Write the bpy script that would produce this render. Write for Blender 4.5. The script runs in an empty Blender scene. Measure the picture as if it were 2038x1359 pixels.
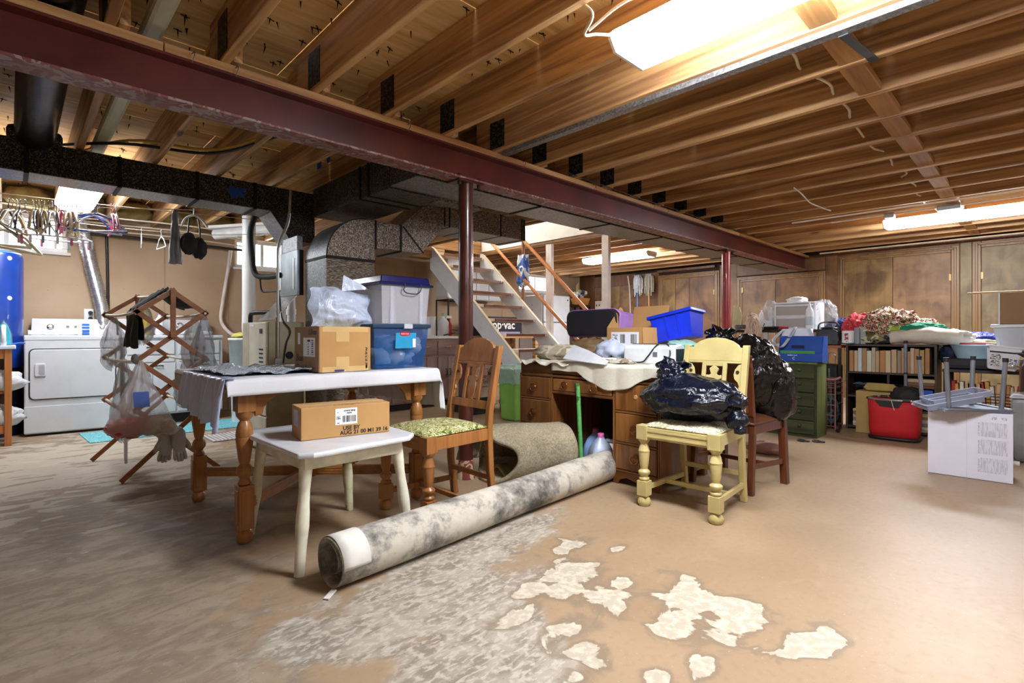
import bpy, bmesh, math, random
from mathutils import Vector, Matrix, noise
R = random.Random(7)
PI = math.pi
SC = bpy.context.scene
COL = SC.collection

# ------------------------------------------------------------------ camera, world, exposure
cam_d = bpy.data.cameras.new('camera'); cam = bpy.data.objects.new('camera', cam_d); COL.objects.link(cam)
cam.location = (0, 0, 0.92); cam.rotation_euler = (PI/2, 0, math.radians(-44.0))
cam_d.sensor_width = 36; cam_d.lens = 36*1029/2038; cam_d.shift_y = -13.5/2038; cam_d.clip_start = 0.02
SC.camera = cam
W = bpy.data.worlds.new('daylight'); SC.world = W; W.use_nodes = True
W.node_tree.nodes['Background'].inputs[0].default_value = (0.93, 0.97, 1.0, 1)
W.node_tree.nodes['Background'].inputs[1].default_value = 14.0
SC.view_settings.view_transform = 'Standard'; SC.view_settings.look = 'None'
SC.view_settings.gamma = 1; SC.view_settings.use_curve_mapping = False
SC.view_settings.exposure = 0.28
LAMP = 82.0          # radiance of the fluorescent lenses

# ------------------------------------------------------------------ colour and material helpers
def lin(h):
    h = h.lstrip('#'); c = [int(h[i:i+2], 16)/255 for i in (0, 2, 4)]
    return tuple((x/12.92 if x <= 0.04045 else ((x+0.055)/1.055)**2.4) for x in c) + (1,)
MATS = {}
class NT:
    def __init__(s, name):
        s.m = bpy.data.materials.new(name); s.m.use_nodes = True
        s.t = s.m.node_tree; s.b = s.t.nodes['Principled BSDF']
    def n(s, typ, **kw):
        o = s.t.nodes.new(typ)
        for k, v in kw.items():
            if k.startswith('i_'):
                key = k[2:]; key = int(key) if key.isdigit() else key
                o.inputs[key].default_value = v
            else: setattr(o, k, v)
        return o
    def l(s, a, b, ia=0, ib=0):
        s.t.links.new(a.outputs[ia], b.inputs[ib])
    def coords(s, scale=(1, 1, 1), rnd=True):
        tc = s.n('ShaderNodeTexCoord'); mp = s.n('ShaderNodeMapping')
        mp.inputs['Scale'].default_value = scale
        s.l(tc, mp, 'Object', 'Vector')
        if rnd:
            oi = s.n('ShaderNodeObjectInfo'); mu = s.n('ShaderNodeMath', operation='MULTIPLY', i_1=37.0)
            s.l(oi, mu, 'Random', 0); s.l(mu, mp, 0, 'Location')
        return mp
    def ramp(s, src, stops, io=0):
        r = s.n('ShaderNodeValToRGB'); e = r.color_ramp.elements
        while len(e) < len(stops): e.new(0.5)
        for i, (p, c) in enumerate(stops): e[i].position = p; e[i].color = lin(c) if isinstance(c, str) else c
        s.l(src, r, io, 0); return r
    def bump(s, src, strength=0.2, dist=0.01, io=0):
        b = s.n('ShaderNodeBump'); b.inputs['Strength'].default_value = strength; b.inputs['Distance'].default_value = dist
        s.l(src, b, io, 'Height'); s.l(b, s.b, 0, 'Normal'); return b
def mat(name, c, rough=0.5, metal=0.0, var=0.08, scale=8.0, bump=0.0, spec=0.5, bs=None, coat=0.0):
    if name in MATS: return MATS[name]
    N = NT(name); N.b.inputs['Roughness'].default_value = rough; N.b.inputs['Metallic'].default_value = metal
    N.b.inputs['Specular IOR Level'].default_value = spec; N.b.inputs['Coat Weight'].default_value = coat
    mp = N.coords(); nz = N.n('ShaderNodeTexNoise'); nz.inputs['Scale'].default_value = scale; nz.inputs['Detail'].default_value = 5
    N.l(mp, nz, 0, 'Vector')
    c4 = lin(c); a = tuple(max(0, x*(1-var*2)) for x in c4[:3])+(1,); b = tuple(min(1, x*(1+var*2)) for x in c4[:3])+(1,)
    r = N.ramp(nz, [(0.3, a), (0.7, b)]); N.l(r, N.b, 0, 'Base Color')
    if bump:
        n2 = N.n('ShaderNodeTexNoise'); n2.inputs['Scale'].default_value = bs or scale*4; n2.inputs['Detail'].default_value = 4
        N.l(mp, n2, 0, 'Vector'); N.bump(n2, bump, 0.01)
    MATS[name] = N.m; return N.m
def wood(name, dark, light, axis=2, rough=0.45, fine=60, stretch=0.05, ring=0.0, knots=False, bump=0.05):
    if name in MATS: return MATS[name]
    N = NT(name); N.b.inputs['Roughness'].default_value = rough
    sc = [1, 1, 1]; sc[axis] = stretch
    mp = N.coords(tuple(sc)); n1 = N.n('ShaderNodeTexNoise'); n1.inputs['Scale'].default_value = fine; n1.inputs['Detail'].default_value = 6; n1.inputs['Distortion'].default_value = 0.6
    N.l(mp, n1, 0, 'Vector')
    n2 = N.n('ShaderNodeTexNoise'); n2.inputs['Scale'].default_value = fine*0.14; n2.inputs['Detail'].default_value = 3; n2.inputs['Distortion'].default_value = 1.2
    N.l(mp, n2, 0, 'Vector')
    if ring:
        sn = N.n('ShaderNodeMath', operation='MULTIPLY', i_1=ring); N.l(n2, sn)
        s2 = N.n('ShaderNodeMath', operation='SINE'); N.l(sn, s2)
        s3 = N.n('ShaderNodeMath', operation='MULTIPLY_ADD', i_1=0.22, i_2=0.5); N.l(s2, s3); src = s3
    else: src = n2
    mx = N.n('ShaderNodeMath', operation='MULTIPLY_ADD', i_1=0.45); N.l(n1, mx); 
    hf = N.n('ShaderNodeMath', operation='MULTIPLY', i_1=0.55); N.l(src, hf); N.l(hf, mx, 0, 2)
    r = N.ramp(mx, [(0.32, dark), (0.66, light)]); last = r
    if knots:
        vo = N.n('ShaderNodeTexVoronoi'); vo.inputs['Scale'].default_value = 2.2; sc2 = [1, 1, 1]; sc2[axis] = 0.45
        mk = N.coords(tuple(sc2)); N.l(mk, vo, 0, 'Vector')
        kr = N.ramp(vo, [(0.03, (1, 1, 1, 1)), (0.085, (0, 0, 0, 1))])
        mi = N.n('ShaderNodeMix', data_type='RGBA'); N.l(kr, mi, 0, 0); N.l(r, mi, 0, 6); mi.inputs[7].default_value = lin('#4a2a14'); 
        N.t.links.new(mi.outputs[2], N.b.inputs['Base Color'])
    else: N.l(last, N.b, 0, 'Base Color')
    N.bump(n1, bump, 0.004); MATS[name] = N.m; return N.m
def speckle(name, base, fleck, lo=0.52, hi=0.62, scale=(70, 70, 70), rough=0.42, metal=0.6, axis_s=(1, 1, 1)):
    if name in MATS: return MATS[name]
    N = NT(name); N.b.inputs['Roughness'].default_value = rough; N.b.inputs['Metallic'].default_value = metal
    mp = N.coords(axis_s); nz = N.n('ShaderNodeTexNoise'); nz.inputs['Scale'].default_value = scale[0]; nz.inputs['Detail'].default_value = 2
    N.l(mp, nz, 0, 'Vector'); vo = N.n('ShaderNodeTexVoronoi'); vo.inputs['Scale'].default_value = scale[1]; N.l(mp, vo, 0, 'Vector')
    ad = N.n('ShaderNodeMix', data_type='RGBA', i_0=0.5); 
    N.t.links.new(nz.outputs['Fac'], ad.inputs[6]); N.t.links.new(vo.outputs['Color'], ad.inputs[7])
    r = N.n('ShaderNodeValToRGB'); e = r.color_ramp.elements; e[0].position = lo; e[0].color = lin(base); e[1].position = hi; e[1].color = lin(fleck)
    N.t.links.new(ad.outputs[2], r.inputs[0]); N.l(r, N.b, 0, 'Base Color')
    n3 = N.n('ShaderNodeTexNoise'); n3.inputs['Scale'].default_value = 25; N.l(mp, n3, 0, 'Vector'); N.bump(n3, 0.15, 0.01)
    MATS[name] = N.m; return N.m
def plastic_sheet(name, c, alpha=0.45, rough=0.15, wrinkle=0.6, scale=18):
    if name in MATS: return MATS[name]
    N = NT(name); N.b.inputs['Roughness'].default_value = rough; N.b.inputs['Base Color'].default_value = lin(c); N.b.inputs['Alpha'].default_value = alpha
    mp = N.coords((1, 1, 0.5)); nz = N.n('ShaderNodeTexNoise'); nz.inputs['Scale'].default_value = scale; nz.inputs['Detail'].default_value = 5; nz.inputs['Distortion'].default_value = 1.0
    N.l(mp, nz, 0, 'Vector'); N.bump(nz, wrinkle, 0.03); MATS[name] = N.m; return N.m
def shiny(name, c, rough=0.15, wrinkle=0.8, scale=12, dist=0.05):
    if name in MATS: return MATS[name]
    N = NT(name); N.b.inputs['Roughness'].default_value = rough; N.b.inputs['Base Color'].default_value = lin(c)
    mp = N.coords((1, 1, 0.6)); nz = N.n('ShaderNodeTexNoise'); nz.inputs['Scale'].default_value = scale; nz.inputs['Detail'].default_value = 5; nz.inputs['Distortion'].default_value = 2.2
    N.l(mp, nz, 0, 'Vector'); N.bump(nz, wrinkle, dist); MATS[name] = N.m; return N.m
def emis(name, c, s):
    if name in MATS: return MATS[name]
    N = NT(name); N.b.inputs['Base Color'].default_value = lin(c); N.b.inputs['Emission Color'].default_value = lin(c); N.b.inputs['Emission Strength'].default_value = s
    MATS[name] = N.m; return N.m
def print_mat(name, ground, ink, scale=(60, 60, 60), lo=0.5, kind='noise'):
    """cardboard or paper with small printed marks"""
    if name in MATS: return MATS[name]
    N = NT(name); N.b.inputs['Roughness'].default_value = 0.7
    mp = N.coords(scale, rnd=False); nz = N.n('ShaderNodeTexNoise'); nz.inputs['Scale'].default_value = 1.0; nz.inputs['Detail'].default_value = 1
    N.l(mp, nz, 0, 'Vector'); r = N.ramp(nz, [(lo, ground), (lo+0.03, ink)]); N.l(r, N.b, 0, 'Base Color'); MATS[name] = N.m; return N.m
def patches(name, cols, scale=10, rough=0.8, detail=2, bump=0.2, dist=0.4):
    """fabric with several flat coloured patches"""
    if name in MATS: return MATS[name]
    N = NT(name); N.b.inputs['Roughness'].default_value = rough
    mp = N.coords(); nz = N.n('ShaderNodeTexNoise'); nz.inputs['Scale'].default_value = scale; nz.inputs['Detail'].default_value = detail; nz.inputs['Distortion'].default_value = dist
    N.l(mp, nz, 0, 'Vector'); k = len(cols); st = [(0.30+0.42*i/k, c) for i, c in enumerate(cols)]
    r = N.ramp(nz, st); r.color_ramp.interpolation = 'CONSTANT'; N.l(r, N.b, 0, 'Base Color')
    N.bump(nz, bump, 0.01); MATS[name] = N.m; return N.m

# ------------------------------------------------------------------ mesh builder
def V(*a): return Vector(a)
class MB:
    def __init__(s): s.v = []; s.f = []; s.sm = []
    def add(s, vs, fs, smooth=False):
        o = len(s.v); s.v += [Vector(p) for p in vs]
        for f in fs: s.f.append(tuple(i+o for i in f)); s.sm.append(smooth)
        return s
    def box(s, x0, y0, z0, x1, y1, z1):
        x0, x1 = sorted((x0, x1)); y0, y1 = sorted((y0, y1)); z0, z1 = sorted((z0, z1))
        return s.add([(x0,y0,z0),(x1,y0,z0),(x1,y1,z0),(x0,y1,z0),(x0,y0,z1),(x1,y0,z1),(x1,y1,z1),(x0,y1,z1)],
            [(0,3,2,1),(4,5,6,7),(0,1,5,4),(1,2,6,5),(2,3,7,6),(3,0,4,7)])
    def cbox(s, c, d, m=None):
        """box of size d about c, turned by matrix m"""
        h = [x/2 for x in d]; ps = []
        for z in (-1, 1):
            for x, y in ((-1,-1),(1,-1),(1,1),(-1,1)):
                p = Vector((x*h[0], y*h[1], z*h[2])); p = (m @ p) if m else p; ps.append(p+Vector(c))
        return s.add(ps, [(0,3,2,1),(4,5,6,7),(0,1,5,4),(1,2,6,5),(2,3,7,6),(3,0,4,7)])
    def frus(s, c, b, t, h):
        """tapered box: base size b, top size t, height h, base centre c"""
        x, y, z = c
        return s.add([(x-b[0]/2,y-b[1]/2,z),(x+b[0]/2,y-b[1]/2,z),(x+b[0]/2,y+b[1]/2,z),(x-b[0]/2,y+b[1]/2,z),
             (x-t[0]/2,y-t[1]/2,z+h),(x+t[0]/2,y-t[1]/2,z+h),(x+t[0]/2,y+t[1]/2,z+h),(x-t[0]/2,y+t[1]/2,z+h)],
            [(0,3,2,1),(4,5,6,7),(0,1,5,4),(1,2,6,5),(2,3,7,6),(3,0,4,7)])
    def bar(s, p, q, w, h, up=(0,0,1)):
        """rectangular bar from p to q, w across, h along up"""
        p, q = Vector(p), Vector(q); d = (q-p).normalized(); u = Vector(up)
        r = d.cross(u)
        if r.length < 1e-4: r = d.cross(Vector((1,0,0)))
        r.normalize(); u = r.cross(d).normalized(); a, b = r*w/2, u*h/2
        return s.add([p-a-b,p+a-b,p+a+b,p-a+b,q-a-b,q+a-b,q+a+b,q-a+b], [(0,1,2,3),(4,7,6,5),(0,4,5,1),(1,5,6,2),(2,6,7,3),(3,7,4,0)])
    def tube(s, pts, r, n=8, caps=True, smooth=True):
        pts = [Vector(p) for p in pts]; k = len(pts); rs = r if isinstance(r, (list, tuple)) else [r]*k
        ref = None; vs = []
        for i, p in enumerate(pts):
            d = (pts[min(i+1,k-1)]-pts[max(i-1,0)]).normalized()
            if ref is None: ref = d.orthogonal().normalized()
            else:
                ref = ref - d*ref.dot(d)
                ref = ref.normalized() if ref.length > 1e-5 else d.orthogonal().normalized()
            b = d.cross(ref)
            for j in range(n):
                a = 2*PI*j/n; vs.append(p+(ref*math.cos(a)+b*math.sin(a))*rs[i])
        fs = [(i*n+j, i*n+(j+1)%n, (i+1)*n+(j+1)%n, (i+1)*n+j) for i in range(k-1) for j in range(n)]
        s.add(vs, fs, smooth)
        if caps:
            s.add(vs[:n], [tuple(range(n))[::-1]]); s.add(vs[-n:], [tuple(range(n))])
        return s
    def lathe(s, prof, n=16, o=(0,0,0), m=None, caps=True, smooth=True):
        """prof: list of (radius, height) turned about z"""
        o = Vector(o); vs = []
        for r, z in prof:
            for j in range(n):
                a = 2*PI*j/n; p = Vector((r*math.cos(a), r*math.sin(a), z)); vs.append(o+((m @ p) if m else p))
        k = len(prof); fs = [(i*n+j, i*n+(j+1)%n, (i+1)*n+(j+1)%n, (i+1)*n+j) for i in range(k-1) for j in range(n)]
        s.add(vs, fs, smooth)
        if caps: s.add(vs[:n], [tuple(range(n))[::-1]]); s.add(vs[-n:], [tuple(range(n))])
        return s
    def prism(s, poly, o, U, Vv, th):
        """extruded outline: poly of (u,v) in the frame U,V at o, thickness th along U x V"""
        o, U, Vv = Vector(o), Vector(U).normalized(), Vector(Vv).normalized(); W_ = U.cross(Vv)*th; n = len(poly)
        a = sum(poly[i][0]*poly[(i+1)%n][1]-poly[(i+1)%n][0]*poly[i][1] for i in range(n))
        if a < 0: poly = poly[::-1]
        p = [o+U*u+Vv*v for u, v in poly]
        s.add(p+[x+W_ for x in p], [tuple(range(n))[::-1], tuple(range(n, 2*n))]+[(i, (i+1)%n, (i+1)%n+n, i+n) for i in range(n)])
        return s
    def grid(s, fn, nu, nv, smooth=True, wrap=False):
        vs = [Vector(fn(i/(nu if wrap else nu-1), j/(nv-1))) for j in range(nv) for i in range(nu)]
        fs = [(j*nu+i, j*nu+(i+1)%nu, (j+1)*nu+(i+1)%nu, (j+1)*nu+i) for j in range(nv-1) for i in range(nu if wrap else nu-1)]
        return s.add(vs, fs, smooth)
    def blob(s, c, r, amp=0.15, fr=2.0, seed=0, n=28, m=18, ridge=0.0, zmin=None, smooth=True, taper=0.0):
        c = Vector(c)
        def fn(u, v):
            a = 2*PI*u; b = PI*(v-0.5)*0.999; d = Vector((math.cos(b)*math.cos(a), math.cos(b)*math.sin(a), math.sin(b)))
            q = d*fr+Vector((seed*3.1, seed*1.7, -seed))
            k = 1+amp*noise.noise(q)+amp*0.5*noise.noise(q*2.3)
            if ridge: k += ridge*(0.5-abs(noise.noise(q*1.6+Vector((9,2,4)))))+ridge*0.5*(0.5-abs(noise.noise(q*3.7)))
            p = Vector((d.x*r[0]*k*(1-taper*d.z), d.y*r[1]*k*(1-taper*d.z), d.z*r[2]*k))+c
            if zmin is not None and p.z < zmin: p.z = zmin
            return p
        return s.grid(fn, n, m, smooth, wrap=True)
    def build(s, name, m, parent=None, loc=None, bevel=0.0, solid=0.0, sub=0, kind=None, label=None, rz=0.0, seg=2):
        me = bpy.data.meshes.new(name); off = Vector(loc) if loc is not None else Vector((0,0,0))
        vs = [p-off for p in s.v]
        if rz:
            mm = Matrix.Rotation(-rz, 3, 'Z'); vs = [mm @ p for p in vs]
        me.from_pydata([tuple(p) for p in vs], [], s.f)
        me.polygons.foreach_set('use_smooth', s.sm); me.update()
        me.materials.append(m)
        o = bpy.data.objects.new(name, me); COL.objects.link(o)
        if loc is not None: o.location = loc
        if rz: o.rotation_euler[2] = rz
        if parent: o.parent = parent
        if bevel:
            b = o.modifiers.new('bevel', 'BEVEL'); b.width = bevel; b.segments = seg; b.limit_method = 'ANGLE'; b.angle_limit = 0.7
        if solid: q = o.modifiers.new('solid', 'SOLIDIFY'); q.thickness = solid; q.offset = 0
        if sub: q = o.modifiers.new('sub', 'SUBSURF'); q.levels = sub; q.render_levels = sub
        if kind: o['kind'] = kind
        if label: o['label'] = label
        return o
def tag(o, label, cat, group=None):
    o['label'] = label; o['category'] = cat
    if group: o['group'] = group
    return o
def thing(name, label, cat, loc=(0,0,0), rz=0.0, group=None):
    o = bpy.data.objects.new(name, None); COL.objects.link(o); o.location = loc; o.rotation_euler[2] = rz; o.empty_display_size = 0.05
    return tag(o, label, cat, group)
def struct(name, loc=(0,0,0)):
    o = bpy.data.objects.new(name, None); COL.objects.link(o); o.location = loc; o['kind'] = 'structure'; o.empty_display_size = 0.1; return o
def dup(o, loc=None, rz=None, parent=None, scale=None):
    c = o.copy(); COL.objects.link(c)
    if loc is not None: c.location = loc
    if rz is not None: c.rotation_euler[2] = rz
    if scale: c.scale = scale
    if parent: c.parent = parent
    for ch in list(o.children): 
        d = dup(ch, parent=c)
    return c
def text(txt, size, m, o, U, Vv, parent=None, name='printed_text', extrude=0.0003, align='LEFT', squash=1.0, bold=0.0, rel=None):
    """flat lettering: origin o, running along U with its tops along V"""
    cu = bpy.data.curves.new(name, 'FONT'); cu.body = txt; cu.size = size; cu.align_x = align; cu.extrude = extrude; cu.offset = bold; cu.resolution_u = 3
    to = bpy.data.objects.new(name, cu); COL.objects.link(to)
    dg = bpy.context.evaluated_depsgraph_get(); me = bpy.data.meshes.new_from_object(to.evaluated_get(dg)); bpy.data.objects.remove(to); bpy.data.curves.remove(cu)
    U, Vv = Vector(U).normalized(), Vector(Vv).normalized(); Wn = U.cross(Vv)
    base = Vector(o)-(Vector(rel) if rel is not None else Vector((0,0,0)))
    for v in me.vertices: v.co = base+U*v.co.x*squash+Vv*v.co.y+Wn*v.co.z
    me.materials.clear(); me.materials.append(m)
    ob = bpy.data.objects.new(name, me); COL.objects.link(ob)
    if parent: ob.parent = parent
    return ob
def barcode(mb, o, U, Vv, w, h, seed=1, th=0.0004):
    rr = random.Random(seed); U, Vv, o = Vector(U), Vector(Vv), Vector(o); Wn = U.cross(Vv); x = 0
    while x < w:
        k = rr.choice((0.004, 0.006, 0.009))*w/0.1; k = min(k, w-x)
        mb.prism([(x,0),(x+k,0),(x+k,h),(x,h)], o, U, Vv, th); x += k+rr.choice((0.004, 0.006, 0.008))*w/0.1
def arc(c, r, a0, a1, n, ax=(1,0,0), ay=(0,0,1)):
    c, ax, ay = Vector(c), Vector(ax), Vector(ay)
    return [c+ax*r*math.cos(a0+(a1-a0)*i/n)+ay*r*math.sin(a0+(a1-a0)*i/n) for i in range(n+1)]
def smooth_path(pts, k=6):
    """Catmull-Rom through pts"""
    P = [Vector(p) for p in pts]; P = [P[0]*2-P[1]]+P+[P[-1]*2-P[-2]]; out = []
    for i in range(1, len(P)-2):
        for j in range(k):
            t = j/k; a, b, c, d = P[i-1], P[i], P[i+1], P[i+2]
            out.append(0.5*((2*b)+(c-a)*t+(2*a-5*b+4*c-d)*t*t+(3*b-a-3*c+d)*t**3))
    out.append(P[-2]); return out
# ------------------------------------------------------------------ floor
XW, YW, XB, YB, ZJ, ZS = 8.80, 7.00, -2.6, -1.9, 2.13, 2.365   # walls, joist underside, subfloor underside
def floor_mat():
    N = NT('painted_concrete'); t = N.t
    tc = N.n('ShaderNodeTexCoord'); pos = tc.outputs['Object']
    def noise_(scale, detail=5, dist=0.0, sc=None):
        nz = N.n('ShaderNodeTexNoise'); nz.inputs['Scale'].default_value = scale; nz.inputs['Detail'].default_value = detail; nz.inputs['Distortion'].default_value = dist
        if sc:
            mp = N.n('ShaderNodeMapping'); mp.inputs['Scale'].default_value = sc; t.links.new(pos, mp.inputs[0]); t.links.new(mp.outputs[0], nz.inputs['Vector'])
        else: t.links.new(pos, nz.inputs['Vector'])
        return nz.outputs['Fac']
    def math_(op, a, b=None, c=None):
        m = N.n('ShaderNodeMath', operation=op)
        for i, x in enumerate((a, b, c)):
            if x is None: continue
            if isinstance(x, (int, float)): m.inputs[i].default_value = x
            else: t.links.new(x, m.inputs[i])
        return m.outputs[0]
    def ell(cx, cy, rx, ry, rot=0):
        mp = N.n('ShaderNodeMapping', vector_type='TEXTURE'); mp.inputs['Location'].default_value = (cx, cy, 0); mp.inputs['Rotation'].default_value = (0, 0, rot); mp.inputs['Scale'].default_value = (rx, ry, 1)
        t.links.new(pos, mp.inputs[0]); ln = N.n('ShaderNodeVectorMath', operation='LENGTH'); t.links.new(mp.outputs[0], ln.inputs[0])
        return math_('SUBTRACT', 1.0, ln.outputs['Value'])
    def union(lst):
        u = lst[0]
        for x in lst[1:]: u = math_('MAXIMUM', u, x)
        return u
    def step(x, lo, hi):
        m = N.n('ShaderNodeMapRange', interpolation_type='SMOOTHSTEP'); m.inputs[1].default_value = lo; m.inputs[2].default_value = hi; t.links.new(x, m.inputs[0]); return m.outputs[0]
    def mix(f, a, b):
        m = N.n('ShaderNodeMix', data_type='RGBA')
        if isinstance(f, (int, float)): m.inputs[0].default_value = f
        else: t.links.new(f, m.inputs[0])
        for i, x in ((6, a), (7, b)):
            if isinstance(x, str): m.inputs[i].default_value = lin(x)
            else: t.links.new(x, m.inputs[i])
        return m.outputs[2]
    nl, nm, nf = noise_(0.9, 4), noise_(5, 6, 0.8), noise_(34, 6)
    nst = noise_(7, 7, 1.2, (0.8, 1.5, 1)); scr = noise_(55, 5, 0.6, (0.45, 1.3, 1))
    tan = mix(step(nl, 0.35, 0.65), '#a58c70', '#b59c7f')
    tan = mix(math_('MULTIPLY', step(nf, 0.5, 0.8), 0.3), tan, '#95795d'); tan = mix(math_('MULTIPLY', step(nst, 0.55, 0.75), 0.25), tan, '#bca68b')
    # worn grey zone where the paint has gone (left half) and the scraped zone by the carpet roll
    wl = union([ell(0.15, 3.2, 0.9, 2.6), ell(0.2, 1.6, 0.55, 1.0), ell(0.6, 5.6, 1.3, 0.9)])
    wl = math_('ADD', wl, math_('MULTIPLY', math_('SUBTRACT', nm, 0.5), 1.6)); wl = step(wl, 0.02, 0.5)
    grey = mix(step(nst, 0.40, 0.62), '#8a7f70', '#a89d8c'); grey = mix(math_('MULTIPLY', step(scr, 0.56, 0.70), 0.35), grey, '#bdb4a5'); grey = mix(math_('MULTIPLY', step(nf, 0.55, 0.7), 0.4), grey, '#736b60')
    col = mix(math_('MULTIPLY', wl, 0.75), tan, grey)
    ws = union([ell(0.98, 1.50, 0.62, 0.36, -0.2), ell(1.02, 1.18, 0.40, 0.30), ell(1.5, 1.75, 0.7, 0.25, 0.1), ell(0.92, 0.95, 0.32, 0.25)])
    ws = math_('ADD', ws, math_('MULTIPLY', math_('SUBTRACT', nm, 0.5), 1.5)); wsm = step(ws, 0.12, 0.42)
    sc_ = mix(step(nst, 0.38, 0.62), '#8f887d', '#b9b2a6'); sc_ = mix(math_('MULTIPLY', step(scr, 0.50, 0.64), 0.8), sc_, '#d3cdc3'); sc_ = mix(math_('MULTIPLY', step(nf, 0.5, 0.66), 0.7), sc_, '#d9d3c9')
    col = mix(math_('MULTIPLY', wsm, 0.85), col, sc_)
    # flaked cream islands with a thin darker rim
    isl = union([ell(1.55,1.27,.16,.12), ell(1.48,1.06,.15,.10,.5), ell(1.69,0.88,.15,.13,.3), ell(1.66,0.70,.18,.10,.2), ell(1.71,0.48,.17,.07,-.3), ell(1.55,0.83,.12,.08),
                 ell(1.38,0.67,.07,.05), ell(1.28,1.03,.12,.08), ell(1.19,1.21,.10,.06), ell(1.35,1.30,.09,.06), ell(1.08,0.88,.09,.06), ell(1.86,1.28,.07,.03), ell(1.75,1.45,.16,.06), ell(1.45,1.22,.10,.07), ell(1.62,1.10,.08,.06), ell(1.20,0.95,.07,.05), ell(1.0,0.86,.10,.06), ell(1.25,0.72,.06,.04)])
    isl = math_('ADD', isl, math_('MULTIPLY', math_('SUBTRACT', noise_(6.5, 9, 1.0), 0.5), 3.0))
    col = mix(math_('MULTIPLY', step(isl, -0.25, 0.20), 0.75), col, '#8f7f6c'); col = mix(step(isl, 0.26, 0.34), col, mix(step(nf, 0.42, 0.62), '#c3b9a6', '#d9d1c0'))
    # flakes over the laundry side, long in the sweep of the mop
    fl = ell(0.3, 4.9, 1.6, 2.3); fl = math_('ADD', math_('MULTIPLY', fl, 0.35), noise_(5, 8, 0.6, (0.9, 1.8, 1)))
    col = mix(math_('MULTIPLY', step(fl, 0.66, 0.72), 0.8), col, '#cbc2b2')
    table_shade = ell(0.72, 2.9, 0.9, 0.7); table_shade = math_('ADD', table_shade, math_('MULTIPLY', math_('SUBTRACT', nm, 0.5), 1.8)); col = mix(math_('MULTIPLY', step(table_shade, 0.3, 0.7), 0.45), col, '#6f665c')  # soft shadow of the table painted into the floor colour
    sp = noise_(150, 2); col = mix(math_('MULTIPLY', step(sp, 0.70, 0.74), 0.5), col, '#efe6d6'); sp2 = noise_(120, 2, 0, (1.1, 1, 1)); col = mix(math_('MULTIPLY', step(sp2, 0.72, 0.75), 0.5), col, '#5b4c3c')
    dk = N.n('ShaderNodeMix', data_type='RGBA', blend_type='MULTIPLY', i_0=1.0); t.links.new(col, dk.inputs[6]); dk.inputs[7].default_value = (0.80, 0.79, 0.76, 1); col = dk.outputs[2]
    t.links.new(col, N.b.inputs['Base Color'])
    N.b.inputs['Specular IOR Level'].default_value = 0.32
    rg = math_('ADD', 0.36, math_('MULTIPLY', union([wl, wsm]), 0.28)); t.links.new(math_('ADD', rg, math_('MULTIPLY', nf, 0.12)), N.b.inputs['Roughness'])
    bp = N.n('ShaderNodeBump'); bp.inputs['Strength'].default_value = 0.25; bp.inputs['Distance'].default_value = 0.006
    hh = math_('ADD', math_('MULTIPLY', step(isl, 0.26, 0.34), -0.5), math_('ADD', math_('MULTIPLY', nst, 0.4), math_('MULTIPLY', nf, 0.25))); t.links.new(hh, bp.inputs['Height']); t.links.new(bp.outputs[0], N.b.inputs['Normal'])
    return N.m
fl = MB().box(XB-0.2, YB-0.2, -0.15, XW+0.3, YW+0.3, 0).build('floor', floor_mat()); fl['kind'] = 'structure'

# ------------------------------------------------------------------ concrete walls with windows
def wall_mat(name, a, b):
    N = NT(name); N.b.inputs['Roughness'].default_value = 0.85
    mp = N.coords((1, 1, 1), False); n1 = N.n('ShaderNodeTexNoise'); n1.inputs['Scale'].default_value = 1.3; n1.inputs['Detail'].default_value = 6; N.l(mp, n1, 0, 'Vector')
    r = N.ramp(n1, [(0.35, a), (0.65, b)])
    n2 = N.n('ShaderNodeTexNoise'); n2.inputs['Scale'].default_value = 45; n2.inputs['Detail'].default_value = 3; N.l(mp, n2, 0, 'Vector'); 
    k = N.ramp(n2, [(0.70, (0,0,0,1)), (0.74, (1,1,1,1))]); mi = N.n('ShaderNodeMix', data_type='RGBA'); N.l(k, mi, 0, 0); N.l(r, mi, 0, 6); mi.inputs[7].default_value = lin('#7d6a54'); 
    N.t.links.new(mi.outputs[2], N.b.inputs['Base Color']); N.bump(n2, 0.12, 0.01); return N.m
M_WALL = wall_mat('poured_concrete_wall', '#a88e70', '#bca488')
M_SILL = mat('pale_sill', '#e4e4e0', 0.7, var=0.05)
M_VINYL = mat('white_vinyl', '#eef2f4', 0.35, var=0.02)
N = NT('window_glass'); N.b.inputs['Base Color'].default_value = (1,1,1,1); N.b.inputs['Roughness'].default_value = 0.05; N.b.inputs['Alpha'].default_value = 0.12; M_GLASS = N.m
wins = [(-0.50, 0.41, 1.76, 2.12), (1.98, 2.66, 1.76, 2.12), (6.95, 7.95, 1.76, 2.10)]
wl = struct('wall_laundry'); mb = MB(); x = XB-0.2; T = 0.2
for (a, b, z0, z1) in wins:
    mb.box(x, YW, 0, a, YW+T, ZS); mb.box(a, YW, 0, b, YW+T, z0); mb.box(a, YW, z1, b, YW+T, ZS); x = b
mb.box(x, YW, 0, XW+0.3, YW+T, ZS); mb.build('poured_concrete', M_WALL, wl)
M_SEAM = mat('form_seam', '#a58a6c', 0.9, var=0.1)
for k, sx in enumerate((-1.2, 0.62, 1.24, 1.90, 3.05, 3.7, 4.6, 5.6, 6.5)):
    MB().box(sx, YW-0.004, 0, sx+0.012, YW, 1.99).build('form_seam', M_SEAM, wl)
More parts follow.
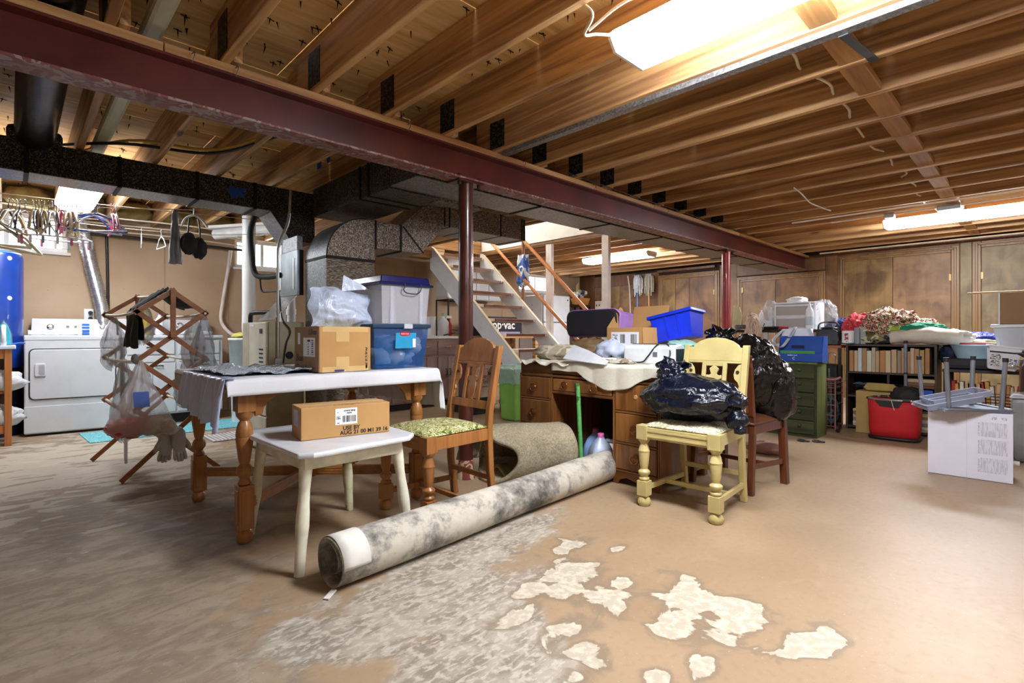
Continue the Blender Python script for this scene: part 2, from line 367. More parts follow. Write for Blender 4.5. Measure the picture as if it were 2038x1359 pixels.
for i, (a, b, z0, z1) in enumerate(wins):
    w = struct('window_%d' % (i+1), ((a+b)/2, YW, z0)); ox = Vector(w.location)
    def WB(): return MB()
    f = 0.045; mb = MB()
    for q in ((a, z0, b, z0+f), (a, z1-f, b, z1), (a, z0+f, a+f, z1-f), (b-f, z0+f, b, z1-f)): mb.box(q[0], YW+0.05, q[1], q[2], YW+0.12, q[3])
    for p in range(len(mb.v)): mb.v[p] -= ox
    mb.build('window_frame', M_VINYL, w, bevel=0.004)
    mid = (a+b)/2; m2 = MB().box(mid-0.02, YW+0.06, z0+f, mid+0.02, YW+0.11, z1-f); m2.v = [p-ox for p in m2.v]; m2.build('mullion', M_VINYL, w)
    for (u0, u1) in ((a+f, mid-0.02), (mid+0.02, b-f)):
        g = MB().box(u0, YW+0.083, z0+f, u1, YW+0.087, z1-f); g.v = [p-ox for p in g.v]; g.build('pane', M_GLASS, w)
    s = MB().box(a-0.02, YW-0.03, z0-0.03, b+0.02, YW+0.05, z0); s.v = [p-ox for p in s.v]; s.build('window_sill', M_SILL, w, bevel=0.004)
# sill plate, rim and insulation on top of the laundry wall
M_LUM = wood('fir_lumber', '#8a6240', '#cfa670', axis=1, rough=0.6, fine=42, stretch=0.045, ring=26, knots=True)
M_LUMX = wood('fir_plate', '#96683c', '#c89e6a', axis=0, rough=0.6, fine=42, stretch=0.045, ring=22)
mb = MB(); mb.box(XB, YW+0.0, 2.125, 1.0, YW+0.2, 2.13).box(XB, YW+0.14, 2.13, XW, YW+0.2, ZS)
o = mb.build('trim_1', M_LUMX); o['kind'] = 'structure'
# two unseen walls close the room behind the camera
fill_wins = [(-1.4, -0.5, 1.74, 2.12), (1.6, 2.5, 1.74, 2.12), (5.6, 6.5, 1.74, 2.12)]; mb = MB(); x = XB-0.2  # unseen windows added so daylight fills the foreground
for (a, b, z0, z1) in fill_wins: mb.box(x, YB-0.2, 0, a, YB, ZS).box(a, YB-0.2, 0, b, YB, z0).box(a, YB-0.2, z1, b, YB, ZS); x = b
mb.box(x, YB-0.2, 0, XW+0.3, YB, ZS); o = mb.build('wall_front', M_WALL); o['kind'] = 'structure'
for i, (a, b, z0, z1) in enumerate(fill_wins):
    w = struct('window_%d' % (i+4), ((a+b)/2, YB, z0)); ox = Vector(w.location); mb = MB()
    for q in ((a, z0, b, z0+0.045), (a, z1-0.045, b, z1), (a, z0+0.045, a+0.045, z1-0.045), (b-0.045, z0+0.045, b, z1-0.045)): mb.box(q[0], YB-0.12, q[1], q[2], YB-0.05, q[3])
    mb.v = [p-ox for p in mb.v]; mb.build('window_frame', M_VINYL, w)
    g = MB().box(a+0.045, YB-0.087, z0+0.045, b-0.045, YB-0.083, z1-0.045); g.v = [p-ox for p in g.v]; g.build('pane', M_GLASS, w)
o = MB().box(XB-0.2, YB, 0, XB, YW, ZS).build('wall_left', M_WALL); o['kind'] = 'structure'

# ------------------------------------------------------------------ panelled wall on the right
M_PAN = []
for i, (a, b) in enumerate((('#573c1e', '#9a7a48'), ('#5f4228', '#9a7650'), ('#523620', '#86603a'), ('#5d4a2c', '#8f7c52'))):
    N = NT('birch_panel_%d' % i); N.b.inputs['Roughness'].default_value = 0.5; mp = N.coords((1, 1, 0.12)); n1 = N.n('ShaderNodeTexNoise'); n1.inputs['Scale'].default_value = 14; n1.inputs['Detail'].default_value = 6; n1.inputs['Distortion'].default_value = 0.5; N.l(mp, n1, 0, 'Vector')
    mp2 = N.coords((1, 1, 1)); n2 = N.n('ShaderNodeTexNoise'); n2.inputs['Scale'].default_value = 3.2; n2.inputs['Detail'].default_value = 5; n2.inputs['Distortion'].default_value = 0.7; N.l(mp2, n2, 0, 'Vector')
    ad = N.n('ShaderNodeMath', operation='MULTIPLY_ADD', i_1=0.25); N.l(n1, ad); h = N.n('ShaderNodeMath', operation='MULTIPLY', i_1=0.75); N.l(n2, h); N.l(h, ad, 0, 2)
    r = N.ramp(ad, [(0.34, a), (0.62, b)]); N.l(r, N.b, 0, 'Base Color'); M_PAN.append(N.m)
M_PDK = wood('dark_oak_panel', '#4a2c18', '#7a4e2c', axis=2, rough=0.45, fine=30, stretch=0.06)
M_TRIM = wood('stained_casing', '#6a4a2c', '#92703f', axis=2, rough=0.4, fine=36, stretch=0.06)
wp = struct('wall_panelled'); MB().box(XW, YB, 0, XW+0.2, YW, ZS).build('backing', mat('dark_backing', '#2a1a0e', 0.9), wp)
ys = [6.98, 6.62]  # plain dark panel at the corner
MB().box(XW-0.012, 6.60, 0, XW, YW, 2.16).build('panel', M_PDK, wp, bevel=0.003)
def panel(y0, y1, z0, z1, k, t=0.016): MB().box(XW-t, y0+0.003, z0, XW, y1-0.003, z1).build('panel', M_PAN[k % 4], wp, bevel=0.003)
edges = [(6.60,6.25,1), (6.25,5.97,0), (5.97,5.66,1), (5.66,5.105,2)]
for y1, y0, k in edges: panel(y0, y1, 0, 1.90 if k != 2 else 2.1, k)
MB().box(XW-0.035, 5.60, 1.90, XW, 6.62, 2.12).build('head_board', M_PDK, wp, bevel=0.004)
def door(n, y0, y1, ztop, splits, k0, head=True):
    """flush panelled door with its moulded casing; y1 > y0"""
    d = struct('door_%d' % n, (XW, (y0+y1)/2, 0)); ox = Vector(d.location)
    def put(mb, name, m, bev=0.003):
        mb.v = [p-ox for p in mb.v]; return mb.build(name, m, d, bevel=bev)
    ye = [y1]+splits+[y0]
    for i in range(len(ye)-1): put(MB().box(XW-0.020, ye[i+1]+0.003, 0.0, XW-0.001, ye[i]-0.003, ztop), 'door_leaf', M_PAN[(k0+i) % 4])
    c = 0.085
    for (a, b) in ((y1, y1+c), (y0-c, y0)):
        put(MB().box(XW-0.03, a, 0, XW, b, ztop+c), 'casing', M_TRIM, 0.006)
        mid = (a+b)/2; put(MB().box(XW-0.045, mid-0.014, 0, XW-0.029, mid+0.014, ztop+c*0.7), 'casing_bead', M_TRIM, 0.006)
    put(MB().box(XW-0.031, y0, ztop, XW, y1, ztop+c), 'casing', M_TRIM, 0.006)
    put(MB().box(XW-0.046, y0-0.03, ztop+0.03, XW-0.03, y1+0.03, ztop+0.058), 'casing_bead', M_TRIM, 0.006)
    for z in (0.25, 1.62): 
        for yy in ((y1-0.01), (y0+0.01)): put(MB().box(XW-0.032, yy-0.012, z, XW-0.018, yy+0.012, z+0.09), 'hinge', mat('dull_brass', '#8d7648', 0.4, 0.7), 0.002)
door(1, 4.02, 5.02, 1.95, [4.76, 4.49], 0)
panel(3.635, 3.935, 0, 2.12, 2)
door(2, 2.40, 3.55, 1.80, [3.02], 1)
panel(2.155, 2.315, 0, 2.12, 2); panel(2.315, 3.66, 1.90, 2.12, 2, 0.012)
door(3, 0.87, 2.07, 1.99, [1.49], 0)
panel(0.665, 0.785, 0, 2.12, 3); panel(0.785, 2.155, 2.075, 2.13, 2, 0.012); panel(-0.735, 0.665, 2.105, 2.13, 2, 0.012)
door(4, -0.65, 0.58, 2.02, [0.0], 3)
for y0 in (-1.9, -1.32): panel(y0, y0+0.58, 0, 2.12, 1)
mb = MB().box(XW-0.06, 4.0, 2.085, XW-0.02, 5.12, 2.13).box(XW-0.06, YB, 2.10, XW-0.005, 2.2, 2.16); mb.build('cornice', M_PDK, wp, bevel=0.004)
# ------------------------------------------------------------------ ceiling: subfloor panels, joists, blocking
ceil = struct('ceiling')
N = NT('plywood_subfloor'); N.b.inputs['Roughness'].default_value = 0.75
mp = N.coords((0.12, 1, 1)); n1 = N.n('ShaderNodeTexNoise'); n1.inputs['Scale'].default_value = 9; n1.inputs['Detail'].default_value = 7; n1.inputs['Distortion'].default_value = 2.0; N.l(mp, n1, 0, 'Vector')
r = N.ramp(n1, [(0.30, '#bd9254'), (0.52, '#d8b172'), (0.72, '#e6c890')]); N.l(r, N.b, 0, 'Base Color'); M_PLY = N.m
SX0, SX1, SY0, SY1 = 4.12, 5.10, 3.45, 5.93                      # stairwell opening
def rects(x0, y0, x1, y1):
    if x1 <= SX0 or x0 >= SX1 or y1 <= SY0 or y0 >= SY1: return [(x0, y0, x1, y1)]
    out = []
    if x0 < SX0: out.append((x0, y0, SX0, y1))
    if x1 > SX1: out.append((SX1, y0, x1, y1))
    a, b = max(x0, SX0), min(x1, SX1)
    if y0 < SY0: out.append((a, y0, b, SY0))
    if y1 > SY1: out.append((a, SY1, b, y1))
    return out
row = 0; y = YB
while y < YW+0.15:
    x = XB-(row % 2)*1.22
    while x < XW+0.1:
        for q in rects(max(x, XB)+0.002, y+0.002, min(x+2.44, XW+0.2)-0.002, min(y+1.22, YW+0.2)-0.002):
            if q[2]-q[0] > 0.02 and q[3]-q[1] > 0.02: MB().box(q[0], q[1], ZS, q[2], q[3], ZS+0.018).build('subfloor_panel', M_PLY, ceil)
        x += 2.44
    y += 1.22; row += 1
jm = {}
def joist(x, y0, y1, m=M_LUM):
    key = (round(y1-y0, 3), m.name)
    if key not in jm:
        o = MB().box(-0.019, 0, 0, 0.019, y1-y0, ZS-ZJ).build('joist', m, ceil, bevel=0.003, seg=1); jm[key] = o
    else: o = dup(jm[key]); o.parent = ceil
    o.location = (x, y0, ZJ); return o
JX = [0.681+0.4064*k for k in range(-8, 20)]
for x in JX:
    joist(x, YB, 2.72)
    if not (SX0-0.05 < x+0.04 < SX1+0.05): joist(x+0.041, 2.50, YW+0.13)
    else:
        joist(x+0.041, 2.50, SY0-0.04); joist(x+0.041, SY1+0.04, YW+0.13)
for xx in (SX0-0.02, SX1+0.02): joist(xx, SY0-0.04, SY1+0.04)
for yy in (SY0-0.021, SY1+0.021): MB().box(SX0, yy-0.019, ZJ, SX1, yy+0.019, ZS).build('header', M_LUMX, ceil, bevel=0.003)
M_BLK = wood('blocking_board', '#8a5c30', '#b88c54', axis=0, rough=0.65, fine=40)
for k in range(len(JX)-1):
    if JX[k] > 1.6: 
        o = MB().box(0.022, -0.048, 0, 0.384, 0.048, 0.038).build('blocking', M_BLK, ceil, bevel=0.002) if k == 0 or 'blk' not in jm else dup(jm['blk']); jm['blk'] = o; o.parent = ceil
        o.location = (JX[k], 0.615+R.uniform(-.012, .012), ZJ+0.004)
M_PLATE = speckle('gang_nail_plate', '#1b1d1c', '#4d4f48', 0.5, 0.6, (60, 90), 0.5, 0.5)
for k, x in enumerate(JX):
    if 0.2 < x < 5.6:
        MB().box(x-0.0225, 2.44, ZJ+0.015, x-0.0195, 2.575, ZJ+0.19).build('nail_plate', M_PLATE, ceil)
mb = MB()
for i in range(2200):                                             # nail points through the subfloor
    x, yv = R.uniform(-1.2, 4.0), R.uniform(-0.3, 6.9)
    if any(abs(x-j-0.02) < 0.06 for j in JX): continue
    a, b = R.uniform(-.012, .012), R.uniform(-.012, .012); h = R.uniform(.02, .045)
    mb.add([(x-.004,yv,ZS),(x+.004,yv-.003,ZS),(x,yv+.004,ZS),(x+a,yv+b,ZS-h)], [(0,1,3),(1,2,3),(2,0,3)])
    if R.random() < 0.35: mb.bar((x-.018,yv+R.uniform(-.01,.01),ZS-.004),(x+.018,yv+R.uniform(-.01,.01),ZS-.008),.004,.003)
mb.build('nail_points', mat('rusty_nail', '#2c2018', 0.6, 0.6), ceil, kind='stuff')
M_BATT = mat('yellow_batt', '#a8935c', 0.95, var=0.15, scale=12, bump=0.6, bs=40)
for k, x in enumerate(JX):
    if -1.2 < x < 3.2:
        MB().blob((x+0.245, 6.88, 2.255), (0.17, 0.14, 0.09), 0.25, 3, k, 20, 12, 0.3).build('insulation_batt', M_BATT, ceil)
# white drywall of the stairwell above the floor line
M_DRY = mat('white_drywall', '#f1ece4', 0.85, var=0.03)
sw = struct('wall_stairwell'); mb = MB(); ZT = 4.4
mb.box(SX1+0.005, SY0-0.05, ZS+0.02, SX1+0.10, SY1+0.6, ZT).box(SX0-0.10, SY0-0.05, ZS+0.02, SX0-0.005, SY1+0.6, ZT).box(SX0-0.1, SY1+0.5, ZS+0.02, SX0+0.06, SY1+0.6, ZT).box(SX1-0.06, SY1+0.5, ZS+0.02, SX1+0.1, SY1+0.6, ZT).box(SX0+0.06, SY1+0.5, 4.30, SX1-0.06, SY1+0.6, ZT).box(SX0-0.1, SY0-0.15, ZS+0.02, SX1+0.1, SY0-0.05, ZT).box(SX0-0.1, SY0-0.15, ZT, SX1+0.1, SY1+0.6, ZT+0.05)  # far wall has an unseen doorway, added to let daylight down the stairs
mb.build('drywall', M_DRY, sw)
MB().box(SX1-0.014, SY0+0.002, 2.165, SX1-0.001, SY1-0.002, 2.39).build('opening_trim', M_DRY, sw)
MB().box(SX0+0.001, SY0+0.002, 2.165, SX0+0.014, SY1-0.002, 2.39).build('opening_trim', M_DRY, sw)
MB().box(SX0-0.1, SY1+0.002, ZS+0.019, SX1+0.1, SY1+0.6, ZS+0.0195).build('landing_floor', M_LUMX, sw)

# ------------------------------------------------------------------ steel beam, columns, nailer
YBM = 2.60
M_RED = mat('oxide_red_steel', '#56201b', 0.36, 0.0, var=0.2, scale=3, bump=0.05, coat=0.15)
M_REDL = patches('worn_lit_red_paint', ['#6a3230', '#84625f', '#74403c', '#94807e', '#6a3432'], 11, 0.5, 8, 0.1)  # worn paint, also paled to carry light thrown up onto the flange
bt = thing('steel_beam', 'long rust-red steel I-beam crossing under the ceiling joists', 'beam', (2.0, YBM, 1.90))
def L(mb, o): mb.v = [p-Vector(o.location) for p in mb.v]; return mb
L(MB().box(XB, YBM-0.006, 1.912, XW-0.02, YBM+0.006, 2.080), bt).build('web', M_RED, bt)
L(MB().box(XB, YBM-0.065, 1.90, XW-0.02, YBM+0.065, 1.912), bt).build('bottom_flange', M_REDL, bt, bevel=0.002)
L(MB().box(XB, YBM-0.065, 2.080, XW-0.02, YBM+0.065, 2.092), bt).build('top_flange', M_RED, bt, bevel=0.002)
pl = thing('nailer_plate', 'pale wooden nailer plate lying on top of the red steel beam', 'plank', (2.0, YBM, 2.092))
xs = [XB, -1.0, 0.45, 3.4, 6.2, XW-0.02]
for a, b in zip(xs[:-1], xs[1:]): L(MB().box(a+0.002, YBM-0.062, 2.092, b-0.002, YBM+0.062, ZJ), pl).build('board', M_LUMX, pl, bevel=0.003)
mb = MB()
for xq in (0.55, 0.72, 1.62, 2.55, 3.35, 4.25, 4.5):
    mb.tube([(xq, YBM-0.066, 2.118), (xq+.004, YBM-0.085, 2.122), (xq+.006, YBM-0.088, 2.105), (xq-.002, YBM-0.078, 2.078)], 0.0022, 5)
L(mb, pl).build('bent_nails', mat('nail_steel', '#6b6255', 0.4, 0.8), pl, kind='stuff')
M_COL2 = mat('bright_red_steel', '#9b2f2c', 0.32, 0.0, var=0.15, scale=4, coat=0.2)
M_COLD = mat('dark_maroon_steel', '#431f19', 0.28, 0.0, var=0.2, scale=5, coat=0.3)
def column(x, y, m, lab):
    c = thing('steel_column', lab, 'column', (x, y, 0), group='steel posts under the beam')
    MB().lathe([(0.047, 0.0), (0.047, 1.885)], 24).build('pipe', m, c)
    MB().box(-0.10, -0.06, 1.885, 0.10, 0.06, 1.899).build('top_plate', M_COLD, c, bevel=0.002)
    mb = MB()
    for sx in (-0.08, 0.08): mb.lathe([(0.013, 1.865), (0.013, 1.885)], 6, (sx, -0.035, 0)); mb.lathe([(0.012, 1.912), (0.012, 1.93)], 6, (sx, -0.035, 0))
    mb.build('bolts', mat('dark_bolt', '#2b211d', 0.5, 0.6), c)
    MB().lathe([(0.062, 0.0), (0.058, 0.03), (0.049, 0.05), (0.048, 0.12)], 24).build('base_collar', patches('flaked_base_paint', ['#6b2c26', '#b09c7c', '#7a3a30', '#a8977a'], 14, 0.8), c)
column(2.097, YBM, M_COLD, 'dark maroon steel column standing behind the orange wooden chair')
column(5.98, YBM, M_COL2, 'bright red steel column beyond the yellow chair, near the panelled wall')

# ------------------------------------------------------------------ ducts
M_DUCT = speckle('black_speckled_duct', '#191918', '#7a766c', 0.50, 0.68, (130, 190), 0.5, 0.45)
M_DUCTG = speckle('grey_galvanised', '#6e7072', '#9a9c9d', 0.35, 0.70, (90, 110), 0.4, 0.6)
M_DUCTB = speckle('brown_grey_spangle', '#5a5048', '#c0b4a8', 0.44, 0.68, (110, 170), 0.45, 0.5)
M_DSEAM = mat('duct_seam', '#1a1918', 0.6, 0.4)
M_DKDUCT = speckle('dark_grey_duct', '#2a2b2a', '#7a7872', 0.48, 0.68, (120, 180), 0.5, 0.45)
def duct_box(name, par, x0, y0, z0, x1, y1, z1, side, under, seams=(), ax='x'):
    o = L(MB().box(x0, y0, z0+0.004, x1, y1, z1), par).build(name, side, par)
    L(MB().box(x0+0.002, y0+0.002, z0, x1-0.002, y1-0.002, z0+0.0045), par).build('underside', under, par)
    mb = MB()
    for q in seams:
        if ax == 'x': mb.box(q-0.012, y0-0.006, z0-0.006, q+0.012, y1+0.006, z1+0.003)
        else: mb.box(x0-0.006, q-0.012, z0-0.006, x1+0.006, q+0.012, z1+0.003)
        L(mb, par).build('drive_cleat', M_DSEAM, par); mb = MB()
    return o
t = thing('laundry_trunk_duct', 'black speckled rectangular trunk duct hung over the laundry corner', 'duct', (0.4, 4.5, 1.92))
duct_box('duct_body', t, -2.4, 4.36, 1.92, 1.50, 4.64, 2.12, M_DUCT, M_DUCTG, (-1.2, 0.06, 0.52, 0.98, 1.38))
# angled boot down to the plenum
o = L(MB().prism([(1.50, 2.12), (1.50, 1.92), (1.66, 1.70), (1.86, 1.70), (1.86, 2.12)], (0, 4.36, 0), (1,0,0), (0,0,1), -0.28), t).build('angled_boot', M_DUCT, t)
L(MB().bar((1.505, 4.50, 1.912), (1.665, 4.50, 1.692), 0.28, 0.006, (1,0,1)), t).build('boot_underside', M_DUCTG, t)
tp = mat('blue_painter_tape', '#1d4fb4', 0.6)
L(MB().prism([(1.18,2.02),(1.22,1.97),(1.27,2.0),(1.31,1.97),(1.29,2.03),(1.33,2.07),(1.26,2.05),(1.20,2.07)], (0,4.358,0), (1,0,0), (0,0,1), 0.002), t).build('blue_tape', tp, t)

t = thing('main_supply_duct', 'dark sheet metal supply duct running behind the red steel beam', 'duct', (2.0, 3.0, 1.90))
duct_box('duct_body', t, 1.795, 2.70, 1.90, 8.35, 3.02, 2.115, M_DKDUCT, M_DUCTG, (2.9, 3.8, 4.7, 5.6, 6.5, 7.4))
duct_box('branch_body', t, 1.79, 3.02, 1.89, 2.20, 4.22, 2.118, M_DUCT, M_DKDUCT, (3.30, 3.42), 'y')
L(MB().prism([(0,0),(0.16,0.03),(0.30,0.10),(0.40,0.21),(0.44,0.36),(0.44,0.48),(0,0.48)], (2.20,3.50,1.95), (1,0,0), (0,-1,0), -0.14), t).build('elbow_throat', M_DKDUCT, t)
L(MB().box(2.20, 3.03, 1.885, 2.62, 3.16, 1.96), t).build('take_off_boot', speckle('khaki_spangle', '#4b4638', '#8d8468', 0.45, 0.62, (60,80), 0.5, 0.5), t, bevel=0.004)

t = thing('return_drop_duct', 'grey-brown galvanised return duct with a curved elbow beside the furnace', 'duct', (1.87, 3.9, 0))
x0, x1, y0, y1 = 1.67, 2.06, 3.70, 4.08
def put(mb, name, m, **k): return L(mb, t).build(name, m, t, **k)
put(MB().box(x0, y0, 0.05, x1, y1, 1.50), 'drop_body', speckle('brown_brushed_duct', '#4a4239', '#a09484', 0.42, 0.70, (90, 150), 0.45, 0.45, (0.35, 1, 2.2)))
put(MB().box(x0-0.003, y0+0.002, 0.05, x0, y1, 1.50), 'drop_side', M_DUCTG)
ca = [(x1, 1.50)]; rad = 0.32; zc = 1.50
prof = [(x0, 1.50)] + [(x0+rad-rad*math.cos(a), zc+rad*math.sin(a)) for a in [i*PI/2/10 for i in range(1, 11)]] + [(x1, zc+rad), (x1, 1.50)]
put(MB().prism(prof, (0, y0, 0), (1,0,0), (0,0,1), -(y1-y0)), 'elbow_body', M_DUCTB)
mb = MB(); arcp = [(x0-0.003, 1.50)] + [(x0+rad-(rad+.003)*math.cos(i*PI/2/10), zc+(rad+.003)*math.sin(i*PI/2/10)) for i in range(1, 11)]
mb.add([(a, y0+0.002, b) for a, b in arcp]+[(a, y1-0.002, b) for a, b in arcp], [(i, i+1, i+12, i+11) for i in range(10)], True); put(mb, 'elbow_heel', M_DUCTG)
mb = MB()
for i in range(10):
    mb.bar((arcp[i][0], y0-0.003, arcp[i][1]), (arcp[i+1][0], y0-0.003, arcp[i+1][1]), 0.006, 0.008)
mb.box(x0-0.006, y0-0.006, 1.488, x1+0.004, y0, 1.51); mb.box(x0-0.006, y0-0.006, 1.488, x0, y1, 1.51); put(mb, 'elbow_rib', M_DSEAM)
put(MB().prism([(x1, 1.61), (2.50, 1.61), (2.74, 1.875), (2.74, 2.10), (2.62, 2.10), (2.30, 1.82), (x1, 1.82)], (0, y0, 0), (1,0,0), (0,0,1), -(y1-y0)), 'offset_body', M_DUCTB)
put(MB().box(2.74, y0, 1.885, 3.75, y1, 2.085), 'upper_run', M_DUCTB)
put(MB().box(2.745, y0+0.002, 1.879, 3.745, y1-0.002, 1.886), 'upper_underside', M_DUCTG)
for q in (2.07, 2.30): put(MB().box(q-0.008, y0-0.005, 1.60, q+0.008, y1+0.005, 1.826), 'drive_cleat', M_DSEAM)
for q in (2.745, 2.80, 3.02, 3.42): put(MB().box(q-0.006, y0-0.005, 1.876, q+0.006, y1+0.005, 2.09), 'drive_cleat', M_DSEAM)
put(MB().bar((2.32, y0-0.003, 1.815), (2.52, y0-0.003, 1.615), 0.006, 0.01), 'drive_cleat', M_DSEAM)
put(MB().box(3.70, y0-0.006, 1.874, 3.755, y1+0.006, 2.092), 'end_collar', M_DUCT)

# round black branch pipe and pale pvc strip between the joists over the laundry bay
t = thing('round_branch_duct', 'fat round black metal branch pipe rising from the laundry trunk duct', 'duct', (0.12, 4.4, 2.1))
L(MB().tube([(0.10, 4.44, 2.16), (0.105, 3.6, 2.20), (0.11, 2.9, 2.235), (0.12, 1.2, 2.24)], 0.098, 20), t).build('pipe', mat('dark_steel_pipe', '#2c2e30', 0.3, 0.75, var=0.2, scale=20, bump=0.1), t)
L(MB().box(-0.03, 4.33, 2.115, 0.23, 4.62, 2.20), t).build('collar', M_DUCT, t, bevel=0.03)
o = MB().box(-0.038, 0, 0, 0.038, 4.9, 0.065).build('pvc_drain_pipe', mat('pale_green_pvc', '#c4cbb4', 0.4, var=0.05), loc=(0,0,0), bevel=0.018); o.location = (0.432, 0.6, 2.20)
tag(o, 'pale greenish plastic drain pipe running beside a joist near the left', 'pipe')
# galvanised channel along a joist with its strap hanger
t = thing('galvanised_channel', 'grey galvanised metal channel running along a joist beside the big light', 'channel', (2.36, 1.0, 2.11))
L(MB().box(2.318, -1.8, 2.105, 2.366, 2.5, 2.112).box(2.318, -1.8, 2.112, 2.322, 2.5, 2.16).box(2.362, -1.8, 2.112, 2.366, 2.5, 2.16), t).build('channel_body', M_DUCTG, t)
L(MB().bar((2.36, 0.56, 2.103), (2.66, 0.53, 2.118), 0.035, 0.003).bar((2.66, 0.53, 2.118), (2.72, 0.525, 2.118), 0.036, 0.003), t).build('strap_hanger', mat('dark_strap', '#4e5456', 0.45, 0.7), t)

# ------------------------------------------------------------------ fluorescent fixtures
M_LENS = emis('lit_lens', '#f4f7ff', LAMP); M_FIX = mat('white_fixture', '#e8e6e0', 0.5, var=0.02)
M_LENSL = emis('lit_lens_dimmed', '#f4f7ff', LAMP*0.5)  # laundry lens set weaker so that corner does not overexpose
def fixture(x, y0, y1, lab, z=2.125, w=0.27, ml=None):
    t = thing('fluorescent_fixture', lab, 'ceiling light', (x, (y0+y1)/2, z), group='fluorescent ceiling lights')
    l = y1-y0; MB().box(-w/2+0.01, -l/2, -0.03, w/2-0.01, l/2, 0).build('housing', M_FIX, t, bevel=0.004)
    prof = [(-w/2, -0.012), (-w/2, -0.035), (-w/2+0.035, -0.078), (w/2-0.035, -0.078), (w/2, -0.035), (w/2, -0.012)]
    MB().prism(prof, (0, -l/2+0.012, 0), (1,0,0), (0,0,1), -(l-0.024)).build('lens', ml or M_LENS, t)
    for s in (-1, 1): 
        MB().prism([(a*1.01, b*1.02) for a, b in prof], (0, s*(l/2)-(0.006 if s > 0 else -0.006), 0), (1,0,0), (0,0,1), -0.012*1).build('end_cap', M_FIX, t)
    return t
fixture(1.83, -0.02, 1.20, 'large lit wraparound ceiling light nearest the camera, cut by the top edge')
fixture(6.70, -0.02, 1.20, 'lit ceiling light on the right in front of the panelled wall')
fixture(6.62, 3.95, 5.12, 'lit ceiling light seen behind the open staircase')
fixture(0.405, 4.95, 6.17, 'lit ceiling light above the hangers in the laundry corner', ml=M_LENSL)
# unlit small fixture near white pipe
t = thing('unlit_tube_light', 'unlit white twin tube light under the joists above the white pipe', 'ceiling light', (1.78, 6.2, 2.09))
L(MB().tube([(1.60, 6.35, 2.02), (2.05, 5.75, 2.06)], 0.055, 14), t).build('diffuser', mat('frosted_lens', '#dcdcd8', 0.3), t)
L(MB().bar((1.58, 6.37, 2.09), (2.07, 5.73, 2.11), 0.15, 0.03), t).build('housing', M_FIX, t, bevel=0.004)

# ------------------------------------------------------------------ cables
M_ROM = mat('white_cable', '#ddd3bb', 0.5); M_BLKC = mat('black_cable', '#1b1a19', 0.5); M_YEL = mat('yellow_cable', '#b89b3a', 0.5)
def cable(name, pts, r, m, lab, cat='cable', n=6, k=6, group=None):
    c = sum((Vector(p) for p in pts), Vector())/len(pts); P = smooth_path(pts, k); return tag(MB().tube(P, r, n).build(name, m, loc=tuple(c)), lab, cat, group)
cable('light_feed_cable', [(1.515, 1.25, 2.20), (1.53, 1.16, 2.10), (1.56, 1.22, 2.06), (1.62, 1.21, 2.08), (1.70, 1.19, 2.10)], 0.006, M_ROM, 'white cable looping from a joist to the end of the big light')
cable('light_feed_cable', [(1.56, 1.20, 2.065), (1.60, 1.06, 2.13), (1.66, 0.86, 2.145), (1.69, 0.4, 2.15)], 0.006, M_ROM, 'white cable running above the left edge of the big light')
pts = []
for k, x in enumerate(JX):
    if x > 2.0: pts += [(x, 0.80+0.02*math.sin(k*2.1), 2.185), (x+0.2, 0.78+0.03*math.sin(k*1.3), 2.165)]
cable('joist_cable', pts, 0.007, M_ROM, 'pale cable threaded through the joists beside the row of blocking', k=4)
cable('beam_cable', [(0.3, 5.0, 2.24), (0.55, 4.2, 2.20), (0.95, 3.9, 2.16), (1.15, 3.4, 2.17), (1.35, 3.0, 2.25)], 0.009, M_YEL, 'yellow and black cable sweeping under the laundry side joists')
cable('beam_cable', [(0.0, 5.0, 2.22), (0.5, 4.25, 2.18), (0.95, 3.92, 2.14), (1.16, 3.4, 2.15), (1.36, 3.0, 2.23)], 0.010, M_BLKC, 'thick black cable beside the yellow one under the joists')
cable('drop_wire', [(1.50, 2.20, 2.34), (1.52, 2.30, 2.34), (1.56, 2.42, 2.25), (1.53, 2.46, 2.20), (1.57, 2.53, 2.14)], 0.006, M_BLKC, 'black wire drooping from the plywood to the top of the beam', k=4)
cable('hanging_switch_wire', [(4.62, 1.45, 2.13), (4.72, 1.42, 2.09), (4.86, 1.40, 2.04), (5.02, 1.36, 2.02), (5.08, 1.30, 1.99)], 0.006, mat('pale_wire', '#ccc5b8', 0.5), 'pale kinked wire dangling below the joists before the right light', k=4)
cable('beam_wire', [(3.0, 2.50, 2.135), (3.9, 2.50, 2.125), (4.8, 2.51, 2.135), (5.6, 2.50, 2.125), (6.6, 2.51, 2.135)], 0.004, M_BLKC, 'thin black wire stapled along the top of the red beam')
cable('long_conduit', [(XW-0.35, 2.3, 2.10), (XW-0.35, 0.8, 2.105), (XW-0.35, -1.5, 2.10)], 0.012, mat('light_conduit', '#cbb79a', 0.4, 0.2), 'thin pale pipe running under the joists along the panelled wall', 'pipe')
t = thing('shade_rod', 'white metal bracket rod fixed under the joists before the right light', 'bracket', (6.3, 0.8, 2.1))
for rq in ((6.28, 1.6), (6.0, 1.9)): L(MB().tube([(rq[0], rq[1], 2.115), (rq[0], -1.0, 2.115)], 0.008, 8), t).build('rod', M_FIX, t)
for bq in ((6.24, 1.05, 2.08, 6.32, 1.13, 2.13), (6.22, 0.55, 2.08, 6.34, 0.72, 2.13)): L(MB().box(*bq), t).build('bracket_box', mat('galv_box', '#8e9292', 0.4, 0.6), t, bevel=0.003)
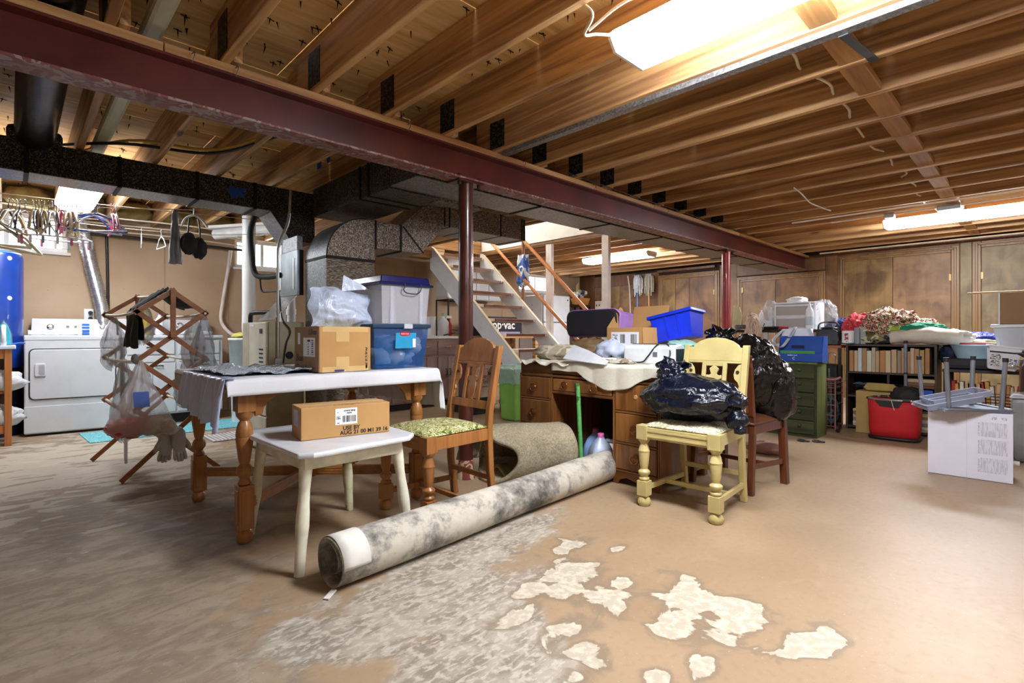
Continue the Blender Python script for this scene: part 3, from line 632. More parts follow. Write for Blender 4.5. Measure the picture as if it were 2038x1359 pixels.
# ------------------------------------------------------------------ laundry: dryer, cabinet, tank, shelf
M_ENAM = mat('white_enamel', '#d3d6da', 0.22, var=0.02, coat=0.3); M_GAP = mat('shadow_gap', '#17181a', 0.7)
M_CHR = mat('chrome', '#c9ccd0', 0.15, 0.95, var=0.03); M_DARKM = mat('dark_handle', '#2e2b28', 0.35, 0.6)
M_BLUEP = mat('bright_blue_plastic', '#2a6fd6', 0.4)
t = thing('clothes_dryer', 'white front-loading clothes dryer with a square door and control panel', 'dryer', (0.415, 6.34, 0), math.radians(-5))
def pt(mb, name, m, **k): return mb.build(name, m, t, **k)
pt(MB().box(-0.345, 0, 0.02, 0.345, 0.60, 0.905), 'body', M_ENAM, bevel=0.012)
pt(MB().box(-0.33, 0.02, 0.0, 0.33, 0.55, 0.02), 'base', M_GAP)
pt(MB().box(-0.347, -0.004, 0.865, 0.347, 0.60, 0.915), 'top_panel', M_ENAM, bevel=0.01)
pt(MB().box(-0.345, -0.008, 0.03, 0.345, 0.0, 0.27), 'kick_panel', M_ENAM, bevel=0.006)
def rr(w, h, r, n=5):
    p = []
    for cx, cy, a in ((w/2-r, h/2-r, 0), (-w/2+r, h/2-r, PI/2), (-w/2+r, -h/2+r, PI), (w/2-r, -h/2+r, 1.5*PI)):
        for i in range(n+1): p.append((cx+r*math.cos(a+PI/2*i/n), cy+r*math.sin(a+PI/2*i/n)))
    return p
pt(MB().prism(rr(0.626, 0.466, 0.04), (0.0, -0.0005, 0.56), (1,0,0), (0,0,1), 0.004), 'door_gap', M_GAP)
d = pt(MB().prism(rr(0.610, 0.450, 0.035), (0.0, -0.001, 0.56), (1,0,0), (0,0,1), 0.014), 'door', M_ENAM, bevel=0.005)
MB().prism(rr(0.075, 0.115, 0.012), (-0.235, -0.015, 0.60), (1,0,0), (0,0,1), 0.012).build('handle', M_ENAM, d, bevel=0.004)
MB().prism(rr(0.04, 0.09, 0.01), (-0.225, -0.0265, 0.60), (1,0,0), (0,0,1), 0.002).build('handle_recess', mat('grey_recess', '#a6a9b0', 0.5), d)
pt(MB().prism([(0,0),(0.13,0),(0.13,0.165),(0.07,0.165)], (-0.33, 0.45, 0.915), (0,1,0), (0,0,1), 0.66), 'control_panel', M_ENAM, bevel=0.006)
for kx, kr in ((-0.19, 0.028), (0.21, 0.022)): 
    m = Matrix.Rotation(math.radians(67), 3, 'X'); pt(MB().lathe([(kr, 0), (kr, 0.012), (kr*0.6, 0.014), (kr*0.55, 0.03)], 18, (kx, 0.485, 0.995), m), 'knob', M_CHR)
for kx in (-0.06, 0.0): pt(MB().cbox((kx, 0.482, 1.0), (0.022, 0.012, 0.022)), 'button', mat('button_grey', '#8b8d92', 0.4))
pt(MB().prism([(-0.25,0),(0.25,0),(0.25,0.03),(-0.25,0.03)], (0, 0.4795, 0.985), (1,0,0), (0,0.37,0.93), 0.003), 'panel_strip', mat('panel_strip_grey', '#d6d8dc', 0.3))
# things on the dryer
t = thing('blue_clip_stack', 'stack of four bright blue plastic clips on the dryer', 'clips', (0.53, 6.74, 0.917))
for i in range(4): MB().box(-0.03, -0.008, i*0.03+0.001, 0.03, 0.008, i*0.03+0.026).build('clip', M_BLUEP, t, bevel=0.006)
o = MB().grid(lambda u, v: (0.10+0.36*u, 6.50+0.09*v+0.015*math.sin(7*u), 0.918+0.05*max(0, 1-u*1.1)*(1-abs(2*v-1))+0.018*abs(noise.noise(V(u*9, v*5, 2)))), 30, 10).build('plastic_bag', plastic_sheet('clear_film', '#dfe6ea', 0.55), loc=(0.28, 6.55, 0.918), solid=0.001)
tag(o, 'crumpled clear plastic bag lying on top of the dryer', 'plastic bag')
# vent hose
t = thing('dryer_vent_hose', 'ribbed silver foil vent hose climbing the wall behind the dryer', 'hose', (0.6, 6.86, 1.0))
P = smooth_path([(0.515, 6.90, 2.10), (0.53, 6.90, 1.95), (0.58, 6.89, 1.65), (0.63, 6.88, 1.40), (0.675, 6.87, 1.15), (0.685, 6.86, 0.95)], 26)
L(MB().tube(P, [0.058+0.006*math.cos(i*PI) for i in range(len(P))], 16), t).build('foil_hose', mat('silver_foil', '#c6c8ca', 0.28, 0.9, var=0.15, scale=30, bump=0.3), t)
# black conduit beside it and outlet
cable('wall_conduit', [(0.72, 6.985, 2.05), (0.73, 6.985, 1.5), (0.735, 6.985, 1.0)], 0.014, mat('black_conduit', '#26221f', 0.4), 'thin black conduit on the wall behind the silver hose', 'pipe')
t = thing('wall_outlet', 'pale double outlet with black plugs low behind the silver hose', 'outlet', (0.575, 6.99, 1.12))
MB().box(-0.04, -0.01, -0.07, 0.04, 0.008, 0.07).build('plate', M_VINYL, t, bevel=0.004)
for z in (-0.03, 0.03): MB().lathe([(0.02, 0), (0.018, 0.04)], 12, (0.012, -0.01, z), Matrix.Rotation(PI/2, 3, 'X')).build('plug', M_BLKC, t)
# clear the cabinet
t = thing('enamel_cabinet', 'white enamel base cabinet with drawers behind the drying rack', 'cabinet', (1.235, 6.33, 0))
pt(MB().box(-0.435, 0.01, 0.10, 0.435, 0.60, 0.88), 'body', M_ENAM, bevel=0.004)
pt(MB().box(-0.42, 0.04, 0.0, 0.42, 0.58, 0.10), 'toe_kick', M_GAP)
pt(MB().box(-0.44, -0.015, 0.88, 0.44, 0.60, 0.915), 'top', M_ENAM, bevel=0.012)
pt(MB().box(-0.43, 0.54, 0.915, 0.43, 0.60, 1.09), 'splashback', M_ENAM, bevel=0.012)
for i, (a, b, z0, z1) in enumerate(((-0.42,-0.02,0.72,0.86), (0.02,0.40,0.72,0.86), (-0.42,-0.02,0.64,0.705), (0.02,0.40,0.64,0.705))):
    q = pt(MB().box(a, -0.006, z0, b, 0.012, z1), 'drawer', M_ENAM, bevel=0.004)
    if i < 2: MB().tube(smooth_path([((a+b)/2-0.04, -0.006, z0+0.07), ((a+b)/2-0.025, -0.025, z0+0.072), ((a+b)/2+0.025, -0.025, z0+0.072), ((a+b)/2+0.04, -0.006, z0+0.07)], 3), 0.006, 6).build('handle', M_DARKM, q)
for i, (a, b) in enumerate(((-0.42,-0.215), (-0.205,-0.01), (0.01,0.205), (0.215,0.40))):
    q = pt(MB().box(a, -0.006, 0.12, b, 0.012, 0.63), 'door', M_ENAM, bevel=0.004)
    hx = b-0.05 if i % 2 == 0 else a+0.05
    MB().tube(smooth_path([(hx-0.035, -0.006, 0.60), (hx-0.02, -0.024, 0.602), (hx+0.02, -0.024, 0.602), (hx+0.035, -0.006, 0.60)], 3), 0.006, 6).build('handle', M_DARKM, q)
t = thing('faucet', 'chrome gooseneck faucet on the white enamel cabinet', 'faucet', (1.38, 6.74, 0.915))
MB().tube(smooth_path([(0,0,0), (0,0,0.09), (-0.03,-0.03,0.13), (-0.07,-0.08,0.12), (-0.08,-0.09,0.08)], 6), 0.010, 8).build('spout', M_CHR, t)
for s in (-0.06, 0.06): MB().lathe([(0.018,0),(0.014,0.02),(0.022,0.035),(0.01,0.045)], 10, (s,0,0)).build('tap_handle', M_CHR, t)
def bottle(name, lab, x, y, z, h, r, m, cap, group=None, cat='bottle', neck=0.35, capc=None):
    t = thing(name, lab, cat, (x, y, z), group=group)
    MB().lathe([(r*0.92,0),(r,0.01),(r,h*0.6),(r*0.8,h*0.7),(r*neck,h*0.82),(r*neck,h*0.9)], 16).build('body', m, t)
    MB().lathe([(r*neck*1.15,h*0.88),(r*neck*1.15,h),(r*neck*0.9,h*1.005)], 12).build('cap', cap, t); return t
M_WP = mat('white_plastic', '#eceef2', 0.4, var=0.02); M_YP = mat('yellow_plastic', '#e8c53a', 0.4)
bottle('detergent_bottle', 'yellow plastic detergent bottle on the white enamel cabinet', 1.02, 6.70, 0.917, 0.24, 0.045, M_YP, mat('lime_cap', '#b9cf3a', 0.4))
bottle('bleach_bottle', 'slim white bottle with a lilac label on the enamel cabinet', 1.15, 6.72, 0.917, 0.25, 0.04, M_WP, mat('lilac_cap', '#9a8fd0', 0.4))
t = thing('green_scrub_brush', 'small green scrub brush lying by the faucet', 'brush', (1.46, 6.5, 0.917))
MB().bar((-0.05, 0.03, 0.03), (0.06, -0.03, 0.05), 0.03, 0.015).build('handle', mat('green_plastic', '#35b569', 0.4), t, bevel=0.004); MB().box(-0.06, 0.0, 0.001, -0.01, 0.05, 0.025).build('bristles', M_WP, t)
for k, (x, y, r_) in enumerate(((1.30, 6.45, 0.05), (1.52, 6.42, 0.06))):
    o = MB().blob((x, y, 0.935), (r_, 0.05, 0.025), 0.3, 2.5, k+3, 16, 10, 0.3, zmin=0.9165).build('rag', mat('white_rag', '#e3e4e6', 0.9, bump=0.2), loc=(x, y, 0.9165)); tag(o, ('small white rag crumpled by the faucet', 'white rag at the right end of the enamel cabinet')[k], 'rag')
# blue tank
t = thing('water_tank', 'tall deep-blue cylindrical tank standing behind the dryer corner', 'tank', (-0.175, 6.70, 0))
MB().lathe([(0.25,0.62),(0.25,1.63),(0.24,1.66)], 40).build('jacket', mat('deep_blue_enamel', '#163c94', 0.3, var=0.08, coat=0.2), t)
MB().lathe([(0.242,0.0),(0.242,0.62)], 40).build('lower_jacket', mat('black_blue_base', '#0b1128', 0.5), t)
MB().lathe([(0.242,1.66),(0.23,1.675),(0.05,1.69)], 40).build('lid', mat('pale_blue_lid', '#5b8fd8', 0.4), t)
for z in (1.61, 1.25): 
    a = math.radians(-52); MB().lathe([(0.02,0),(0.018,0.006)], 14, (0.25*math.cos(a), 0.25*math.sin(a), z), Matrix.Rotation(a, 3, 'Z') @ Matrix.Rotation(PI/2, 3, 'Y')).build('rivet_cap', M_WP, t)
# wooden stand with ironing top at the left edge
M_STAND = wood('orange_pine', '#a8622e', '#cf8a4c', axis=2, rough=0.5)
t = thing('wooden_stand', 'orange pine stand with open shelves at the left edge', 'stand', (-0.35, 6.05, 0))
pt(MB().box(-0.40, -0.10, 0.80, 0.37, 0.25, 0.83), 'top', mat('pale_blue_cover', '#cfdcec', 0.8), bevel=0.006)
for x in (-0.38, 0.30):
    for y in (-0.08, 0.20): pt(MB().box(x, y, 0, x+0.045, y+0.045, 0.80), 'leg', M_STAND, bevel=0.003)
pt(MB().box(-0.335, -0.07, 0.72, 0.30, -0.045, 0.80), 'rail', M_STAND, bevel=0.003); pt(MB().box(-0.335, -0.07, 0.10, 0.30, -0.045, 0.17), 'rail', M_STAND, bevel=0.003)
pt(MB().box(-0.335, -0.045, 0.14, 0.30, 0.20, 0.155), 'shelf', M_STAND); pt(MB().box(-0.335, -0.045, 0.43, 0.30, 0.20, 0.445), 'shelf', M_STAND)
pt(MB().box(-0.335, 0.205, 0.10, 0.30, 0.215, 0.79), 'back_board', mat('dark_brown_board', '#3a2416', 0.8))
for k, z in enumerate((0.156, 0.446)):
    o = MB().blob((-0.10, 6.06, z+0.08), (0.16, 0.07, 0.085), 0.2, 2, k+20, ridge=0.3, zmin=z).build('stuffed_bag', plastic_sheet('milky_film', '#e6eaee', 0.85), loc=(-0.1, 6.06, z)); tag(o, ('white stuffed bag on the lower shelf of the pine stand', 'white stuffed bag on the middle shelf of the pine stand')[k], 'bag')
t = thing('clothes_iron', 'blue and white clothes iron standing upright on the pine stand', 'iron', (-0.055, 6.05, 0.831))
sole = [(-0.055,0.0),(0.055,0.0),(0.05,0.10),(0.03,0.17),(0,0.215),(-0.03,0.17),(-0.05,0.10)]
MB().prism(sole, (0.0, 0.06, 0), (1,0,0), (0,0,1), -0.012).build('soleplate', M_CHR, t, bevel=0.002)
MB().prism([(u*0.9, v*0.93+0.004) for u, v in sole], (0.0, 0.059, 0), (1,0,0), (0,0,1), 0.035).build('body', mat('teal_plastic', '#3fa3b8', 0.3), t, bevel=0.008)
MB().box(-0.018, -0.075, 0.0, 0.018, 0.03, 0.03).build('heel', M_WP, t, bevel=0.004); MB().tube(smooth_path([(0,0.0,0.02),(0,-0.07,0.03),(0,-0.07,0.12),(0,0.01,0.16)], 5), 0.016, 10).build('handle', M_WP, t)
MB().tube(smooth_path([(0.05,0.02,0.01),(0.10,-0.03,0.02),(0.13,0.03,0.015),(0.09,0.08,0.015)], 6), 0.006, 6).build('cord', mat('blue_cord', '#3d74c9', 0.5), t)

# ------------------------------------------------------------------ hangers on lines
M_LINE = mat('cotton_line', '#b9ab90', 0.8)
lineA = [(-0.6, 4.86, 1.80), (0.0, 4.86, 1.812), (0.5, 4.86, 1.865), (1.0, 4.87, 1.935), (1.45, 4.9, 2.0)]
lineC = [(-0.6, 5.02, 1.722), (-0.1, 5.02, 1.722), (0.03, 5.02, 1.702), (0.05, 5.02, 1.79), (0.23, 5.02, 1.78), (0.5, 5.02, 1.80)]
lineB = [(0.1, 5.30, 1.80), (0.75, 5.30, 1.80), (1.3, 5.30, 1.83), (1.75, 5.28, 1.90)]
cable('clothes_line', lineA, 0.003, M_LINE, 'thin clothes line behind the trunk duct holding most hangers', 'clothes line')
cable('clothes_line', lineC, 0.0025, M_LINE, 'short lower cord holding the clip rack and two cream hangers', 'clothes line')
cable('clothes_line', lineB, 0.003, M_LINE, 'second clothes line farther back with two white hangers', 'clothes line')
cable('clothes_line', [(-0.5, 5.1, 1.90), (0.5, 5.1, 1.93), (1.7, 5.1, 1.99)], 0.003, M_LINE, 'upper bare clothes line just below the laundry light', 'clothes line')
for k, (y, z, lab) in enumerate(((6.55, 2.04, 'pale cable sagging under the laundry joists near the wall'), (6.35, 2.07, 'pale cable crossing just behind the laundry light'), (6.75, 2.0, 'lowest pale cable along the laundry wall top'))):
    cable('ceiling_cable', [(-0.6, y, z+0.03), (0.2, y, z-0.01), (0.7, y+0.05, z), (1.4, y+0.02, z+0.01), (2.1, y, z-0.02)], 0.008, M_ROM, lab)
tag(MB().tube([(0.45, 6.93, 1.985), (2.1, 6.93, 1.965)], 0.016, 8).build('wall_pipe', mat('dull_black_pipe', '#3a3733', 0.5, 0.3), loc=(1.2, 6.93, 1.97)), 'dark pipe running along the top of the laundry wall', 'pipe')
def hanger_mesh(kind):
    mb = MB(); w, h = 0.20, 0.13
    hook = [(0,0,-0.045), (0,0,-0.012)]+[(0.018*math.sin(a), 0, 0.003+0.018*(1-math.cos(a))-0.015) for a in (0.6, 1.2, 1.9, 2.6, 3.2, 3.9)]
    mb.tube(smooth_path(hook, 2), 0.0025, 5)
    r = 0.006 if kind == 'plastic' else (0.0025 if kind == 'wire' else 0.010)
    mb.tube([(0,0,-0.05), (w*0.5,0,-0.085), (w,0,-0.05-h)], r, 6); mb.tube([(0,0,-0.05), (-w*0.5,0,-0.085), (-w,0,-0.05-h)], r, 6)
    mb.tube([(-w,0,-0.05-h), (w,0,-0.05-h)], r*0.9, 6)
    return mb
hang_m = [('plastic', mat('white_hanger', '#dfe3ea', 0.35)), ('wood', wood('hanger_wood', '#a8854e', '#d8bc84', axis=0)), ('wire', mat('steel_wire', '#8b8f96', 0.3, 0.8)), ('plastic', mat('black_hanger', '#1a1a1c', 0.4)), ('plastic', mat('pink_hanger', '#d8436e', 0.4)), ('plastic', mat('blue_hanger', '#3059b8', 0.4)), ('wood', mat('cream_hanger', '#d8cda8', 0.5))]
hmesh = [hanger_mesh(k).build('clothes_hanger', m) for k, m in hang_m]
def zA(x): 
    for (a, b) in zip(lineA[:-1], lineA[1:]):
        if a[0] <= x <= b[0]: return a[2]+(b[2]-a[2])*(x-a[0])/(b[0]-a[0])
    return 1.85
names = ['white plastic hanger', 'wooden hanger', 'thin wire hanger', 'black plastic hanger', 'pink plastic hanger', 'blue plastic hanger', 'cream hanger']
spec = [(-0.02,3,75),(0.0,1,70),(0.02,0,78),(0.035,3,84),(0.06,2,65),(0.10,6,80),(0.115,3,86),(0.13,1,90),(0.145,3,84),(0.16,6,94),(0.18,3,88),(0.20,0,80),(0.222,3,90),(0.235,4,84),(0.25,4,92),(0.265,0,86),(0.28,1,80),(0.295,6,88),(0.31,1,94),(0.33,6,84),(0.35,2,70),(0.395,5,40),(0.41,0,20),(0.43,5,-25),(0.45,0,-40),(0.53,4,86),(0.545,4,92),(0.56,0,88)]
cnt = {}
usedh = set()
for x, k, a in spec:
    o = hmesh[k] if k not in usedh else dup(hmesh[k]); usedh.add(k)
    o.location = (x, 4.86+R.uniform(-.004, .004), zA(x)+0.002); o.rotation_euler = (R.uniform(-.06,.06), R.uniform(-.12,.12), math.radians(a))
    cnt[k] = cnt.get(k, 0)+1; tag(o, ('first','second','third','fourth','fifth','sixth','seventh','eighth')[cnt[k]-1]+' '+names[k]+' from the left on the front clothes line', 'hanger', names[k]+'s on the front clothes line')
for k, (x, a) in enumerate(((-0.10, 12), (-0.02, 20))):
    o = dup(hmesh[6]); o.location = (x, 5.02, 1.72-0.02*k); o.rotation_euler = (0, 0.1*k, math.radians(a)); o.scale = (1.0, 1.0, 1.0)
    tag(o, ('leftmost cream hanger hanging low before the blue tank', 'right one of two cream hangers before the blue tank')[k], 'hanger', 'low cream hangers')
for k, x in enumerate((0.78, 0.92)):
    o = dup(hmesh[0]); o.location = (x, 5.30, 1.803); o.rotation_euler = (0, 0, math.radians((82, 96)[k])); o.scale = (0.6, 0.6, 0.75)
    tag(o, ('lone white hanger left of the pair on the back clothes line', 'lone white hanger right of the pair on the back clothes line')[k], 'hanger', 'white hangers on the back line')
def cloth_hang(name, lab, cat, x, y, z, w, h, m, folds=3, depth=0.02, seed=1, taper=0.6, rz=0.0, jag=0.02, parent=None, solid=0.002):
    """cloth or bag hanging from one gathered point"""
    def fn(u, v):
        s = (u-0.5)*2; ww = w*(taper*0.25+(1-taper*0.25)*(v**0.6)) if taper else w
        zz = -h*v*(1+jag*3*noise.noise(V(s*2, seed, 3)))
        yy = depth*math.sin(folds*PI*u+seed)*min(1, v*2.5+0.2)+depth*0.8*noise.noise(V(s*2.5, v*3, seed))
        return (s*ww/2+0.01*noise.noise(V(v*5, s, seed)), yy, zz)
    mb = MB().grid(fn, 26, 22); mb2 = mb
    if parent is not None: return mb.build(name, m, parent, solid=solid)
    o = mb.build(name, m, solid=solid); o.location = (x, y, z); o.rotation_euler[2] = rz; return tag(o, lab, cat)
M_FILM = plastic_sheet('grey_film', '#c9cccf', 0.42, 0.18, 0.9, 26); M_FILMW = plastic_sheet('white_film', '#e6e8ea', 0.72, 0.25, 0.7, 18)
cloth_hang('grey_sock', 'long grey sock hanging from the front clothes line', 'sock', 0.94, 4.87, 1.925, 0.10, 0.44, mat('grey_silver_cloth', '#8d9092', 0.5, var=0.15, bump=0.2), 3, 0.02, 4, 0.9)
t = thing('hanging_bra', 'black bra hanging from a white hanger on the front clothes line', 'bra', (1.07, 4.872, 1.925))
MB().tube(smooth_path([(-0.085,0,-0.125),(-0.06,0,-0.06),(0,0,-0.025),(0.06,0,-0.055),(0.10,0,-0.11)], 4), 0.008, 8).tube([(0,0,-0.02),(0,0,0.03)], 0.004, 6).build('hanger', M_WP, t)
for s in (-1, 1): MB().tube(smooth_path([(s*0.03,0.0,-0.05),(s*0.040,-0.01,-0.12),(s*0.045,0,-0.22)], 4), 0.006, 6).build('strap', M_BLKC, t)
for s in (-1, 1): MB().blob((s*0.036, 0.012*s, -0.275-0.012*s), (0.058, 0.05, 0.085), 0.15, 1.6, 3+s, 22, 16, 0.12).build('cup', mat('black_cloth', '#1b1a1b', 0.75, bump=0.1), t)
# clothes pins dryer: round wire pin hanger
t = thing('clip_hanger', 'white round rack with many dangling clothes clips below the hangers', 'clip rack', (0.23, 5.02, 1.62))
MB().tube([(0.20*math.cos(a*PI/12), 0.12*math.sin(a*PI/12), 0) for a in range(25)], 0.006, 6).build('ring', M_WP, t)
MB().tube([(-0.2,0,0),(0,0,0.16),(0.2,0,0)], 0.003, 5).build('bail', M_WP, t)
for i in range(16):
    a = 2*PI*i/16; MB().box(0.2*math.cos(a)-0.008, 0.12*math.sin(a)-0.006, -0.055, 0.2*math.cos(a)+0.008, 0.12*math.sin(a)+0.006, -0.006).build('clip', (M_WP, mat('pink_clip', '#d66a92', 0.4), M_WP, mat('grey_clip', '#8fa3ad', 0.4))[i % 4], t, bevel=0.002)

# ------------------------------------------------------------------ wooden accordion drying rack
M_RACK = wood('rack_wood', '#7a4420', '#a86a36', axis=0, rough=0.5, fine=50)
M_DOWEL = mat('pale_dowel', '#d9d2c2', 0.6, var=0.06)
rk = thing('drying_rack', 'wooden accordion drying rack hung with plastic bags', 'drying rack', (0.75, 3.97, 0))
def frame(dx, dy, s):
    L1, R1, L2, R2, L3, R3 = (-.19,1.065), (.19,1.065), (-.19,.755), (.19,.755), (-.19,.445), (.19,.445)
    for i, (a, b) in enumerate((((0,1.205), L1), ((0,1.205), R1), (L1, R2), (R1, L2), (L2, R3), (R2, L3), (L3, (.27,0.008)), (R3, (-.27,0.008)))):
        o = 0.008*(1 if i % 2 else -1); e = Vector((b[0]-a[0], 0, b[1]-a[1])).normalized()*0.02
        p = V(a[0]+dx, dy+o, a[1])-e; q = V(b[0]+dx, dy+o, b[1])+(e if i < 6 else e*0.0)
        MB().bar(p, q, 0.012, 0.030, (0,0,1)).build('slat', M_RACK, rk, bevel=0.002)
    MB().bar((dx, dy-0.022, 1.215), (dx, dy-0.022, 0.90), 0.012, 0.030, (1,0,0)).build('lock_bar', M_RACK, rk, bevel=0.002)
frame(0, 0, 1); frame(-0.07, 0.83, -1)
for (x, z) in ((0,1.205), (-.19,1.065), (.19,1.065), (-.19,.755), (.19,.755), (-.19,.445), (.19,.445)):
    P = [V(x-0.07*k/8, 0.83*k/8, z-0.014*math.sin(PI*k/8)) for k in range(9)]; MB().tube(P, 0.009, 8).build('dowel', M_DOWEL, rk)
# what hangs on it
def drape(name, lab, cat, x, y0, y1, z, front, back, m, seed=1, r=0.013, wob=0.012):
    """cloth folded over a dowel that runs along y"""
    tot = front+back
    def fn(u, v):
        s = u*tot-front; y = y0+(y1-y0)*v; w = wob*math.sin(v*14+seed)*min(1, abs(s)*6)+wob*1.2*noise.noise(V(s*6, v*4, seed))
        if abs(s) < r*1.4: a = s/(r*1.4)*PI/2; return (x+r*math.sin(a), y, z+r*math.cos(a))
        sg = 1 if s > 0 else -1; dz = abs(s)-r*1.4
        return (x+sg*r+w+sg*0.02*dz, y+0.02*noise.noise(V(s*4, v, seed+5)), z-dz+0.015*noise.noise(V(v*6, sg, seed))*(dz > 0.05))
    c = (x, (y0+y1)/2, z); return tag(MB().grid(fn, 36, 22).build(name, m, loc=c, solid=0.003), lab, cat)
M_BLKW = mat('black_knit', '#1e1e1d', 0.85, bump=0.3, bs=60)
drape('black_scarf', 'black knitted scarf folded over the left rung of the drying rack', 'scarf', 0.575, 3.995, 4.40, 1.068, 0.25, 0.20, M_BLKW, 2)
def ribbon(u, v):
    p0, p1 = V(0.572, 4.20, 1.085), V(0.738, 4.22, 1.225); p = p0.lerp(p1, u); return p+V(0.0, (v-0.5)*0.42, 0.012*math.sin(6*v*PI)+0.01*noise.noise(V(u*5, v*4, 1)))
tag(MB().grid(ribbon, 20, 18).build('black_shawl', M_BLKW, loc=(0.65, 4.2, 1.1), solid=0.004), 'black cloth stretched up to the top rung of the drying rack', 'cloth')
tag(MB().grid(lambda u, v: (0.735+0.16*u+0.012*math.sin(v*9), 4.02+0.45*v, 1.222-0.115*u-0.015*math.sin(PI*u)-0.02*abs(noise.noise(V(u*3, v*3, 7)))), 16, 20).build('black_cloth', M_BLKW, loc=(0.8, 4.4, 1.1), solid=0.004), 'black cloth sagging over the right upper rung of the drying rack', 'cloth')
def bag(name, lab, x, y, z, wx, wy, h, m, seed, top=0.12, foldn=7, cat='plastic bag', bulge=0.75):
    """thin bag gathered at its top and swelling toward the bottom"""
    def fn(u, v):
        a = 2*PI*u; prof = top+(1-top)*math.sin(min(1, v/bulge)*PI/2)**1.1 if v < bulge else math.sqrt(max(0.02, 1-((v-bulge)/(1.001-bulge))**2*0.98))
        k = prof*(1+0.20*math.sin(foldn*a+seed+2*v)*(1-v*0.4)+0.45*noise.noise(V(math.cos(a)*1.8, math.sin(a)*1.8+v*3.5, seed))+0.2*noise.noise(V(math.cos(a)*4, math.sin(a)*4, v*6+seed)))
        return (math.cos(a)*wx*k, math.sin(a)*wy*k, -h*v+0.07*noise.noise(V(math.cos(a)*2, math.sin(a)*2, seed))*v)
    o = MB().grid(fn, 44, 26, wrap=True).build(name, m); o.location = (x, y, z); return tag(o, lab, cat)
bag('plastic_bag', 'grey plastic bag hanging at the upper left of the drying rack', 0.515, 4.58, 1.06, 0.065, 0.10, 0.36, M_FILM, 1)
bag('plastic_bag', 'long crumpled grey bag on the left middle rung of the rack', 0.54, 4.34, 0.755, 0.07, 0.11, 0.55, M_FILM, 2, 0.2)
bag('plastic_bag', 'small grey bag on the rung right behind the red-filled bag', 0.60, 4.15, 0.755, 0.06, 0.08, 0.26, M_FILM, 3)
bag('plastic_bag', 'thin grey mesh bag hanging at the right side of the rack', 0.935, 3.99, 1.06, 0.075, 0.05, 0.52, plastic_sheet('smoke_film', '#8f9298', 0.45, 0.3, 0.6, 25), 4, 0.15)
bag('plastic_bag', 'pinkish grey bag on the right rung, behind the mesh bag', 0.93, 4.22, 1.06, 0.06, 0.06, 0.36, plastic_sheet('rose_film', '#cbbfc0', 0.45, 0.3, 0.6, 22), 9, 0.15)
bag('plastic_bag', 'clear bag hanging inside the rack behind the black scarf', 0.68, 4.60, 1.19, 0.08, 0.07, 0.33, M_FILM, 5)
bag('plastic_bag', 'clear bag inside the rack low over the white cabinet', 0.92, 4.42, 0.75, 0.07, 0.08, 0.34, M_FILM, 6)
t = thing('filled_shopping_bag', 'white translucent shopping bag with red and cream contents on the rack', 'plastic bag', (0.575, 3.93, 0.76))
def sh(u, v):
    a = 2*PI*u; k = 0.05+0.95*(v/0.86)**1.15 if v < 0.86 else math.sqrt(max(0.01, 1-((v-0.86)/0.141)**2*0.99))
    k *= 1+0.10*math.sin(9*a+1)*(1-v)+0.12*noise.noise(V(math.cos(a)*2, math.sin(a)*2+v*3, 4))
    return (math.cos(a)*0.185*k, math.sin(a)*0.115*k, -0.48*v)
MB().grid(sh, 48, 26, wrap=True).build('bag_film', plastic_sheet('carrier_film', '#eeecf0', 0.34, 0.18, 0.8, 18), t)
MB().blob((-0.06, 0, -0.415), (0.10, 0.08, 0.055), 0.25, 2.2, 3, ridge=0.3).build('red_contents', shiny('red_foil', '#c01a1e', 0.3, 0.8, 12), t)
MB().blob((0.08, 0, -0.42), (0.09, 0.08, 0.05), 0.25, 2.2, 8, ridge=0.3).build('cream_contents', mat('cream_paper', '#cbbfae', 0.7), t)
MB().grid(lambda u, v: (-0.05+0.08*u, -0.075-0.035*v, -0.19-0.09*v), 4, 4).build('blue_print', mat('blue_print', '#4467b8', 0.6), t)
MB().blob((-0.03, 0, 0.01), (0.02, 0.02, 0.03), 0.2, 2, 1, 12, 8).build('knot', mat('grey_knot', '#6f6f70', 0.6), t)
t = thing('ironing_sleeve', 'small white padded sleeve board hanging low on the rack', 'pad', (0.535, 4.28, 0.44))
MB().prism(rr(0.20, 0.36, 0.04), (0, 0, -0.19), (0.1,1,0), (0,0,1), 0.016).build('pad', mat('white_pad', '#dde0e8', 0.8, bump=0.15), t, bevel=0.006)
MB().tube([(0.005, 0.03, 0.0), (0.005, 0.0, 0.08)], 0.003, 5).tube([(0.005, -0.05, 0.0), (0.005, 0.0, 0.08)], 0.003, 5).build('cord', M_WP, t)
t = thing('garden_gloves', 'pair of grey work gloves draped over the lower crossing of the rack', 'gloves', (0.745, 3.945, 0.30))
for s in (-1, 1):
    mb = MB().blob((s*0.035, -0.012*s, -0.075), (0.038, 0.02, 0.085), 0.2, 2, 5+s, 18, 12, 0.2)
    for i in range(4): mb.tube(smooth_path([(s*0.035+(i-1.5)*0.017, -0.012*s, -0.13), (s*0.04+(i-1.5)*0.02, -0.018*s, -0.17), (s*0.042+(i-1.5)*0.018, -0.02*s, -0.195-0.01*(i in (1,2)))], 3), [0.010]*6+[0.007], 8)
    mb.tube(smooth_path([(s*0.065, 0, -0.06), (s*0.09, -0.01, -0.10), (s*0.095, -0.012, -0.13)], 3), [0.012]*6+[0.008], 8)
    mb.build('glove', mat('grey_glove', '#b4b2ac', 0.8, bump=0.2), t)
MB().blob((0, 0, 0.0), (0.045, 0.03, 0.028), 0.2, 2, 2, 16, 10, 0.2).build('cuff_fold', mat('pale_cuff', '#d2d0ca', 0.8), t)
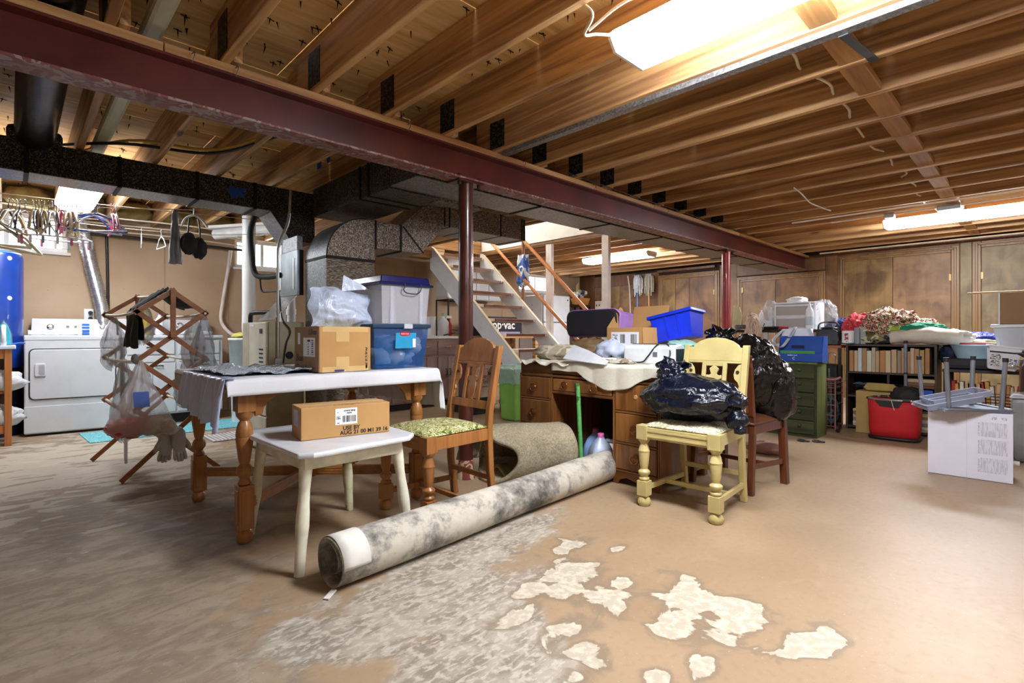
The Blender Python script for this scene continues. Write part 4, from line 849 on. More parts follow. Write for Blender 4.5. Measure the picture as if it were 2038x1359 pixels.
# mats and bucket
def flatmat(name, lab, pts, m, th=0.008):
    c = sum((V(x, y, 0) for x, y in pts), V(0,0,0))/len(pts); return tag(MB().prism([(x, y) for x, y in pts], (0,0,0.0005), (1,0,0), (0,1,0), th).build(name, m, loc=tuple(c), bevel=0.003), lab, 'mat')
flatmat('floor_mat', 'turquoise speckled floor mat before the dryer and cabinet', [(0.44,6.22),(0.47,5.62),(1.85,5.58),(1.90,6.18)], speckle('turquoise_rubber', '#4fa8b4', '#8fd0d6', 0.45, 0.6, (90, 120), 0.7, 0.0))
t = thing('grate_mat', 'grey ribbed drain mat on the floor behind the table leg', 'mat', (1.45, 5.12, 0))
MB().box(-0.22, -0.18, 0.001, 0.22, 0.18, 0.006).build('base', mat('grey_rubber', '#8e8a8c', 0.8), t)
for i in range(14): MB().box(-0.215+i*0.032, -0.18, 0.006, -0.198+i*0.032, 0.18, 0.012).build('rib', mat('pale_rib', '#c9c5c2', 0.7), t)
t = thing('waste_bucket', 'tall white plastic bucket beside the enamel cabinet', 'bucket', (1.78, 5.95, 0))
MB().lathe([(0.12,0.0),(0.15,0.86),(0.158,0.86),(0.158,0.885),(0.146,0.885),(0.142,0.85),(0.115,0.02)], 28, caps=False).build('body', mat('milky_plastic', '#dcdfe4', 0.4), t)
MB().lathe([(0.119,0.0),(0.0,0.001)], 28, caps=False).build('bottom', M_WP, t)
tag(MB().blob((1.77, 5.95, 0.905), (0.11, 0.09, 0.035), 0.25, 2.2, 9, 20, 12, 0.3).build('sponge_cloth', mat('yellow_sponge', '#d8cf6a', 0.9, bump=0.4), loc=(1.77, 5.95, 0.885)), 'yellow sponge cloth lying on the white bucket', 'sponge')
cable('washer_hose', [(1.92, 6.95, 1.98), (1.89, 6.95, 1.7), (1.83, 6.95, 1.3), (1.81, 6.92, 1.08), (1.80, 6.5, 0.93), (1.78, 6.08, 0.92)], 0.020, mat('pale_hose', '#d8ccc4', 0.5), 'pale hose hanging down the laundry wall toward the bucket', 'hose', 10)

# ------------------------------------------------------------------ furnace and pipes
M_BEI = mat('beige_cabinet', '#c9c4ac', 0.4, var=0.05)
t = thing('furnace', 'beige furnace cabinet with a slotted front behind the table', 'furnace', (1.52, 4.10, 0))
pt(MB().box(-0.125, 0.0, 0.02, 0.145, 0.62, 1.02), 'cabinet', mat('olive_beige', '#a8a284', 0.45, var=0.08), bevel=0.006)
pt(MB().box(-0.14, 0.015, 0.30, -0.125, 0.40, 1.015), 'front_panel', M_BEI, bevel=0.006)
pt(MB().box(-0.14, 0.015, 0.04, -0.125, 0.40, 0.29), 'lower_panel', M_BEI, bevel=0.006)
for i in range(5): pt(MB().box(-0.143, 0.08, 0.80-i*0.032, -0.1395, 0.16, 0.812-i*0.032), 'slot', M_GAP)
pt(MB().box(-0.143, 0.09, 0.93, -0.1395, 0.15, 0.965), 'latch', M_GAP); pt(MB().box(-0.1425, 0.28, 0.985, -0.1395, 0.37, 1.0), 'badge', M_CHR); pt(MB().box(-0.1425, 0.10, 0.60, -0.1395, 0.15, 0.66), 'label_plate', mat('blue_label', '#8fa6c4', 0.5))
pt(MB().lathe([(0.03, 0), (0.03, 0.003)], 16, (0.03, 0.001, 0.76), Matrix.Rotation(PI/2, 3, 'X')), 'flue_hole', M_GAP)
pt(MB().box(-0.085, -0.03, 0.60, -0.03, 0.0, 0.74), 'junction_box', mat('silver_box', '#b8bab6', 0.35, 0.6), bevel=0.004)
pt(MB().tube(smooth_path([(-0.06,-0.015,0.74),(-0.062,-0.015,1.45),(-0.05,-0.01,1.62),(0.02,0.0,1.80),(0.04,0.0,2.05)], 6), 0.012, 8), 'conduit', mat('silver_conduit', '#b9bcba', 0.3, 0.8))
pt(MB().tube(smooth_path([(-0.02,-0.01,0.70),(0.0,-0.02,0.85),(0.03,-0.02,0.95),(-0.03,-0.012,1.05),(-0.05,-0.012,1.25)], 6), 0.005, 6), 'control_wire', M_BLKC)
t = thing('coil_cabinet', 'grey metal coil cabinet standing on the furnace', 'cabinet', (1.63, 4.28, 1.235))
pt(MB().box(-0.01, -0.16, 0.0, 0.035, 0.20, 0.36), 'casing', mat('galv_sheet', '#8e979b', 0.35, 0.7, var=0.15, scale=6), bevel=0.003)
pt(MB().box(-0.0125, -0.10, 0.05, -0.010, -0.06, 0.30), 'port_plate', mat('port_plate', '#b9beb9', 0.4, 0.5)); 
pt(MB().box(0.005, -0.165, 0.0, 0.036, -0.160, 0.36), 'edge_insulation', mat('black_board', '#151514', 0.8)); pt(MB().box(-0.01, -0.15, 0.36, 0.034, 0.15, 0.47), 'upper_collar', M_DUCTG)
o = MB().bar((1.42, 4.25, 1.03), (1.60, 4.25, 1.225), 0.34, 0.006, (-1,0,1)).build('leaning_panel', mat('bright_sheet', '#c4c6c6', 0.25, 0.85, var=0.15, scale=6, bump=0.15), loc=(1.5, 4.25, 1.03)); tag(o, 'shiny bent metal sheet leaning on top of the furnace', 'metal sheet')
t = thing('refrigerant_line', 'thick black insulated pipe bending into the coil cabinet', 'pipe', (1.6, 4.75, 1.5))
L(MB().tube(smooth_path([(1.60,5.0,2.05),(1.53,4.95,1.85),(1.52,4.88,1.60),(1.53,4.82,1.45),(1.58,4.70,1.42),(1.62,4.47,1.42)], 8), 0.024, 12), t).build('insulation', mat('black_foam', '#1d2022', 0.7), t)
L(MB().tube(smooth_path([(1.545,4.75,1.40),(1.55,4.72,1.30),(1.58,4.65,1.29),(1.63,4.47,1.29)], 5), 0.008, 8), t).build('liquid_line', M_BLKC, t)
t = thing('condensate_pump_pipe', 'short black elbow pipe beside the conduit above the furnace', 'pipe', (1.45, 4.6, 1.1))
L(MB().tube(smooth_path([(1.42,4.60,1.02),(1.42,4.58,1.09),(1.44,4.50,1.10),(1.50,4.38,1.10)], 5), 0.018, 10), t).build('elbow', M_BLKC, t)
cable('white_drain_pipe', [(1.70, 5.55, 2.10), (1.70, 5.55, 1.2), (1.70, 5.55, 0.95), (1.735, 5.55, 0.82), (1.78, 5.56, 0.70), (1.79, 5.56, 0.35), (1.79, 5.56, 0.01)], 0.062, mat('white_pvc', '#d9dbd8', 0.35, var=0.03), 'fat white plastic drain pipe standing behind the table', 'pipe', 20)
cable('white_vent_pipe', [(1.88, 5.1, 2.05), (1.87, 5.1, 1.6), (1.86, 5.1, 1.0), (1.86, 5.1, 0.02)], 0.032, mat('white_pvc', '#d9dbd8', 0.35), 'thinner white vent pipe between the black pipe and the furnace', 'pipe', 14)
t = thing('flue_fitting', 'white plastic flue elbow fitting beside the coil cabinet', 'pipe', (1.72, 4.72, 1.1))
L(MB().tube(smooth_path([(1.70,4.72,1.28),(1.78,4.72,1.27),(1.80,4.72,1.20),(1.80,4.72,0.6),(1.80,4.72,0.01)], 6), 0.035, 14), t).build('elbow', M_WP, t); L(MB().lathe([(0.042,0),(0.042,0.05)], 14, (1.80,4.72,1.10)), t).build('coupling', M_WP, t)
tape = mat('blue_painter_tape', '#1d4fb4', 0.6)
for k, (x, y, z) in enumerate(((1.62, 3.72, 2.19), (1.64, 3.60, 2.21))):
    tag(MB().box(x-0.001, y-0.02-0.02*(1-k), z-0.05, x+0.001, y+0.03, z+0.05).build('tape_flag', tape, loc=(x, y, z)), ('wide flag of blue tape stuck to a joist above the furnace', 'narrow strip of blue tape stuck to the same joist')[k], 'tape')
# ------------------------------------------------------------------ dining table
M_ORW = wood('orange_maple', '#7d4d28', '#b27a42', axis=2, rough=0.32, fine=50, stretch=0.06)
M_ORX = wood('orange_maple_rail', '#7d4d28', '#b27a42', axis=0, rough=0.32, fine=50, stretch=0.06)
TX0, TX1, TY0, TY1, TZ = 0.66, 1.72, 2.40, 3.33, 0.725
tb = thing('dining_table', 'old orange maple dining table with turned legs and crossed stretchers', 'table', ((TX0+TX1)/2, (TY0+TY1)/2, 0))
hx, hy = 0.45, 0.39
def pt(mb, name, m, **k): return mb.build(name, m, t, **k)
t = tb
pt(MB().box(-0.53, -0.465, 0.695, 0.53, 0.465, 0.725), 'tabletop', M_ORX, bevel=0.006)
leg_prof = [(0.024,0.0),(0.036,0.012),(0.040,0.03),(0.034,0.052),(0.022,0.062)]
turn = [(0.026,0.255),(0.034,0.262),(0.028,0.275),(0.022,0.285),(0.036,0.30),(0.040,0.315),(0.034,0.335),(0.022,0.348),(0.026,0.355),(0.030,0.37),(0.038,0.42),(0.043,0.46),(0.040,0.468),(0.043,0.474),(0.040,0.50),(0.030,0.53),(0.022,0.54),(0.030,0.548),(0.040,0.56),(0.044,0.58)]
for sx in (-1, 1):
    for sy in (-1, 1):
        lg = MB().lathe([(r_*0.9, z_) for r_, z_ in leg_prof], 20).lathe([(r_*0.85, z_) for r_, z_ in turn], 20)
        lg.box(-0.032,-0.032,0.062,0.032,0.032,0.255)
        for ang in (0, PI/2, PI, 1.5*PI): lg.cbox((0.033*math.cos(ang), 0.033*math.sin(ang), 0.16), (0.004, 0.045, 0.15), Matrix.Rotation(ang, 3, 'Z'))
        lg.box(-0.038,-0.038,0.58,0.038,0.038,0.695)
        lg.v = [p+V(sx*hx, sy*hy, 0) for p in lg.v]; lg.build('leg', M_ORW, tb, bevel=0.003)
for sy in (-1, 1):
    pt(MB().box(-hx+0.04, sy*hy-0.012, 0.655, hx-0.04, sy*hy+0.012, 0.695), 'apron', M_ORX, bevel=0.003)
    for sx in (-1, 1):
        pr = [(0,0.075),(0,-0.045)]+[(0.03,-0.04),(0.04,-0.005),(0.065,0.025),(0.10,0.043),(0.115,0.048),(0.12,0.055),(0.165,0.06),(0.17,0.075)]
        pt(MB().prism([(u*-sx, v) for u, v in pr], (sx*(hx-0.042), sy*hy+0.010, 0.60), (1,0,0), (0,0,1), 0.02), 'corner_bracket', M_ORX, bevel=0.002)
for sx in (-1, 1):
    pt(MB().box(sx*hx-0.012, -hy+0.04, 0.655, sx*hx+0.012, hy-0.04, 0.695), 'apron', M_ORX, bevel=0.003)
    for sy in (-1, 1): pt(MB().prism([(u*-sy, v) for u, v in pr], (sx*hx-0.01, sy*(hy-0.042), 0.60), (0,1,0), (0,0,1), 0.02), 'corner_bracket', M_ORX, bevel=0.002)
c = V(0,0,0.165)
for sx in (-1, 1):
    for sy in (-1, 1):
        e = V(sx*(hx-0.03), sy*(hy-0.03), 0.165); k = V(sx*0.06, 0, 0.165) if False else c
        s = pt(MB().bar(c, e, 0.030, 0.050), 'stretcher', M_ORX, bevel=0.003)
        for dz in (-0.014, 0.0, 0.014): MB().bar(c+V(0,0,dz), e+V(0,0,dz), 0.034, 0.006).build('reed', M_ORX, s)
pt(MB().lathe([(0.045,0.135),(0.05,0.14),(0.05,0.19),(0.045,0.195)], 8), 'centre_block', M_ORX, bevel=0.003)
# tablecloth: top, short front fall, long left fall with pleats, right corner tail
M_CLOTH = mat('white_tablecloth', '#d9dde2', 0.85, var=0.04, scale=3, bump=0.08, bs=160)
def clothfn(u, v):
    x = TX0-0.02-0.012 + u*(TX1-TX0+0.04+0.012+0.22); y = TY0-0.012-0.072+v*(TY1-TY0+0.024+0.072+0.10)
    zt = TZ+0.006; X0, X1, Y0, Y1 = TX0-0.012, TX1+0.012, TY0-0.012, TY1+0.012
    dx = max(X0-x, 0, x-X1); dy = max(Y0-y, 0, y-Y1); px, py = min(max(x, X0), X1), min(max(y, Y0), Y1)
    n = 0.004*noise.noise(V(x*9, y*9, 1))
    if dx == 0 and dy == 0: return (x, y, zt+0.003*noise.noise(V(x*7, y*7, 2)))
    dd = math.hypot(dx, dy); drop = dd
    nx, ny = ((-1 if x < X0 else 1)*dx, (-1 if y < Y0 else 1)*dy); ln = math.hypot(nx, ny); nx, ny = nx/ln, ny/ln
    out = 0.012*(1-math.exp(-dd*40))+n
    if dx > 0.03: out += (0.016*math.sin(y*58)+0.010*math.sin(y*23+1))*min(1, dx*6)+0.10*dd*(1 if x < X0 else 0.9)
    return (px+nx*out, py+ny*out, zt-drop*(0.985))
cl = MB().grid(clothfn, 110, 84).build('tablecloth', M_CLOTH, loc=(1.19, 2.86, TZ), solid=0.002); tag(cl, 'white cloth spread over the orange dining table', 'tablecloth')
def cover(u, v):
    y = TY0-0.03+0.72*v; dr = u*(0.20+0.05*(1-v)+0.025*noise.noise(V(v*7, 0, 0)))
    if dr < 0.03: return (TX0+0.02-dr*1.3, y, TZ+0.012-dr*0.1)
    pl = 0.013*math.sin(v*46)+0.008*math.sin(v*21+1)
    return (TX0-0.026-pl*min(1, dr*8)-0.12*(dr-0.03), y-0.02*u, TZ+0.009-(dr-0.03)*0.98)
o = MB().grid(cover, 26, 90).build('plastic_cover', plastic_sheet('bluish_film', '#c0cef0', 0.86, 0.2, 0.4, 9), loc=(0.6, 2.7, 0.5), solid=0.001)
tag(o, 'bluish plastic cover hanging over the left edge of the table', 'plastic cover')
def crinkle(u, v):
    x, y = 0.66+0.44*u, 2.50+0.62*v; return (x+0.015*noise.noise(V(v*6, 1, u)), y, TZ+0.013+0.028*abs(noise.noise(V(x*9, y*9, 3)))+0.014*abs(noise.noise(V(x*24, y*24, 8)))+0.006*math.sin(x*40))
tag(MB().grid(crinkle, 60, 70, smooth=True).build('crumpled_film', shiny('silvery_film', '#aeb9c6', 0.12, 0.9, 22, 0.04), loc=(0.88, 2.8, TZ+0.012), solid=0.001), 'crumpled silvery plastic film spread on the left of the table', 'plastic film')
t = thing('pen', 'blue pen lying before the tall carton on the table', 'pen', (1.16, 2.435, TZ+0.018))
MB().tube([(-0.02,0,0),(0.028,0.004,0)], 0.0045, 8).build('barrel', mat('ink_blue', '#2b2f8e', 0.3), t); MB().tube([(0.028,0.004,0),(0.04,0.005,0)], [0.0045,0.001], 8).build('tip', M_CHR, t)

# ------------------------------------------------------------------ cartons and totes on the table
def card(name, a, b): 
    return mat(name, a, 0.8, var=0.05, scale=5, bump=0.03)
M_CARD = card('kraft_card', '#b98f58', ''); M_CARDD = card('dark_kraft_card', '#9a7a58', ''); M_TAPE = mat('tan_packing_tape', '#d0b078', 0.3, var=0.03); M_INK = mat('black_ink', '#1c1712', 0.7); M_LAB = mat('label_paper', '#eef0f4', 0.6, var=0.02); M_BINK = mat('blue_ink', '#4a5f9a', 0.6)
bx = thing('shipping_carton', 'tall brown shipping carton with tape crosses and black side lettering on the table', 'box', (1.07, 2.455, TZ+0.010)); t = bx
w, dp, h = 0.275, 0.30, 0.225
pt(MB().box(0, 0, 0, w, dp, h), 'carton_body', M_CARD, bevel=0.004)
pt(MB().box(-0.0012, 0.001, 0.001, 0.0, dp-0.001, h-0.001), 'side_panel', M_CARDD)
for z0, z1 in ((0.0, 0.026), (h-0.026, h)): pt(MB().box(0.015, -0.0012, z0, w-0.015, 0, z1), 'tape_strip', M_TAPE)
for z0, z1 in ((0.026, 0.075), (h-0.075, h-0.026)): pt(MB().box(0.085, -0.0013, z0, 0.155, 0, z1), 'tape_strip', M_TAPE)
pt(MB().box(0.03, 0.0, h, w-0.03, dp, h+0.001), 'tape_strip', M_TAPE)
pt(MB().box(-0.0025, 0.045, 0.075, -0.0012, 0.185, 0.17), 'shipping_label', M_LAB)
mb = MB(); barcode(mb, (-0.0026, 0.085, 0.085), (0,0,1), (0,-1,0), 0.075, 0.022, 3, 0.0005); pt(mb, 'barcode', M_BINK)
mb = MB(); barcode(mb, (-0.0026, 0.13, 0.085), (0,0,1), (0,-1,0), 0.075, 0.012, 5, 0.0005); pt(mb, 'barcode', M_BINK)
pt(MB().box(-0.0028, 0.10, 0.150, -0.0012, 0.135, 0.160), 'label_block', M_INK)
pt(MB().box(-0.0026, 0.225, 0.135, -0.0012, 0.255, 0.195), 'paper_tag', M_LAB)
text('LLBean', 0.040, M_INK, (-0.0016, 0.125, 0.186), (0,-1,0), (0,0,1), bx, squash=0.85)
text('Bean\nOutsider', 0.052, M_INK, (-0.0016, 0.275, 0.050), (0,-1,0), (0,0,1), bx, squash=0.85)
pt(MB().box(w-0.030, -0.0012, 0.012, w-0.020, 0, 0.12), 'edge_print', print_mat('edge_print', '#b98f58', '#2a2018', (150, 10, 120), 0.46))
def pillow(u, v):
    s, q = 2*u-1, 2*v-1; e = max(0, 1-abs(s)**3.2)*max(0, 1-abs(q)**3.2); return e
pm = MB()
for sg in (-1, 1):
    pm.grid(lambda u, v: (1.09+0.335*u+0.012*math.sin(v*9), 2.60+0.03*v+sg*0.055*pillow(u, v)+0.012*noise.noise(V(u*5, v*8, 2))*(1 if 0.02<u<0.98 else 0), TZ+0.238+0.205*v*(0.95+0.08*math.sin(u*5))+0.006*noise.noise(V(u*9, v*4, 5))), 44, 30)
o = pm.build('air_pillow', plastic_sheet('pale_blue_bag', '#c4d3ea', 0.92, 0.22, 0.9, 9), loc=(1.25, 2.64, TZ+0.2365)); tag(o, 'puffy pale blue plastic pouch lying on the tall carton', 'plastic bag')
o = MB().prism([(0,0),(0.10,0.015),(0.16,0.02),(0.11,0.05),(0.02,0.09)], (1.26, 2.612, TZ+0.425), (1,0,0.0), (0,0.2,1), 0.004).build('pouch_flap', plastic_sheet('pale_blue_bag', '#c4d3ea', 0.92), loc=(1.3, 2.6, TZ+0.425)); tag(o, 'folded clear corner sticking up from the plastic pouch', 'plastic bag')
N = NT('blue_tote_plastic'); N.b.inputs['Base Color'].default_value = lin('#1f5c9e'); N.b.inputs['Roughness'].default_value = 0.2; N.b.inputs['Alpha'].default_value = 0.34; M_TOTE = N.m
N = NT('clear_tote_plastic'); N.b.inputs['Base Color'].default_value = lin('#dfe4ee'); N.b.inputs['Roughness'].default_value = 0.18; N.b.inputs['Alpha'].default_value = 0.30; M_CLEAR = N.m
M_NAVY = mat('navy_plastic', '#0d1650', 0.22); M_DBL = mat('dark_blue_rim', '#24415e', 0.3)
def tub(par, w0, d0, w1, d1, h, m, th=0.003, name='tub'):
    """open tapered tub centred on the origin"""
    def ring(w, d, z): return [(-w/2,-d/2,z),(w/2,-d/2,z),(w/2,d/2,z),(-w/2,d/2,z)]
    mb = MB(); vs = ring(w0,d0,0)+ring(w1,d1,h)+ring(w1-2*th,d1-2*th,h)+ring(w0-2*th,d0-2*th,th)
    fs = [(3,2,1,0)]
    for a in (0, 4, 8):
        for i in range(4): fs.append((a+i, a+(i+1)%4, a+4+(i+1)%4, a+4+i))
    fs.append((12,13,14,15)); mb.add(vs, fs); return mb.build(name, m, par, bevel=0.006 if min(w0,d0) > 0.1 else 0.002)
t = thing('blue_storage_tote', 'translucent blue storage tote full of papers on the right of the table', 'storage box', (1.545, 2.625, TZ+0.010))
tub(t, 0.31, 0.27, 0.35, 0.31, 0.235, M_TOTE)
for q in (((-0.185,-0.165),(0.185,-0.150)), ((-0.185,0.150),(0.185,0.165)), ((-0.185,-0.15),(-0.170,0.15)), ((0.170,-0.15),(0.185,0.15))): MB().box(q[0][0], q[0][1], 0.222, q[1][0], q[1][1], 0.243).build('rim', M_DBL, t, bevel=0.004)
MB().box(0.005, -0.168, 0.218, 0.06, -0.155, 0.246).build('latch', mat('pale_latch', '#b9c4cc', 0.4), t, bevel=0.003)
lb = MB().box(-0.045, -0.156, 0.11, 0.085, -0.154, 0.195); sh = 0.0
for i, p in enumerate(lb.v): p.y += -(p.z-0.11)*0.085
lb.build('tote_label', mat('cyan_label', '#2ea3d8', 0.4), t)
MB().prism([(0.03*1.0*math.cos(a*PI/10)*1.1, 0.012*math.sin(a*PI/10)) for a in range(20)], (0.012, -0.1625, 0.19), (1,0,0), (0,-0.085,1), 0.002).build('red_badge', mat('red_badge', '#c8202c', 0.4), t)
text('Rubbermaid', 0.010, M_LAB, (-0.014, -0.1655, 0.187), (1,0,0), (0,0,1), t)
mb = MB(); barcode(mb, (0.066, -0.162, 0.12), (0,0,1), (-1,0,0), 0.05, 0.010, 5); MB().box(0.064, -0.1605, 0.115, 0.083, -0.1595, 0.180).build('barcode_panel', M_LAB, t); 
for k, (x, z, r_) in enumerate(((-0.08,0.06,0.05),(0.0,0.07,0.055),(0.07,0.06,0.05),(0.11,0.12,0.05),(-0.02,0.13,0.05))):
    MB().blob((x, -0.02-0.02*(k%2), z), (r_, 0.09, r_*0.9), 0.3, 2.5, k+30, 16, 10, 0.4, zmin=0.008).build('paper_contents', (mat('pale_blue_paper', '#a9c6e6', 0.8), mat('white_paper', '#dfe6ee', 0.8))[k % 2], t)
t = thing('clear_storage_tote', 'clear storage tote with a navy lid stacked on the blue tote', 'storage box', (1.59, 2.68, TZ+0.256))
tub(t, 0.29, 0.33, 0.315, 0.36, 0.22, M_CLEAR)
for sx in (-0.09, 0.10): MB().box(sx-0.012, -0.182, 0.0, sx+0.012, -0.170, 0.215).build('rib', M_CLEAR, t)
MB().box(-0.175,-0.195,0.212,0.175,0.195,0.226).build('lid_rim', M_NAVY, t, bevel=0.004)
MB().frus((0,0,0.226), (0.325,0.365), (0.305,0.345), 0.040).build('lid', M_NAVY, t, bevel=0.005)
MB().tube(smooth_path([(-0.02,-0.196,0.225),(-0.022,-0.20,0.205),(-0.03,-0.20,0.19),(-0.012,-0.20,0.172),(0.05,-0.20,0.168),(0.075,-0.20,0.18),(0.085,-0.20,0.20),(0.085,-0.196,0.225)], 4), 0.003, 6).build('wire_handle', M_BLKC, t)

# ------------------------------------------------------------------ white bench stool and carton
M_CREAM = mat('chipped_cream_paint', '#d9d6c0', 0.45, var=0.10, scale=14, bump=0.06); M_CREAMD = patches('worn_cream_leg', ['#8d8058', '#c9c4a0', '#d2cfae', '#cfcbaa', '#d6d3b6'], 5, 0.5, 4)
t = thing('white_stool', 'chipped cream-white wooden stool with splayed legs before the table', 'stool', (1.03, 2.265, 0))
pr = rr(0.60, 0.70, 0.05)
pt(MB().prism([(-0.27,-0.33),(-0.22,-0.36),(0.22,-0.33),(0.28,-0.27),(0.30,0.24),(0.26,0.31),(-0.22,0.33),(-0.28,0.29)], (0,0,0.455), (1,0,0), (0,1,0), 0.022), 'seat', mat('cool_white_paint', '#d6dadf', 0.35, var=0.06, bump=0.04), bevel=0.008)
pt(MB().box(-0.22, -0.275, 0.395, 0.21, -0.255, 0.455), 'apron', M_CREAM, bevel=0.003); pt(MB().box(-0.22, 0.245, 0.395, 0.21, 0.265, 0.455), 'apron', M_CREAM, bevel=0.003)
pt(MB().box(-0.225, -0.25, 0.395, -0.205, 0.24, 0.455), 'apron', M_CREAM, bevel=0.003); pt(MB().box(0.20, -0.25, 0.395, 0.22, 0.24, 0.455), 'apron', M_CREAM, bevel=0.003)
for sx, sy, m in ((-1,-1,M_CREAM), (1,-1,M_CREAM), (-1,1,M_CREAMD), (1,1,M_CREAMD)):
    top = V(sx*0.20, sy*0.245, 0.45); ft = V(sx*0.245, sy*0.285, 0.0); P = [top.lerp(ft, k/10) for k in range(11)]
    pt(MB().tube(P, [0.026,0.026,0.024,0.021,0.022,0.025,0.026,0.023,0.021,0.020,0.019], 12), 'leg', m)
bx = thing('long_carton', 'long low brown carton printed with a use-by date on the white stool', 'box', (0.86, 2.15, 0.4785), math.radians(-9)); t = bx
w, dp, h = 0.385, 0.17, 0.135
pt(MB().box(0, 0, 0, w, dp, h), 'carton_body', M_CARD, bevel=0.003); pt(MB().box(0, 0.07, h, w, 0.10, h+0.0008), 'tape_strip', M_TAPE)
pt(MB().box(0.14, -0.0012, 0.052, 0.235, 0, 0.122), 'shipping_label', M_LAB)
mb = MB(); barcode(mb, (0.172, -0.0013, 0.062), (1,0,0), (0,0,1), 0.058, 0.028, 7, 0.0005); pt(mb, 'barcode', M_INK)
for q in ((0.176,0.108,0.226,0.114),(0.188,0.098,0.210,0.104),(0.147,0.104,0.154,0.107),(0.144,0.084,0.160,0.088),(0.144,0.077,0.162,0.081),(0.148,0.058,0.158,0.061)): pt(MB().box(q[0],-0.0016,q[1],q[2],-0.001,q[3]), 'label_print', print_mat('tiny_print', '#eef0f4', '#22242a', (260, 10, 220), 0.42))
text('USE BY', 0.024, M_INK, (0.172, -0.0008, 0.028), (1,0,0), (0,0,1), bx, bold=0.0006); text('AUG 21 00 M1 39 16', 0.024, M_INK, (0.16, -0.0008, 0.008), (1,0,0), (0,0,1), bx, squash=1.02, bold=0.0006)
pt(MB().box(0.14, 0.014, h, 0.25, 0.030, h+0.0008), 'lid_print', print_mat('lid_print', '#b98f58', '#3a2c1c', (170, 120, 10), 0.50))
pt(MB().box(-0.0012, 0.05, 0.05, 0, 0.13, 0.12), 'side_label', mat('pale_blue_label', '#b9c6d8', 0.6))

